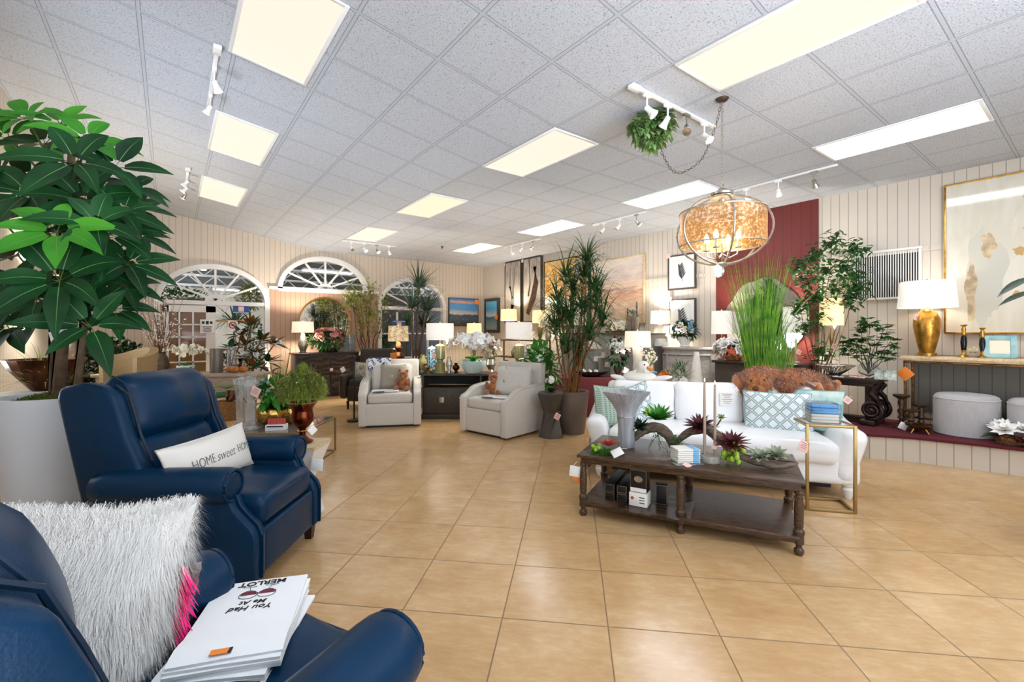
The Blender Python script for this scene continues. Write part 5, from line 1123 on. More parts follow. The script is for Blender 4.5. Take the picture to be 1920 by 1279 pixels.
def teddy(label, M, grp):
    t = thing('teddy_bear', label, 'stuffed toy', group=grp); t.matrix_world = M; rg = random.Random(5); b = MB()
    P_ = [((0, 0, .085), (.075, .065, .085)), ((-.07, .075, .035), (.032, .07, .034)), ((.07, .075, .035), (.032, .07, .034)), ((-.085, .03, .11), (.028, .035, .06)), ((.085, .03, .11), (.028, .035, .06))]
    for c, r in P_: b.ball(c, 1, 14, 10, r, lump=.06, sd=3); fuzz(b, c, r, 260, .016, rg, .002)
    b.build('body', 'plush_brown', t, 80); h = MB().ball((0, .015, .215), 1, 16, 12, (.066, .058, .06)); fuzz(h, (0, .015, .215), (.066, .058, .06), 300, .014, rg); ho = h.build('head', 'plush_brown', t, 80)
    for sx in (-1, 1): MB().ball((sx * .052, .005, .268), .024, 10, 8, (1, .6, 1)).build('ear', 'plush_brown', ho); MB().ball((sx * .022, .068, .228), .006, 8, 6).build('eye', 'black_gloss', ho)
    MB().ball((0, .068, .20), .03, 12, 8, (1.1, .9, .8)).build('muzzle', 'plush_light', ho); MB().ball((0, .094, .208), .009, 8, 6, (1.3, .8, .8)).build('nose', 'black_gloss', ho); return t
TG = 'teddy bears on the grey chairs'
teddy('brown teddy bear sitting on the left grey armchair', ML @ T(-.19, .08, .525) @ RZ(-20) @ Matrix.Scale(1.12, 4), TG); teddy('brown teddy bear sitting on the right grey armchair', MR @ T(.16, .02, .525) @ RZ(30) @ Matrix.Scale(1.12, 4), TG)
def button_pillow(label, M, w, m_='linen_taupe'):
    t = thing('button_pillow', label, 'pillow'); t.matrix_world = M; MB().pillow(w, w, .17, Matrix.Identity(4), 12, .08).build('cover', m_, t, 80); MB().ball((0, .086, 0), .026, 12, 8, (1, .5, 1)).build('button', 'silver', t)
button_pillow('taupe pillow with a silver button on the left grey armchair', ML @ T(-.02, -.08, .72) @ RZ(-8) @ RX(14), .42); button_pillow('taupe pillow with a gathered silver button on the right grey armchair', MR @ T(-.04, -.06, .72) @ RZ(10) @ RX(14), .42, 'linen_grey')
pillow('throw_pillow', 'plain pale grey pillow behind the button pillow on the right grey armchair', MR @ T(-.18, -.12, .74) @ RZ(14) @ RX(10), .42, .42, .14, 'linen_grey', 'linen_grey')
b = NB('navy_print'); n1 = b.noise(b.obj(), 13, 4, .6); b.l(b.ramp(n1, [(.47, 'e8eaee'), (.5, '26345f'), (.56, '26345f'), (.6, 'e8eaee')]), b.b.inputs['Base Color']); b.b.inputs['Roughness'].default_value = .85
t = thing('folded_throw', 'folded navy and white printed throw over the left grey armchair back', 'throw'); t.matrix_world = ML @ T(.20, -.36, .985) @ RX(6)
MB().soft((0, .0, .012), (.36, .22, .025), .012).soft((0, .115, -.08), (.36, .025, .20), .012).build('cloth', 'navy_print', t, 70)
for nm, lab, M in (('folded_cloth', 'folded white cloth with a dark folded edge on the left grey armchair seat', ML @ T(.08, .22, .528) @ RZ(6)), ('folded_cloth', 'loose white paper cloth on the right grey armchair seat', MR @ T(-.1, .22, .528) @ RZ(20))):
    t = thing(nm, lab, 'cloth'); t.matrix_world = M; MB().soft((0, 0, .008), (.40, .24, .014), .006, n=3).build('cloth', 'paper', t); MB().box((.1, .13, .012), (.16, .02, .012), bev=.004).build('dark_edge', 'box_navy', t)
t = thing('floor_lamp_base', 'black floor lamp pole and round base left of the left grey armchair', 'lamp', P(664, 790)); MB().lathe([(0, .001), (.11, .001), (.11, .03), (.02, .045), (0, .045)], n=24).build('base', 'black', t); MB().cyl((0, 0, .04), (0, 0, 1.02), .014).build('pole', 'black', t); MB().ball((0, 0, 1.04), .03, 12, 8).build('finial', 'black', t); 
# ---------------------------------------------------------------- media credenza
CD = C(-.52, 7.80); CDM = local(CD, CR); t = thing('media_credenza', 'dark grey brown media credenza with square pulls between the grey armchairs', 'sideboard', CD, CR); GB = 'wood_greybrown'; KH = .75
MB().box((0, 0, .30), (1.94, .46, .44), bev=.006).build('carcass', GB, t); MB().box((0, 0, KH - .016), (2.0, .52, .032), bev=.006).build('top', GB, t); MB().box((0, 0, .04), (1.98, .5, .078), bev=.006).build('plinth', GB, t)
b = MB().box((-.96, 0, .625), (.03, .46, .19)).box((.96, 0, .625), (.03, .46, .19)).box((0, 0, .625), (.03, .46, .19)).box((0, .2, .625), (1.9, .02, .19)); 
for (x_, w_) in ((-.96, .03), (.96, .03), (0, .03)): MB().box((x_, 0, .6275), (w_, .46, .20)).build('divider', GB, t)
MB().box((0, .215, .6275), (1.88, .02, .20)).build('back_panel', 'black', t)
for k in range(3):
    x_ = -.645 + .645 * k; d_ = MB().box((x_, -.24, .30), (.60, .022, .41), bev=.004)
    for j, s_ in enumerate((.50, .40, .30)): d_.box((x_, -.252, .30), (s_ * 1.05, .008 + .006 * j, s_ * .72), bev=.003)
    do = d_.build('door', GB, t); MB().box((x_, -.268, .32), (.075, .02, .085), bev=.004).build('square_pull', 'silver', do)
def oncd(px, z=7.72, dx=0): a = (px - CX) / F; q = C(a * z, z); return Vector((q.x, q.y, KH + .001))
prismb = [(0, .001), (.11, .001), (.11, .03), (.085, .035), (.085, .17), (.055, .19), (.055, .22), (.085, .24), (.085, .46), (.03, .49), (0, .49)]
table_lamp('green glass table lamp with rectangular shade left of the white orchid', oncd(825), .84, .46, .28, prismb, 'green_glass', 'shade_dim', CR, watt=16, taper=1, tagc=(-.09, -.08, .30))
table_lamp('green glass table lamp with wide drum shade right of the white orchid', oncd(973, 7.85), .86, .46, .28, prismb, 'green_glass', 'shade_dim', CR, watt=16, taper=1)
orchid('orchid_plant', 'large white orchid in a pale blue scalloped bowl on the credenza', oncd(887, 7.66), CR, .21, .72, 16, .42, .072, random.Random(3), 'planter_aqua', nf=13)
for px, z, h_, r, m_, lab in ((792, 7.85, .30, .07, 'green_glass', 'olive glass footed vase left of the green lamp'), (808, 7.62, .10, .05, 'brass_dull', 'small brass votive cup in front of the green lamp'), (842, 7.62, .28, .055, 'silver', 'mottled silver bottle vase right of the left green lamp'), (855, 7.68, .17, .06, 'bronze', 'small dark sculpted vase beside the silver bottle'), (797, 7.6, .16, .06, 'iron', 'dark knobby decorative object at the left end of the credenza'), (948, 7.7, .22, .08, 'iron', 'dark rough vase between the orchid and the right green lamp')):
    t = thing('vase', lab, 'vase', oncd(px, z)); MB().lathe([(0, .001), (r * .6, .001), (r * .7, h_ * .06), (r * .35, h_ * .2), (r, h_ * .5), (r * .9, h_ * .7), (r * .4, h_ * .88), (r * .6, h_), (r * .5, h_), (0, h_ * .5)], n=22, wob=lambda a, z: 1 + (.08 * sin(7 * a + z * 90))).build('body', m_, t, 60)
t = thing('lattice_lantern', 'tall blue and white lattice lantern behind the left green lamp', 'lantern', oncd(810, 7.95)); b = MB()
for k in range(4):
    a = pi / 4 + pi / 2 * k; x_, y_ = .08 * cos(a), .08 * sin(a); x2, y2 = .08 * cos(a + pi / 2), .08 * sin(a + pi / 2); b.cyl((x_, y_, .001), (x_, y_, .40), .009, n=6)
    for j in range(5): b.cyl((x_, y_, .02 + j * .075), (x2, y2, .095 + j * .075), .006, n=5).cyl((x2, y2, .02 + j * .075), (x_, y_, .095 + j * .075), .006, n=5)
b.build('lattice', 'petal_blue', t); MB().lathe([(0, .395), (.08, .395), (.06, .43), (.02, .44), (0, .46)], n=4).build('roof', 'white_paint', t, 10)
for px, z, nm, fl, lab in ((920, 7.95, 'flower_vase', ['petal_cream', 'petal_pink'], 'cream and blush flowers in a mottled urn right of the white orchid'), (1003, 8.1, 'flower_vase', ['petal_white'], 'white blossoms on stems right of the right green lamp')):
    t = thing(nm, lab, 'flowers', oncd(px, z)); MB().lathe([(0, .001), (.06, .001), (.04, .04), (.09, .13), (.06, .22), (.08, .25), (0, .2)], n=20).build('urn', 'silver', t); foliage(t, (0, 0, .36), (.16, .16, .12), 120, .08, .035, 'leaf_sage', rg); bouquet(t, (0, 0, .38), (.16, .16, .13), 34, .045, fl, rg, 2)
# yucca behind the credenza
yc = C(-1.88, 8.75); t = thing('yucca_tree', 'tall multi headed yucca with spiky heads before the right arched window', 'plant', yc); MB().lathe([(0, .001), (.17, .001), (.21, .4), (.19, .4), (0, .37)], n=24).build('pot', 'planter_taupe', t); MB().lathe([(.19, .372), (0, .38)], n=20).build('soil', 'soil', t)
iv = T(yc).inverted(); heads = [iv @ D(px, py, z) for px, py, z in ((785, 540, 8.75), (772, 578, 8.6), (800, 583, 8.8), (795, 615, 9.0))]
for h_ in heads: MB().tube([(h_.x * .2, h_.y * .2, .35), (h_.x * .5, h_.y * .5, 1.1), h_ * .9 + Vector((0, 0, .08 * h_.z)), h_], [.03, .025, .02, .02], 8).build('trunk', 'bark', t, 60)
b = MB()
for h_ in heads: strap_head(b, h_, 90, .62, .036, rg, bend=.55, zmin=-.35)
b.build('foliage', 'leaf_yucca', t, 80)
# dracaena in its tall planter, faceted stool
dc = P(1073, 811); t = thing('dracaena_tree', 'tall many caned dracaena in a taupe planter behind the sofa arm', 'plant', dc); MB().lathe([(0, .001), (.17, .001), (.185, .05), (.235, .58), (.235, .6), (.21, .6), (.2, .56), (0, .56)], n=32).build('planter', 'planter_taupe', t, 45); MB().lathe([(.205, .57), (0, .58)], n=20).build('soil', 'soil', t)
iv = T(dc).inverted(); b = MB(); rgd = random.Random(9); z0 = 6.5
for px, py in ((1100, 490), (1060, 520), (1075, 545), (1115, 545), (1045, 565), (1090, 580), (1130, 600), (1070, 600), (1040, 615), (1105, 625), (1060, 650), (1085, 655), (1120, 570), (1095, 520), (1050, 590)):
    h_ = iv @ D(px, py, z0 + rgd.uniform(-.25, .25)); q0_ = Vector((rgd.uniform(-.09, .09), rgd.uniform(-.09, .09), .55)); MB().tube([q0_, q0_.lerp(h_, .5) + Vector((rgd.uniform(-.04, .04), rgd.uniform(-.04, .04), .0)), h_], [.017, .014, .012], 7).build('cane', 'wood_warm', t, 60)
    strap_head(b, h_, 52, .58, .027, rgd, bend=1.2, zmin=-.1); strap_head(b, h_ - Vector((0, 0, .10)), 26, .55, .025, rgd, bend=1.5, zmin=-.3)
b.build('foliage', 'leaf_dracaena', t, 80)
fc = P(1033, 818); t = thing('faceted_stool', 'dark bronze faceted hourglass stool beside the right grey armchair', 'side table', fc, CR + R(20)); mat('metal_bronze', '56504a', .4, .5, var=.15, vs=5)
b = MB(); L_ = []
for r_, z_, off in ((.19, .001, 0), (.19, .012, 0), (.105, .33, 30), (.20, .60, 0), (.19, .612, 0)): L_.append([(r_ * cos(R(60 * i + off)), r_ * sin(R(60 * i + off)), z_) for i in range(6)])
b.loft(L_); b.f = [f if len(f) != 4 else f for f in b.f]; nf, nm_ = [], []
for f in b.f:
    if len(f) == 4: nf += [(f[0], f[1], f[2]), (f[0], f[2], f[3])]; nm_ += [0, 0]
    else: nf.append(f); nm_.append(0)
b.f, b.mi = nf, nm_; b.build('body', 'metal_bronze', t, 5); price_tag(t, (.02, -.16, .30), .085, CR * 0, 30, 'tag_pink', 0, 'tag_ink')
orchid('orchid_plant', 'small white orchid in a black pot on the faceted stool', (fc.x, fc.y, .613), CR, .05, .24, 4, .07, .035, rg, 'black', nf=5)
pc_ = C(.44, 7.1); t = thing('philodendron', 'leafy bright green plant behind the right grey armchair', 'plant', pc_); MB().lathe([(0, .001), (.12, .001), (.15, .45), (.13, .45), (0, .42)], n=20).build('pot', 'planter_taupe', t); foliage(t, (0, 0, .85), (.26, .26, .42), 240, .17, .11, 'leaf_bright', rg, .5); branchy(t, (0, 0, .4), [(.1, .1, 1.1), (-.1, .05, 1.0), (0, -.1, 1.2)], .01, rg, 'stem', 'stem')
bouquet(t, (0, -.1, .9), (.22, .2, .35), 8, .07, ['petal_white'], rg, 2)
# ================================================================ right wall: pictures
def art(name, zstops, ns, amt, col2, stretch=(1, 1, 1), half=.5, rough=.7, ramp2=(.45, .62)):
    "painted canvas: bands up the picture broken by stretched noise"
    b = NB(name); v = b.obj(); mp = b.n('Mapping'); mp.inputs['Scale'].default_value = stretch; b.l(v, mp.inputs[0]); nz = b.noise(mp.outputs[0], ns, 6, .6); z = b.sep(v)[2]
    u = b.math('ADD', b.math('DIVIDE', z, 2 * half), b.math('ADD', .5, b.math('MULTIPLY', b.math('SUBTRACT', nz, .5), amt)))
    c = b.ramp(u, zstops); n2 = b.noise(mp.outputs[0], ns * 2.3, 5, .65); f = b.ramp(n2, [(ramp2[0], '000000'), (ramp2[1], 'ffffff')])
    b.l(b.mix(b.math('MULTIPLY', f, .55), c, col2), b.b.inputs['Base Color']); b.b.inputs['Roughness'].default_value = rough; return b.m
def picture(label, pa, pb, m, fr='wood_warm', fw=.03, dp=.05, mat_board=None, wall='r', cat='picture', nm='framed_picture'):
    "pa: top corner pixel on the far side, pb: bottom corner pixel on the near side"
    A, B = (onright(*pa), onright(*pb)) if wall == 'r' else (onback(*pa), onback(*pb))
    if wall == 'r': w = abs(A.y - B.y); ctr = (XR - dp / 2 - .014, (A.y + B.y) / 2, (A.z + B.z) / 2); rz = R(-90)
    else: w = abs(A.x - B.x); ctr = ((A.x + B.x) / 2, YB - dp / 2 - .014, (A.z + B.z) / 2); rz = 0
    h = A.z - B.z; t = thing(nm, label, cat, ctr, rz)
    f = MB().box((0, 0, h / 2 - fw / 2), (w, dp, fw), bev=.003).box((0, 0, -h / 2 + fw / 2), (w, dp, fw), bev=.003)
    for sx in (-1, 1): f.box((sx * (w / 2 - fw / 2), 0, 0), (fw, dp, h - 2 * fw), bev=.003)
    f.build('frame', fr, t)
    MB().box((0, .004, 0), (w - 2 * fw, dp * .7, h - 2 * fw)).build('mat_board' if mat_board else 'canvas', mat_board or m, t)
    if mat_board: MB().box((0, -dp * .36, 0), (w * .62, .004, h * .70)).build('print', m, t)
    return t, w, h, dp
art('art_sunset', [(0, 'c9a382'), (.25, 'dcb28f'), (.42, 'd99f78'), (.5, 'b98a76'), (.56, 'e6c3a0'), (.72, 'c9b6ad'), (1, 'd9cdbf')], 2.2, .35, 'efd9bd', (.6, 1, 3), .6)
art('art_yellow', [(0, 'e6dfcf'), (.38, 'e9e0cc'), (.45, 'c98f2e'), (.8, 'd69a34'), (1, 'e0ab4a')], 3, .3, 'efe3c4', (1, 1, 1.4), .5)
art('art_bark', [(0, 'bdb2a6'), (.5, 'c9bfb4'), (1, '8d8379')], 2.5, .5, 'd9d1c6', (2.5, 2.5, .5), .6)
art('art_lake', [(0, '3c3d3a'), (.22, '4a5a66'), (.38, '38506e'), (.44, 'd7c3b4'), (.6, '4f93c6'), (.85, '3f7fb4'), (.92, 'd08a52'), (1, '3a6f9e')], 3, .25, 'd9b79c', (1, 1, 3), .35, .5, (.6, .7))
art('art_lake_small', [(0, '8fa7a5'), (.3, '5f7f8a'), (.42, '33506e'), (.5, 'cfd8d2'), (.75, '3f8fc0'), (1, '54a3c4')], 3, .2, '7fb0c4', (1, 1, 3), .35, .5, (.6, .7))
art('art_abstract', [(0, 'd9cdb4'), (.3, 'dcd6c4'), (.6, 'd3cdbb'), (1, 'cfcab9')], 1.2, .3, 'e6e1d4', (1.6, 1.6, .5), .9, .06)
t, w, h, dp = picture('sunset seascape canvas in a light wood frame behind the dracaena', (1115, 491), (1212, 606), 'art_sunset', 'wood_live', .03, .07)
t, w, h, dp = picture('yellow and white abstract painting with dark frame behind the dracaena tips', (1024, 492), (1109, 612), 'art_yellow', 'black', .025, .07); MB().box((w * .33, -dp * .36, h * .33), (w * .26, .004, h * .24)).build('painted_patch', 'cabinet_grey', t); MB().box((w * .39, -dp * .4, h * .30), (w * .09, .004, h * .1)).build('orange_patch', 'tag_orange', t)
for k, (xa, xb, ya_, yb_, lab) in enumerate(((951, 981, 494, 606, 'left, with a pale forked branch'), (985, 1019, 487, 603, 'right, with a dark log'))):
    t, w, h, dp = picture('tall grey driftwood photograph canvas, the %s' % lab, (xa, ya_), (xb, yb_), 'art_bark', 'wood_greybrown', .02, .08); t['group'] = 'pair of driftwood canvases'; b = MB(); y_ = -dp * .36
    if k == 0:
        for pts, r_ in (([(-.1, -.45), (0, -.2), (.02, .05), (.12, .45)], .07), ([(.0, -.1), (-.12, .1), (-.1, .4)], .045), ([(-.05, -.35), (.15, -.55)], .06)): b.tube([(x_ * w * 1.4, y_, z_ * h) for x_, z_ in pts], [r_ * w * 2, r_ * w * 1.6, r_ * w * .8, r_ * w * .4][:len(pts)], 8)
    else:
        for pts, r_ in (([(.1, .35), (.14, .1), (.05, -.12), (-.15, -.38)], .09), ([(-.1, .5), (-.06, .1), (-.12, -.1)], .02)): b.tube([(x_ * w * 1.6, y_, z_ * h) for x_, z_ in pts], [r_ * w * 1.1, r_ * w * 1.5, r_ * w * 1.7, r_ * w * 1.1][:len(pts)], 8)
    b.v = [(x_, y_ if y_ > -dp * .36 - .004 else -dp * .36 - .004, z_) for x_, y_, z_ in b.v]; b.v = [(max(-w / 2 + .03, min(w / 2 - .03, x_)), min(y_, -dp * .3), max(-h / 2 + .03, min(h / 2 - .03, z_))) for x_, y_, z_ in b.v]; b.build('printed_branch', 'iron' if k else 'grey_panel', t); price_tag(t, (-w / 2, -.05, h / 2 - .04), .09, 0, 10, 'tag_pink')
mat('mat_cream', 'efece6', .7); mat('print_paper', 'e6e4df', .7); mat('print_grey', '4c4d50', .7)
for k, (pa, pb, lab) in enumerate((((1255, 481), (1307, 541), 'upper of two framed grey botanical prints'), ((1257, 562), (1307, 628), 'lower of two framed grey botanical prints, half behind blue flowers'))):
    t, w, h, dp = picture(lab, pa, pb, 'print_paper', 'wood_greybrown', .028, .04, 'mat_cream'); t['group'] = 'framed botanical prints'; b = MB(); rgp = random.Random(k + 2)
    for j in range(12):
        u = j / 11; s_ = 1 if j % 2 else -1; p = Vector((.02 - .04 * u, -dp * .36 - .004, -.2 * h + .36 * h * u)); a = R(35 if k == 0 else 48)
        b.leaf(p, (s_ * sin(a), 0, cos(a)), h * .20 * (1.1 - .4 * u), h * .05, up=(0, -1, 0), bend=0, n=4, fold=0, tip=.8)
    b.tube([(.03, -dp * .36 - .003, -.28 * h), (-.02, -dp * .36 - .003, .17 * h)], .004, 5); b.build('leaf_print', 'print_grey', t); price_tag(t, (-w / 2 + .02, -.03, h / 2 + .0), .09, 0, 6, 'tag_pink')
t, w, h, dp = picture('blue lake and mountain sunset canvas on the back wall near the corner', (840, 558), (895, 612), 'art_lake', 'black', .012, .05, wall='b'); price_tag(t, (w / 2 - .06, -.03, h / 2 - .10), .13, 0, 20, 'tag_orange')
t, w, h, dp = picture('small lake painting in a wide grey frame beside the room corner', (911, 561), (938, 624), 'art_lake_small', 'wood_greybrown', .09, .05); price_tag(t, (w / 2 - .1, -.03, -.05), .13, 0, 20, 'tag_orange')
# big pale abstract under glass at the right edge
Y0 = onright(1772, 348).y; Z0 = onright(1772, 626).z; Z1 = onright(1772, 350).z; Y1 = .02; w = Y0 - Y1; h = Z1 - Z0
t = thing('framed_picture', 'large pale abstract painting with gold frame and glossy glass at the right edge', 'picture', (XR - .045, (Y0 + Y1) / 2, (Z0 + Z1) / 2), R(-90)); f = MB().box((0, 0, h / 2 - .01), (w, .05, .02), bev=.003).box((0, 0, -h / 2 + .01), (w, .05, .02), bev=.003)
for sx in (-1, 1): f.box((sx * (w / 2 - .01), 0, 0), (.02, .05, h - .04), bev=.003)
f.build('frame', 'gold', t); MB().box((0, .002, 0), (w - .04, .03, h - .04)).build('canvas', 'art_abstract', t)
mat('paint_umber', 'bfa988', .5, var=.3, vs=12); mat('paint_teal', '86b3a2', .5, var=.3, vs=9); mat('paint_grey', 'c6c3b4', .5); mat('paint_ochre', 'c09c66', .5)
def blot(name, c, r, sy, m, sd, yy=-.0145):
    rgp = random.Random(sd); b = MB(); n = 40; ph = [rgp.uniform(0, 6) for _ in range(4)]
    b.add([(c[0] + r * cos(a) * (1 + .25 * sin(3 * a + ph[0]) + .18 * sin(7 * a + ph[1])), yy, c[1] + r * sy * sin(a) * (1 + .12 * sin(5 * a + ph[2]) + .08 * sin(11 * a + ph[3]))) for a in [2 * pi * i / n for i in range(n)]], [tuple(range(n))]); b.build(name, m, t, smooth=False)
blot('painted_shape', (-w * .22, -.25), .15, 3.6, 'paint_grey', 1); blot('painted_shape', (-w * .31, -.42), .045, 8, 'paint_umber', 2, -.0155); blot('painted_shape', (-w * .2, .12), .06, 2.4, 'paint_umber', 3, -.0155)
for c, r in (((.06 * w, .60), .05), ((.05 * w, .28), .035), ((.0, .02), .05), ((-.02 * w, -.45), .03)): blot('painted_fleck', c, r, 1, 'paint_ochre', int(r * 999))
blot('painted_shape', (w * .33, -.02), .05, 15, 'paint_teal', 7); blot('painted_shape', (w * .36, -.45), .16, 1.8, 'paint_teal', 8, -.0135)
# wall grille
A, B = onright(1603, 478), onright(1727, 557); w = A.y - B.y; h = A.z - B.z; t = thing('wall_grille', 'white slatted air conditioner grille on the right wall', 'grille', (XR - .03, (A.y + B.y) / 2, (A.z + B.z) / 2), R(-90))
MB().box((0, .02, 0), (w - .02, .015, h - .02)).build('backing', 'black', t); f = MB().box((0, 0, h / 2), (w + .05, .06, .03), bev=.004).box((0, 0, -h / 2), (w + .05, .06, .03), bev=.004)
for sx in (-1, 1): f.box((sx * w / 2, 0, 0), (.03, .06, h - .03), bev=.004)
f.build('frame', 'white_paint', t); n_ = 27
for k in range(n_): MB().box((-w / 2 + w * (k + .5) / n_, .004, 0), (w / n_ * .36, .012, h - .03)).build('slat', 'white_paint', t)
# mirror on the red panel
mc = onright(1432, 603); b0 = []; 
for i in range(72):
    a = 2 * pi * i / 72; q = .60 * (1 + .045 * abs(cos(2 * a)) ** .5 - .05 * (abs(sin(4 * a + .8)) ** 6)); b0.append((q * cos(a), q * 1.12 * sin(a)))
t = thing('scalloped_mirror', 'large scalloped frameless mirror on the dark red panel behind the grass', 'mirror', (XR - .04, mc.y, mc.z), R(-90)); MB().prism(b0, -.012, .0, axis=1, bev=.004).build('glass', 'mirror', t, 20); MB().prism([(x_ * .97, z_ * .97) for x_, z_ in b0], .0005, .014, axis=1).build('backing', 'black', t)
# ---------------------------------------------------------------- furniture along the right wall
def R_at(px, X, H=0.):
    a = (px - CX) / F; tt = X / (FW[0] + RT[0] * a); q = C(a * tt, tt); return Vector((X, q.y, H))
# corner shelf frame with two lamps
SH = 1.24; c = R_at(975, 7.2); t = thing('etagere', 'dark metal open shelf in the far corner under two small lamps', 'shelf', (7.2, c.y, 0)); W_ = 1.9
for sx in (-1, 1):
    for sy in (-1, 1): MB().box((sx * .18, sy * W_ / 2, SH / 2), (.03, .03, SH - .002)).build('post', 'iron', t)
for z_ in (.35, .8, SH - .0): MB().box((0, 0, z_ - .01), (.40, W_ + .04, .025), bev=.003).build('shelf', 'wood_espresso', t)
lampb = [(0, .001), (.07, .001), (.07, .02), (.03, .04), (.06, .14), (.06, .3), (.025, .40), (0, .42)]
table_lamp('small lit lamp before the small lake painting in the corner', R_at(954, 7.2, SH + .003), .80, .44, .30, lampb, 'brass_dull', 'shade_warm', watt=16)
table_lamp('small lit lamp half hidden by the dracaena leaves in the corner', R_at(1013, 7.2, SH + .003), .72, .40, .30, lampb, 'brass_dull', 'shade_warm', watt=14)
table_lamp('small lamp right behind the white orchid in the back corner', (6.75, 10.7, .76), .92, .42, .28, lampb, 'silver', 'shade_warm', watt=10); t = thing('drum_table', 'small round table in the back corner behind the white orchid', 'table', (6.75, 10.7, 0)); MB().lathe([(0, .001), (.2, .001), (.05, .05), (.05, .68), (.25, .72), (.25, .758), (0, .758)], n=24).build('body', 'wood_espresso', t, 40)
for k, (px, z_, r, h_, m_, lab) in enumerate(((965, .80, .10, .24, 'silver', 'mottled silver jar on the middle shelf of the corner shelf'), (985, .80, .08, .30, 'white_stone', 'white bottle vase on the middle shelf of the corner shelf'), (1000, .80, .09, .2, 'bronze', 'dark round jar on the middle shelf of the corner shelf'))):
    t = thing('jar', lab, 'jar', R_at(px, 7.15, z_ + .004)); MB().lathe([(0, .001), (r * .6, .001), (r, h_ * .35), (r * .9, h_ * .65), (r * .4, h_ * .85), (r * .5, h_), (0, h_)], n=22).build('body', m_, t, 50)
t = thing('flower_vase', 'pale dried blossoms on the corner shelf beside the dracaena', 'flowers', R_at(1028, 7.15, SH + .003)); MB().lathe([(0, .001), (.05, .001), (.08, .1), (.05, .2), (0, .2)], n=18).build('vase', 'silver', t); foliage(t, (0, 0, .36), (.24, .24, .2), 220, .07, .03, 'leaf_sage', rg); bouquet(t, (0, 0, .38), (.22, .22, .18), 30, .05, ['petal_cream'], rg, 2)
# tall grey cabinet with brass tray and cups
y0, y1 = R_at(1214, 7.05).y, R_at(1052, 7.05).y; t = thing('grey_cabinet', 'long grey cabinet below the sunset canvas', 'cabinet', (7.33, (y0 + y1) / 2, 0)); W_ = y1 - y0; MB().box((0, 0, .70), (.54, W_, 1.39)).build('carcass', 'grey_panel', t); MB().box((-.01, 0, 1.41), (.58, W_ + .04, .03), bev=.005).build('top', 'wood_greybrown', t)
for k in range(4): MB().box((-.278, -W_ / 2 + W_ * (k + .5) / 4, .70), (.016, W_ / 4 - .03, 1.25), bev=.003).build('door', 'grey_panel', t)
CT = 1.427
t = thing('brass_tray', 'oval brass tray with white blooms on the grey cabinet', 'tray', R_at(1160, 7.25, CT)); MB().lathe([(0, .001), (.30, .001), (.34, .04), (.33, .045), (.29, .012), (0, .012)], n=32, sx=.6).build('tray', 'brass', t, 50); foliage(t, (0, 0, .1), (.14, .26, .07), 70, .12, .04, 'leaf_brown', rg); bouquet(t, (0, 0, .12), (.13, .26, .10), 26, .10, ['petal_cream'], rg, 2, 7)
for px, lab in ((1181, 'left'), (1191, 'right')):
    t = thing('silver_cup', 'tall silver cup with greens on the grey cabinet, %s of the pair' % lab, 'cup', R_at(px, 7.2, CT), 0, 'silver cups on the grey cabinet'); MB().lathe([(0, .001), (.05, .001), (.055, .01), (.085, .30), (.09, .31), (.08, .3), (0, .28)], n=24).build('body', 'silver', t, 45); foliage(t, (0, 0, .36), (.08, .08, .06), 40, .08, .04, 'leaf_sage', rg)
for px, h_, lab in ((1177, .50, 'left'), (1194, .62, 'right')):
    t = thing('stopper_bottle', 'slim dark stoppered bottle behind the silver cups, the %s one' % lab, 'bottle', R_at(px, 7.45, CT), 0, 'stoppered bottles'); MB().lathe([(0, .001), (.04, .001), (.045, h_ * .45), (.014, h_ * .6), (.014, h_ * .8), (.02, h_ * .82), (.012, h_), (0, h_)], n=16).build('body', 'glass_dark', t, 45)
# maroon draped table, bowl of balls, lanterns, magnolia bouquet
MTH = .66; mtc = C(1.62, 8.05); t = thing('draped_table', 'low table under a maroon cloth behind the sofa', 'table', mtc, CR); b = MB(); W_, D_ = 1.95, .7; L_ = []
for z_, k in ((.005, 1.0), (.3, .98), (MTH - .03, .96), (MTH, .945)):
    ring = []
    for i in range(80):
        u = i / 80 * 4; s_ = int(u); f_ = u - s_; x_, y_ = [(-1 + 2 * f_, -1), (1, -1 + 2 * f_), (1 - 2 * f_, 1), (-1, 1 - 2 * f_)][s_]; wv_ = 1 + (.012 * sin(i * 1.6) * (1 - z_ / MTH)); ring.append((x_ * W_ / 2 * k * wv_, y_ * D_ / 2 * k * wv_, z_))
    L_.append(ring)
b.loft(L_); b.build('cloth', 'maroon', t, 50)
def onmt(px, z=7.95): q = C((px - CX) / F * z, z); return Vector((q.x, q.y, MTH + .002))
t = thing('dough_bowl', 'long dark wooden bowl on the maroon draped table', 'bowl', onmt(1108), CR); MB().lathe([(0, .001), (.12, .001), (.26, .06), (.30, .095), (.285, .095), (.2, .04), (0, .025)], n=32, sy=.5).build('bowl', 'wood_espresso', t, 60)
for k, (dx, dy, r, lab) in enumerate(((-.12, 0, .055, 'left'), (-.01, .02, .05, 'middle'), (.09, -.01, .055, 'right'))):
    t = thing('silver_ball', 'silver decorative ball in the long dark bowl, the %s one' % lab, 'ball', onmt(1108) + Vector((RT[0] * dx + FW[0] * dy, RT[1] * dx + FW[1] * dy, .03 + r)), 0, 'silver balls in the bowl'); MB().ball((0, 0, 0), r, 18, 12).build('body', 'silver', t)
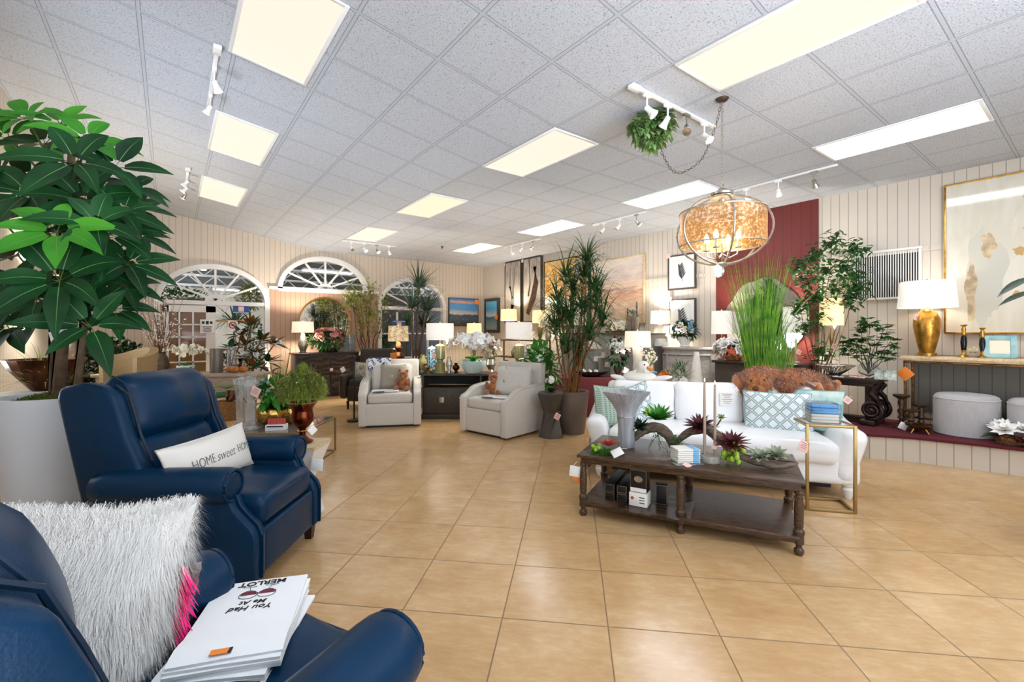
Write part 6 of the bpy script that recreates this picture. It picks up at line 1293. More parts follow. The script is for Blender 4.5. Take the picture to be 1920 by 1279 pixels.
for px, z, s_, h_, lab in ((1108, 8.2, .34, .62, 'tall grey house shaped lantern behind the dracaena canes'), (1131, 8.1, .24, .42, 'smaller grey house shaped lantern beside the taller one')):
    t = thing('lantern', lab, 'lantern', onmt(px, z), CR); MB().box((0, 0, h_ * .39), (s_ * .9, s_ * .9, h_ * .77), bev=.006).build('body', 'grey_panel', t); MB().lathe([(s_ * .68, h_ * .78), (s_ * .64, h_ * .80), (.03, h_), (0, h_)], n=4).build('roof', 'wood_whitewash', t, 10); price_tag(t, (s_ * .2, -s_ * .5, h_ * .5), .09, 0, 8)
t = thing('magnolia_bouquet', 'white magnolia bouquet in a dark urn behind the sofa', 'flowers', onmt(1158, 7.85)); MB().lathe([(0, .001), (.06, .001), (.03, .05), (.07, .14), (.06, .2), (0, .18)], n=20).build('urn', 'iron', t); foliage(t, (0, 0, .42), (.19, .19, .25), 170, .12, .05, 'leaf_deep', rg, .4); foliage(t, (0, 0, .55), (.12, .12, .15), 24, .13, .05, 'leaf_brown', rg, name='brown_leaves'); bouquet(t, (0, -.03, .44), (.18, .18, .26), 34, .065, ['petal_white'], rg, 3, 6); price_tag(t, (.08, -.1, .12), .1, CR, 30)
# little metal table with ceramics, grey lamp
q = C(2.02, 6.95); t = thing('metal_side_table', 'small square metal side table holding ceramics behind the sofa', 'side table', q, CR); MH = .78
for sx in (-1, 1):
    for sy in (-1, 1): MB().box((sx * .19, sy * .19, MH / 2), (.02, .02, MH - .03)).build('leg', 'brass_dull', t)
MB().box((0, 0, MH - .01), (.42, .42, .02), bev=.003).build('tabletop', 'wood_greybrown', t)
def onms(dx, dy): return local(q, CR) @ Vector((dx, dy, MH + .001))
for k, (dx, dy, r, h_, m_, lab) in enumerate(((-.13, -.08, .06, .10, 'white_stone', 'white floral ceramic jar at the left of the metal side table'), (0, -.1, .055, .09, 'planter_aqua', 'pale grey ceramic bowl at the middle of the metal side table'), (.12, -.06, .06, .08, 'petal_blue', 'blue patterned ceramic bowl at the right of the metal side table'), (.0, .08, .10, .14, 'ceramic_white', 'white lidded ceramic tureen on the metal side table'))):
    t = thing('ceramic_bowl', lab, 'bowl', onms(dx, dy)); MB().lathe([(0, .001), (r * .5, .001), (r, h_ * .5), (r * .9, h_ * .8), (r * .3, h_ * .92), (0, h_)], n=22).build('body', m_, t, 60)
t = thing('bud_branches', 'white budded branches in a vase on the metal side table', 'flowers', onms(.15, .12)); MB().lathe([(0, .001), (.04, .001), (.05, .1), (.03, .16), (0, .15)], n=16).build('vase', 'silver', t); b, w2_ = MB(), MB()
for k in range(12):
    tip = Vector((rg.uniform(-.16, .2), rg.uniform(-.1, .1), rg.uniform(.25, .42))); b.tube([(0, 0, .12), tip * .6 + Vector((0, 0, .06)), tip], .003, 5)
    for j in range(4): w2_.ball(tip * (1 - .13 * j) + rnd_dir(rg) * .025, .016, 8, 6)
b.build('stems', 'stem', t); w2_.build('buds', 'petal_cream', t)['kind'] = 'stuff'
q2 = C(2.03, 7.35); t = thing('pedestal', 'square grey pedestal carrying the low white lamp', 'pedestal', q2, CR); MB().box((0, 0, .39), (.30, .30, .778), bev=.006).build('body', 'cabinet_grey', t)
table_lamp('low white lamp with wide drum shade in front of the grey cabinet', (q2.x, q2.y, .78), .68, .42, .26, [(0, .001), (.075, .001), (.08, .02), (.07, .20), (.085, .40), (.03, .43), (0, .43)], 'white_stone', 'shade', watt=16)
# demilune grey cabinet with lamp and blue hydrangeas
y0, y1 = R_at(1325, 7.1).y, R_at(1226, 7.1).y; yc_, W_ = (y0 + y1) / 2, y1 - y0; t = thing('demilune_cabinet', 'pale grey bow fronted cabinet under the botanical prints', 'cabinet', (XR - .03, yc_, 0)); GC = 'cabinet_grey'
def bow(s_, dpt, n=18): return [(0, -W_ / 2 * s_), (0, W_ / 2 * s_)] + [(-.16 - (dpt - .16) * sin(pi * i / n), W_ / 2 * s_ * cos(pi * i / n)) for i in range(n + 1)]
MB().prism(bow(.96, .5), .05, 1.14).build('carcass', GC, t, 30); MB().prism(bow(1.02, .54), 1.14, 1.18, bev=.006).build('top', GC, t, 30); MB().prism(bow(.98, .51), .002, .05).build('plinth', GC, t, 30)
for a0, a1 in ((.12, .30), (.33, .67), (.70, .88)):
    b = MB(); pts = []
    for k in range(7):
        a = pi * (a0 + (a1 - a0) * k / 6); pts.append((-.172 - .34 * sin(a) * 1.0, W_ / 2 * .975 * cos(a)))
    b.tube([(x_, y_, .14) for x_, y_ in pts] + [(x_, y_, 1.05) for x_, y_ in reversed(pts)], .012, 6, closed=True); b.build('panel_moulding', GC, t)
DT = 1.181
table_lamp('white table lamp on stacked boxes at the left of the bow fronted cabinet', R_at(1238, 7.38, DT + .14), .52, .36, .24, [(0, .001), (.06, .001), (.06, .02), (.05, .03), (.05, .26), (.02, .28), (0, .28)], 'plastic_clear', 'shade', watt=18)
for k, (s_, z_, lab) in enumerate(((.26, 0, 'lower'), (.20, .07, 'upper'))): t = thing('keepsake_box', 'round white keepsake box, %s of two under the lamp' % lab, 'box', R_at(1238, 7.38, DT + z_), 0, 'white keepsake boxes'); MB().lathe([(0, .0005), (s_ * .5, .0005), (s_ * .52, .03), (s_ * .5, .069), (0, .069)], n=26).build('body', 'white_stone', t, 40)
t = thing('hydrangea_urn', 'blue and cream hydrangeas in a white urn on the bow fronted cabinet', 'flowers', R_at(1284, 7.3, DT)); MB().lathe([(0, .001), (.08, .001), (.09, .015), (.06, .03), (.11, .11), (.13, .17), (.125, .18), (.1, .16), (0, .15)], n=26).build('urn', 'white_stone', t, 50); foliage(t, (0, 0, .30), (.22, .22, .14), 140, .11, .05, 'leaf_deep', rg, .5); bouquet(t, (0, -.02, .33), (.21, .2, .15), 40, .06, ['petal_blue', 'petal_blue', 'petal_cream'], rg, 3, 6)
# ribbed white floor vase and orange arrangement behind the sofa
q = C((1306 - CX) / F * 6.55, 6.55); t = thing('ribbed_vase', 'tall white ribbed tapering floor vase behind the sofa', 'vase', q); H_ = 1.16; b = MB(); prof = [(.12 * (1 - (k / 40) ** 2 * .72) * (.86 + .14 * sin(pi * min(1, k / 14) * .5)), H_ * k / 40 + .001) for k in range(41)]; b.lathe([(0, .001)] + prof + [(.03, H_), (0, H_ - .04)], n=30, wob=lambda a, z: 1 + (.07 * sin(z * 75 + a) if z < H_ * .75 else 0)); b.build('body', 'ceramic_white', t, 60)
q = C((1268 - CX) / F * 5.85, 5.85); t = thing('pedestal', 'slim white pedestal behind the sofa under the orange flowers', 'pedestal', q, CR); MB().box((0, 0, .36), (.22, .22, .718), bev=.006).build('body', 'white_paint', t)
t = thing('flower_arrangement', 'orange and white flower arrangement peeking above the sofa back', 'flowers', (q.x, q.y, .721)); MB().lathe([(0, .001), (.07, .001), (.09, .06), (.08, .08), (0, .07)], n=20).build('bowl', 'white_stone', t); foliage(t, (0, 0, .15), (.20, .14, .12), 130, .12, .03, 'leaf_sage', rg, .3); foliage(t, (.06, -.02, .22), (.08, .08, .12), 50, .1, .02, 'leaf_mid', rg, .2, name='tall_sprigs'); bouquet(t, Vector((RT[0] * -.13, RT[1] * -.13, .15)), (.09, .07, .07), 12, .05, ['petal_orange'], rg, 2, 6); bouquet(t, Vector((RT[0] * .02, RT[1] * .02, .10)) - Vector((FW[0] * .1, FW[1] * .1, 0)), (.09, .06, .05), 9, .055, ['petal_white'], rg, 3, 6)
# fan fronted console before the red panel
FY0, FY1 = 2.72, 3.93; FH = .99; t = thing('fan_console', 'dark topped console with a radiating fan front before the red panel', 'console', (7.33, (FY0 + FY1) / 2, PZ)); W_ = FY1 - FY0; h_ = FH - PZ
MB().box((.0, 0, h_ - .02), (.58, W_ + .06, .04), bev=.008).build('top', 'wood_espresso', t); MB().box((.02, 0, h_ / 2 - .02), (.50, W_, h_ - .042)).build('carcass', 'wood_greybrown', t); b = MB()
for c_ in (-W_ / 4, W_ / 4):
    for k in range(15): a = pi * k / 14; b.box((-.236, c_ + cos(a) * .14, .06 + sin(a) * .20), (.012, .007, .40), rot=Matrix.Rotation(-(a - pi / 2), 4, 'X'))
b.v = [(x_, max(-W_ / 2, min(W_ / 2, y_)), max(.01, min(h_ - .05, z_))) for x_, y_, z_ in b.v]; b.build('fan_reeding', 'brass_dull', t)
def onfc(px, X=7.3): p = R_at(px, X); return Vector((X, p.y, FH + .001))
acr = [(0, .001), (.06, .001), (.06, .02), (.015, .03), (.025, .08), (.012, .12), (.018, .2), (.012, .26), (.02, .32), (.01, .36), (0, .36)]
mat('acrylic', 'e4e2de', .06, trans=.7, ior=1.4)
table_lamp('slim acrylic lamp with tall white shade at the left of the scalloped mirror', onfc(1353, 7.3), .80, .32, .38, acr, 'acrylic', 'shade_dim', watt=16, taper=.96); table_lamp('slim acrylic lamp with tall white shade right of the tall grass', onfc(1492, 7.35), .82, .34, .38, acr, 'acrylic', 'shade_dim', watt=16, taper=.96, tagc=(-.02, -.05, .16))
t = thing('magnolia_centerpiece', 'low white magnolia centerpiece on the fan fronted console', 'flowers', onfc(1376, 7.25)); MB().lathe([(0, .001), (.10, .001), (.14, .06), (.12, .06), (0, .05)], n=22).build('bowl', 'wood_warm', t); foliage(t, (0, 0, .14), (.14, .26, .10), 70, .14, .05, 'leaf_brown', rg); bouquet(t, (-.04, .04, .20), (.12, .24, .13), 20, .11, ['petal_white'], rg, 3, 8)
t = thing('oval_charger', 'cream oval plate standing behind the grass on the console', 'plate', onfc(1437, 7.5)); MB().lathe([(0, 0), (.15, 0), (.17, .012), (.0, .012)], n=28, sy=1.35).build('plate', 'ceramic_white', t); t.rotation_euler = (0, R(-80), 0); t.location.z += .23
# tall grass clumps in floor pots
for k, (px, z, Ht, n, lab) in enumerate(((1424, 5.75, 2.36, 260, 'taller fresh green grass clump behind the sofa and plush dog'), (1458, 5.6, 1.62, 140, 'shorter fresh green grass clump right of the taller one'))):
    q = C((px - CX) / F * z, z); t = thing('potted_grass', lab, 'plant', q, 0, 'potted grasses behind the sofa'); MB().lathe([(0, .001), (.085, .001), (.10, .55), (.09, .55), (0, .5)], n=22).build('pot', 'planter_taupe', t); b = MB(); dry = MB()
    for j in range(n):
        a = rg.uniform(0, 6.28); r = .07 * sqrt(rg.random()); s_ = rg.uniform(.02, .20); L = (Ht - .5) * rg.uniform(.55, 1.08); (b if rg.random() < .93 else dry).strap((r * cos(a), r * sin(a), .49), (cos(a) * s_, sin(a) * s_, 1), L, .013, rg.uniform(.05, .5) + (.9 if rg.random() < .22 else 0), 9, .9)
    b.build('blades', 'grass', t, 80); dry.build('dry_blades', 'leaf_sage', t, 80)
# leafy tree behind the carved table
q = Vector((7.38, 2.56, PZ)); t = thing('ficus_tree', 'slender leafy green tree beside the red panel behind the thin lamp', 'plant', q); MB().lathe([(0, .001), (.12, .001), (.15, .3), (.13, .3), (0, .27)], n=20).build('pot', 'planter_taupe', t)
iv = T(q).inverted(); tips = [iv @ D(px, py, z) for px, py, z in ((1560, 455, 6.2), (1605, 470, 6.1), (1530, 480, 6.3), (1500, 500, 6.3), (1515, 530, 6.2), (1545, 510, 6.2), (1575, 500, 6.1), (1600, 515, 6.1), (1530, 560, 6.1), (1500, 575, 6.2), (1560, 545, 6.1), (1590, 560, 6.0), (1545, 590, 6.2), (1512, 610, 6.2), (1535, 660, 6.2), (1610, 540, 6.0))]
branchy(t, (0, 0, .25), tips, .008, rg, wob=.03); b = MB()
for tp in tips:
    for j in range(78):
        p = tp + rnd_dir(rg) * rg.uniform(.02, .19)
        if p.x < .23: b.leaf(p, rnd_dir(rg, -.6, .8), .105, .055, bend=.4, n=2)
b.build('foliage', 'leaf_mid', t, 80)
# carved dark table on the platform
TY0, TY1, TX0, TX1, TBH = 1.78, 2.46, 6.86, 7.30, .575; t = thing('carved_table', 'dark carved table with scrolled ends on the platform', 'table', ((TX0 + TX1) / 2, (TY0 + TY1) / 2, PZ)); W_, D_ = TY1 - TY0, TX1 - TX0; WE = 'wood_espresso'
MB().box((0, 0, TBH - .012), (D_ + .08, W_ + .10, .024), bev=.006).box((0, 0, TBH - .035), (D_ + .05, W_ + .07, .026), bev=.008).box((0, 0, TBH - .07), (D_, W_, .05), bev=.004).build('tabletop', WE, t)
for sy in (-1, 1):
    y_ = sy * (W_ / 2 - .07); b = MB().box((0, y_, .28), (D_ * .72, .07, .44), bev=.008).box((0, y_, .034), (D_ * .98, .16, .066), bev=.012)
    for sx in (-1, 1):
        x_ = sx * D_ * .38; yc = y_ + sy * .035; sp = []
        for k in range(44): a = -pi / 2 + sy * (k / 43 * 2.4 * 2 * pi); r = .115 * (1 - k / 50); sp.append((x_, yc + r * cos(a), .19 + r * sin(a)))
        b.tube(sp, [.026 * (1 - k / 80) for k in range(44)], 7).ball((x_, yc, .19), .03, 10, 8, (1, 1, 1))
        b.tube([(x_, yc + sy * .09, .24), (x_, yc + sy * .05, .33), (x_, yc - sy * .01, .40), (x_, yc + sy * .03, .47), (x_, yc + sy * .06, .50)], [.03, .034, .036, .034, .028], 8)
        b.ball((sx * D_ * .42, yc, .03), .029, 10, 8)
    b.build('scrolled_end', WE, t, 60)
MB().box((0, 0, .06), (.09, W_ - .2, .05), bev=.006).build('stretcher', WE, t)
TT = PZ + TBH + .001
t = thing('lattice_bowl', 'silvery openwork flared bowl at the left end of the carved table', 'bowl', R_at(1567, 7.0, TT)); b = MB()
for k in range(30):
    a = 2 * pi * k / 30; b.tube([(.05 * cos(a), .05 * sin(a), .02), (.10 * cos(a + .2), .10 * sin(a + .2), .06), (.17 * cos(a + .4), .17 * sin(a + .4), .12), (.205 * cos(a + .5), .205 * sin(a + .5), .14 + .012 * (k % 2))], .007, 5)
b.tube([(.205 * cos(a) * (1 + .05 * cos(10 * a)), .205 * sin(a) * (1 + .05 * cos(10 * a)), .145) for a in [2 * pi * i / 40 for i in range(40)]], .006, 5, closed=True); b.lathe([(0, .001), (.05, .001), (.05, .025), (0, .025)], n=16); b.build('body', 'silver', t, 60); MB().box((0, -.0, -.0), (.001, .001, .001))
table_lamp('thin metal lamp with glowing cylinder shade behind the openwork bowl', R_at(1559, 7.2, TT), 1.03, .28, .36, [(0, .001), (.06, .001), (.06, .015), (.008, .02), (.006, .3), (.02, .45), (.03, .5), (.02, .55), (.006, .6), (.006, .64), (0, .65)], 'brass_dull', 'shade_warm', watt=14, taper=.98, tagc=(-.03, -.04, .38))
t = thing('fig_plant', 'lobed green fig branches in a clear glass globe on the carved table', 'plant', R_at(1628, 7.1, TT)); MB().lathe([(0, .001), (.05, .001), (.10, .06), (.11, .12), (.08, .18), (.07, .19), (.075, .18), (.10, .12), (.09, .06), (0, .02)], n=26).build('vase', 'plastic_clear', t, 60); iv = T(t.location).inverted()
tips = [iv @ D(px, py, z) for px, py, z in ((1630, 605, 5.7), (1655, 620, 5.6), (1605, 640, 5.8), (1595, 660, 5.8), (1640, 640, 5.6), (1670, 640, 5.5), (1660, 665, 5.5), (1620, 665, 5.7), (1612, 615, 5.8), (1590, 645, 5.8))]; branchy(t, (0, 0, .05), tips, .007, rg, 'stem', 'stem', .02); b = MB()
for tp in tips:
    for j in range(17):
        p = tp + rnd_dir(rg) * .07; d = rnd_dir(rg, -.5, .8)
        for k in range(5):
            d2 = (d + frame(d)[0] * (k - 2) * .5).normalized(); b.leaf(p, d2, .105 * (1 - .12 * abs(k - 2)), .042, n=2, bend=.3)
b.build('foliage', 'leaf_mid', t, 80)
mat('box_botanical', 'dfe6e0', .6, col2='7d9a8c', vs=20)
for k, (px, lab) in enumerate(((1651, 'left'), (1669, 'right'))): t = thing('napkin_pack', 'packet of botanical paper napkins on the carved table, the %s packet' % lab, 'box', R_at(px, 6.93, TT), R(10), 'botanical napkin packets'); MB().box((0, 0, .06), (.05, .12, .118), bev=.004).build('packet', 'box_botanical', t)
t = thing('pink_trinket', 'small pink beaded trinket lying on the carved table', 'decoration', R_at(1607, 6.92, TT)); b = MB()
for k in range(12): b.ball((.03 * cos(k * .52), .07 * sin(k * .52), .012), .0125, 8, 6)
b.build('beads', 'petal_pink', t)
t = thing('display_card', 'small white card under the openwork bowl on the carved table', 'card', R_at(1572, 6.88, TT)); MB().box((0, 0, .004), (.06, .12, .007), bev=.001).build('card', 'paper', t)
# live edge console with lamp and candlesticks
KY0, KY1, KX0, KX1, KT = -.62, 1.60, 7.18, 7.60, 1.155; t = thing('live_edge_console', 'long console with a pale live edge top and rustic metal legs', 'console', ((KX0 + KX1) / 2, (KY0 + KY1) / 2, PZ)); W_ = KY1 - KY0; kh = KT - PZ
b = MB(); n_ = 40; L_ = []
for k in range(n_ + 1): y_ = -W_ / 2 + W_ * k / n_; o = .012 * sin(k * .9) + .008 * sin(k * 2.3); L_.append([(-.21 + o, y_, kh - .055), (.21, y_, kh - .055), (.21, y_, kh), (-.205 + o * .6, y_, kh), (-.222 + o, y_, kh - .028)])
b.loft(L_); b.build('tabletop', 'wood_live', t, 50); mat('rust_metal', '7d5a38', .5, .6, var=.3, vs=20)
for sy in (-1, 1):
    for sx in (-1, 1): MB().tube([(sx * .17, sy * (W_ / 2 - .04), .001), (sx * .17 + .004, sy * (W_ / 2 - .045), kh * .5), (sx * .17, sy * (W_ / 2 - .04), kh - .055)], .017, 8).build('leg', 'rust_metal', t)
    MB().tube([(-.17, sy * (W_ / 2 - .04), .12), (.17, sy * (W_ / 2 - .04), .12)], .014, 8).build('stretcher', 'rust_metal', t)
MB().tube([(-.17, -W_ / 2 + .04, .12), (-.16, 0, .125), (-.17, W_ / 2 - .04, .12)], .014, 8).build('stretcher', 'rust_metal', t); MB().tube([(-.19, -W_ / 2 + .03, kh - .07), (-.19, 0, kh - .075), (-.19, W_ / 2 - .03, kh - .07)], .014, 8).build('apron_rail', 'rust_metal', t); price_tag(t, (-.20, W_ / 2 - .05, kh - .22), .13, R(-90), 45, 'tag_orange')
KTZ = KT + .002
mat('gold_ribbed', 'b98a3c', .28, .85, var=.35, vs=10, bump=.3, bs=40)
table_lamp('gold table lamp with wide off white drum shade on the live edge console', R_at(1738, 7.33, KTZ), .90, .56, .32, [(0, .001), (.09, .001), (.09, .035), (.07, .04), (.075, .06), (.105, .20), (.13, .36), (.128, .44), (.09, .52), (.05, .56), (.02, .58), (0, .58)], 'gold_ribbed', 'shade_dim', watt=1.5, taper=.92, tagc=(-.10, .07, .46))  # this lamp is off; its shade glow and small bulb are added
cs = [(0, .001), (.055, .001), (.05, .012), (.02, .03), (.016, .05), (.022, .08), (.03, .17), (.026, .22), (.016, .25), (.024, .27), (.016, .29), (.022, .32), (.014, .35), (.034, .37), (.03, .375), (.0, .375)]
for px, X_, s_, lab in ((1807, 7.40, 1.0, 'taller black and gold candlestick, left of the pale bloom'), (1842, 7.33, .9, 'shorter black and gold candlestick, right of the pale bloom')):
    t = thing('candlestick', lab, 'candlestick', R_at(px, X_, KTZ), 0, 'black and gold candlesticks'); MB().lathe([(r * s_, z * s_) for r, z in cs[:6]] + [(0, cs[5][1] * s_)], n=20).build('foot', 'gold', t, 50); MB().lathe([(0, cs[5][1] * s_)] + [(r * s_, z * s_) for r, z in cs[5:9]] + [(0, cs[8][1] * s_)], n=20).build('stem', 'black_gloss', t, 50); MB().lathe([(0, cs[8][1] * s_)] + [(r * s_, z * s_) for r, z in cs[8:]], n=20).build('cup', 'gold', t, 50)
t = thing('spiky_bloom', 'pale yellow spiky round bloom between the two candlesticks', 'decoration', R_at(1825, 7.30, KTZ)); b = MB()
for k in range(160): d = rnd_dir(rg, -.2, 1); b.strap((0, 0, .055), d, .085, .012, .1, 3)
b.build('petals', 'petal_cream', t, 80); mat('frame_aqua', 'a9cfcf', .4, col2='7fb2b8', vs=10)
t = thing('photo_frame', 'pale aqua photo frame standing right of the candlesticks', 'picture frame', R_at(1875, 7.34, KTZ), R(-78)); Mq = RX(-8); f = MB().at(Mq)
for sx in (-1, 1): f.box((sx * .105, 0, .125), (.05, .02, .25), bev=.004)
f.box((0, 0, .025), (.16, .02, .05), bev=.004).box((0, 0, .225), (.16, .02, .05), bev=.004); f.build('frame', 'frame_aqua', t); MB().at(Mq).box((0, .003, .125), (.158, .008, .148)).build('photo_card', 'petal_cream', t)
# poufs and small things on the platform
for k, (c_, lab) in enumerate((((7.19, 1.02), 'pale grey round pouf under the console, whole in view'), ((7.19, .43), 'pale grey round pouf under the console, cut by the right edge'))):
    t = thing('pouf', lab, 'pouf', (c_[0], c_[1], PZ), R(40), 'round grey poufs'); MB().lathe([(0, .001), (.262, .001), (.274, .01), (.275, .36), (.272, .405), (.27, .41)], n=48).build('body', 'pouf_grey', t, 50); MB().lathe([(.27, .408), (.262, .436), (.235, .452), (.15, .462), (0, .466)], n=48).build('cushion_top', 'pouf_grey', t, 60); MB().tube([(.272 * cos(a), .272 * sin(a), .408) for a in [2 * pi * i / 48 for i in range(48)]], .006, 6, closed=True).build('piping', 'linen_grey', t)
    if k == 0: price_tag(t, (-.20, -.185, .33), .08, R(-40), 30, 'tag_pink', 0, 'tag_ink')
for k, (px, X_, h_, lab) in enumerate(((1690, 7.05, .40, 'tallest rusty iron candle stand at the console leg'), (1708, 6.98, .24, 'shortest rusty iron candle stand on the platform'), (1727, 7.1, .30, 'middle rusty iron candle stand left of the pouf'))):
    t = thing('candle_stand', lab, 'candle stand', R_at(px, X_, PZ + .001), 0, 'rusty iron candle stands'); MB().lathe([(0, .001), (.075, .001), (.08, .012), (.03, .04), (.02, h_ * .25), (.035, h_ * .3), (.022, h_ * .4), (.04, h_ * .5), (.022, h_ * .6), (.035, h_ * .75), (.025, h_ * .86), (.08, h_ * .95), (.085, h_), (0, h_)], n=22).build('body', 'iron', t, 50)
    if k == 1: price_tag(t, (-.10, .05, .05), .08, R(-60), 25)
t = thing('brass_dish', 'small footed brass dish at the platform edge', 'dish', R_at(1723, 6.84, PZ + .001)); MB().lathe([(.02, .05), (.08, .055), (.12, .085), (.125, .09), (.07, .066), (0, .062)], n=28).build('bowl', 'brass', t, 60)
for a in (.4, 2.5, 4.6): MB().cyl((.09 * cos(a), .09 * sin(a), .001), (.055 * cos(a), .055 * sin(a), .06), .006, .009, n=8).build('foot', 'brass', t)
q = Vector((6.93, .66, PZ + .001)); t = thing('magnolia_basket', 'large white magnolia blooms in a twig basket at the platform edge', 'flowers', q); MB().lathe([(0, .001), (.09, .001), (.13, .07), (.11, .08), (0, .06)], n=20).build('basket', 'wicker', t); b, br = MB(), MB()
for k in range(16): d = rnd_dir(rg, -.05, .5); b.mt(k % 2).leaf((d.x * .08, d.y * .08, .08), d, .20, .07, bend=.4, n=4, tip=.7)
b.build('leaves', ['leaf_deep', 'leaf_brown'], t, 80)
for c_ in ((-.09, .03, .15), (.0, -.10, .16), (.05, .06, .17)): f = MB(); blossom(f, c_, .13, Vector(c_) + Vector((-.2, 0, .4)), rg, 8, 3, .25, .6); f.build('bloom', 'petal_white', t, 80)
b = MB()
for k in range(26): b.ball(Vector((-.13, -.09, .09)) + rnd_dir(rg) * .035, .012, 8, 6)
b.build('berries', 'leaf_burgundy', t)
# leaf tips of a plant at the right edge
q = C(3.75, 3.0); t = thing('rubber_plant', 'broad green leaf tips of a plant at the right edge', 'plant', q); MB().lathe([(0, .001), (.16, .001), (.2, .4), (.18, .4), (0, .37)], n=22).build('pot', 'planter_taupe', t); MB().tube([(0, 0, .35), (.02, .0, 1.0), (0, .02, 1.75)], [.02, .016, .01], 8).build('stem', 'stem', t); b = MB(); iv = T(q).inverted()
for (a, e) in (((1935, 520), (1868, 552)), ((1945, 545), (1870, 568)), ((1990, 470), (1935, 430)), ((2040, 560), (2090, 540)), ((1980, 600), (1935, 650)), ((2030, 500), (2080, 450))):
    p0 = iv @ D(a[0], a[1], 3.0); p1 = iv @ D(e[0], e[1], 2.9); b.tube([Vector((0, 0, p0.z - .15)), p0], .006, 5); b.leaf(p0, p1 - p0, (p1 - p0).length, .085, bend=.1, n=6, tip=.7)
b.build('foliage', 'leaf_deep', t, 80)
# ================================================================ chandelier, chain and hanging ivy
hk = P(1354, 186, HC - .001) if False else Vector((C((1354 - CX) / F * 3.83, 3.83).x, C((1354 - CX) / F * 3.83, 3.83).y, HC))
def links(b, pts, L=.034, r=.0022, w=.010):
    pts = [Vector(p) for p in pts]; seg = []; acc = 0; q = pts[0]; seg.append(q)
    for p in pts[1:]:
        while (p - q).length > L * .8: q = q + (p - q).normalized() * L * .8; seg.append(q)
    for k in range(len(seg) - 1):
        a, c = seg[k], seg[k + 1]; m = (a + c) / 2; x, y, d = frame(c - a); s_ = x if k % 2 else y
        b.tube([m + d * (L / 2) * cos(t_) + s_ * w * sin(t_) for t_ in [2 * pi * i / 8 for i in range(8)]], r, 4, closed=True)
mat('antique_silver', 'b3aca0', .35, .85, var=.2, vs=25)
t = thing('chandelier', 'orb chandelier with a speckled amber drum shade hanging from a chain', 'chandelier', hk, CR); zc = 2.30 - HC; AS_ = 'antique_silver'
MB().lathe([(0, -.03), (.03, -.026), (.05, -.01), (.055, -.001), (0, -.001)][::1], n=20).build('ceiling_hook', 'iron', t, 40)
b = MB(); links(b, [(0, 0, -.03), (0, 0, zc + .40)]); b.build('chain', AS_, t, 60)
MB().tube([(.012 * cos(a), 0, zc + .385 + .02 * sin(a)) for a in [2 * pi * i / 12 for i in range(12)]], .004, 6, closed=True).lathe([(0, zc + .36), (.025, zc + .355), (.06, zc + .33), (.09, zc + .315), (.085, zc + .30), (.05, zc + .295), (.10, zc + .285), (.095, zc + .27), (.03, zc + .26), (.02, zc + .16), (0, zc + .16)][::-1], n=24).build('canopy', AS_, t, 50)
for k in range(3):
    a = R(18 + 60 * k); pts = []
    for i in range(48): q = 2 * pi * i / 48; pts.append((.385 * cos(q) * cos(a), .385 * cos(q) * sin(a), zc + .0 + .285 * sin(q)))
    MB().tube(pts, .0085, 6, closed=True).build('orb_ring', AS_, t, 60)
b = NB('mercury_glass'); v = b.obj(); n1 = b.noise(v, 42, 4, .7); n2 = b.noise(v, 7, 3); fl = b.ramp(n1, [(.50, '000000'), (.60, 'ffffff')]); b.b.inputs['Metallic'].default_value = .45; b.b.inputs['Roughness'].default_value = .3
b.l(b.mix(fl, b.ramp(n2, [(.3, '5c3c1c'), (.7, '9a7440')]), 'ffe9bd'), b.b.inputs['Base Color']); tr = b.n('BsdfTranslucent'); tr.inputs[0].default_value = lin('e0a050'); tp = b.n('BsdfTransparent'); mx1 = b.n('MixShader'); mx1.inputs[0].default_value = .16; b.l(b.b.outputs[0], mx1.inputs[1]); b.l(tr.outputs[0], mx1.inputs[2])
mx2 = b.n('MixShader'); b.l(b.math('ADD', b.math('MULTIPLY', fl, .35), .12), mx2.inputs[0]); b.l(mx1.outputs[0], mx2.inputs[1]); b.l(tp.outputs[0], mx2.inputs[2]); b.l(mx2.outputs[0], b.nt.nodes['Material Output'].inputs['Surface'])
d_ = MB(); d_.lathe([(.335, zc - .125), (.335, zc + .155)], n=56); d_.f = [f for f in d_.f if len(f) == 4]; d_.mi = d_.mi[:len(d_.f)]; ds = d_.build('drum_shade', 'mercury_glass', t, 60)
for z_ in (zc - .125, zc + .155): MB().tube([(.337 * cos(a), .337 * sin(a), z_) for a in [2 * pi * i / 48 for i in range(48)]], .006, 6, closed=True).build('drum_rim', AS_, t, 60)
MB().tube([(0, 0, zc + .17), (0, 0, zc - .29)], .009, 8).lathe([(0, zc - .38), (.012, zc - .375), (.022, zc - .345), (.02, zc - .325), (.012, zc - .315), (.04, zc - .30), (.05, zc - .28), (.02, zc - .265), (0, zc - .26)], n=18).build('stem_and_finial', AS_, t, 50)
for k in range(4):
    a = R(45 + 90 * k); cx_, cy_ = cos(a), sin(a); b = MB().tube([(.01 * cx_, .01 * cy_, zc - .20), (.06 * cx_, .06 * cy_, zc - .235), (.12 * cx_, .12 * cy_, zc - .21), (.13 * cx_, .13 * cy_, zc - .16)], .006, 7).lathe([(0, 0), (.022, .0), (.026, .008), (.012, .012), (.012, .07), (0, .07)], (.13 * cx_, .13 * cy_, zc - .16), 12); ao = b.build('arm', AS_, t, 50)
    MB().lathe([(0, .068), (.012, .07), (.022, .10), (.018, .125), (.006, .15), (0, .155)], (.13 * cx_, .13 * cy_, zc - .16), 12).build('bulb', 'bulb', ao)
MB().at(T(-.05, -.03, zc - .34) @ RZ(10)).prism([(-.035, -.04), (.0, -.06), (.035, -.045), (.04, .03), (.0, .055), (-.04, .035)], -.0015, .0015, axis=1).build('price_tag', 'planter_aqua', t)
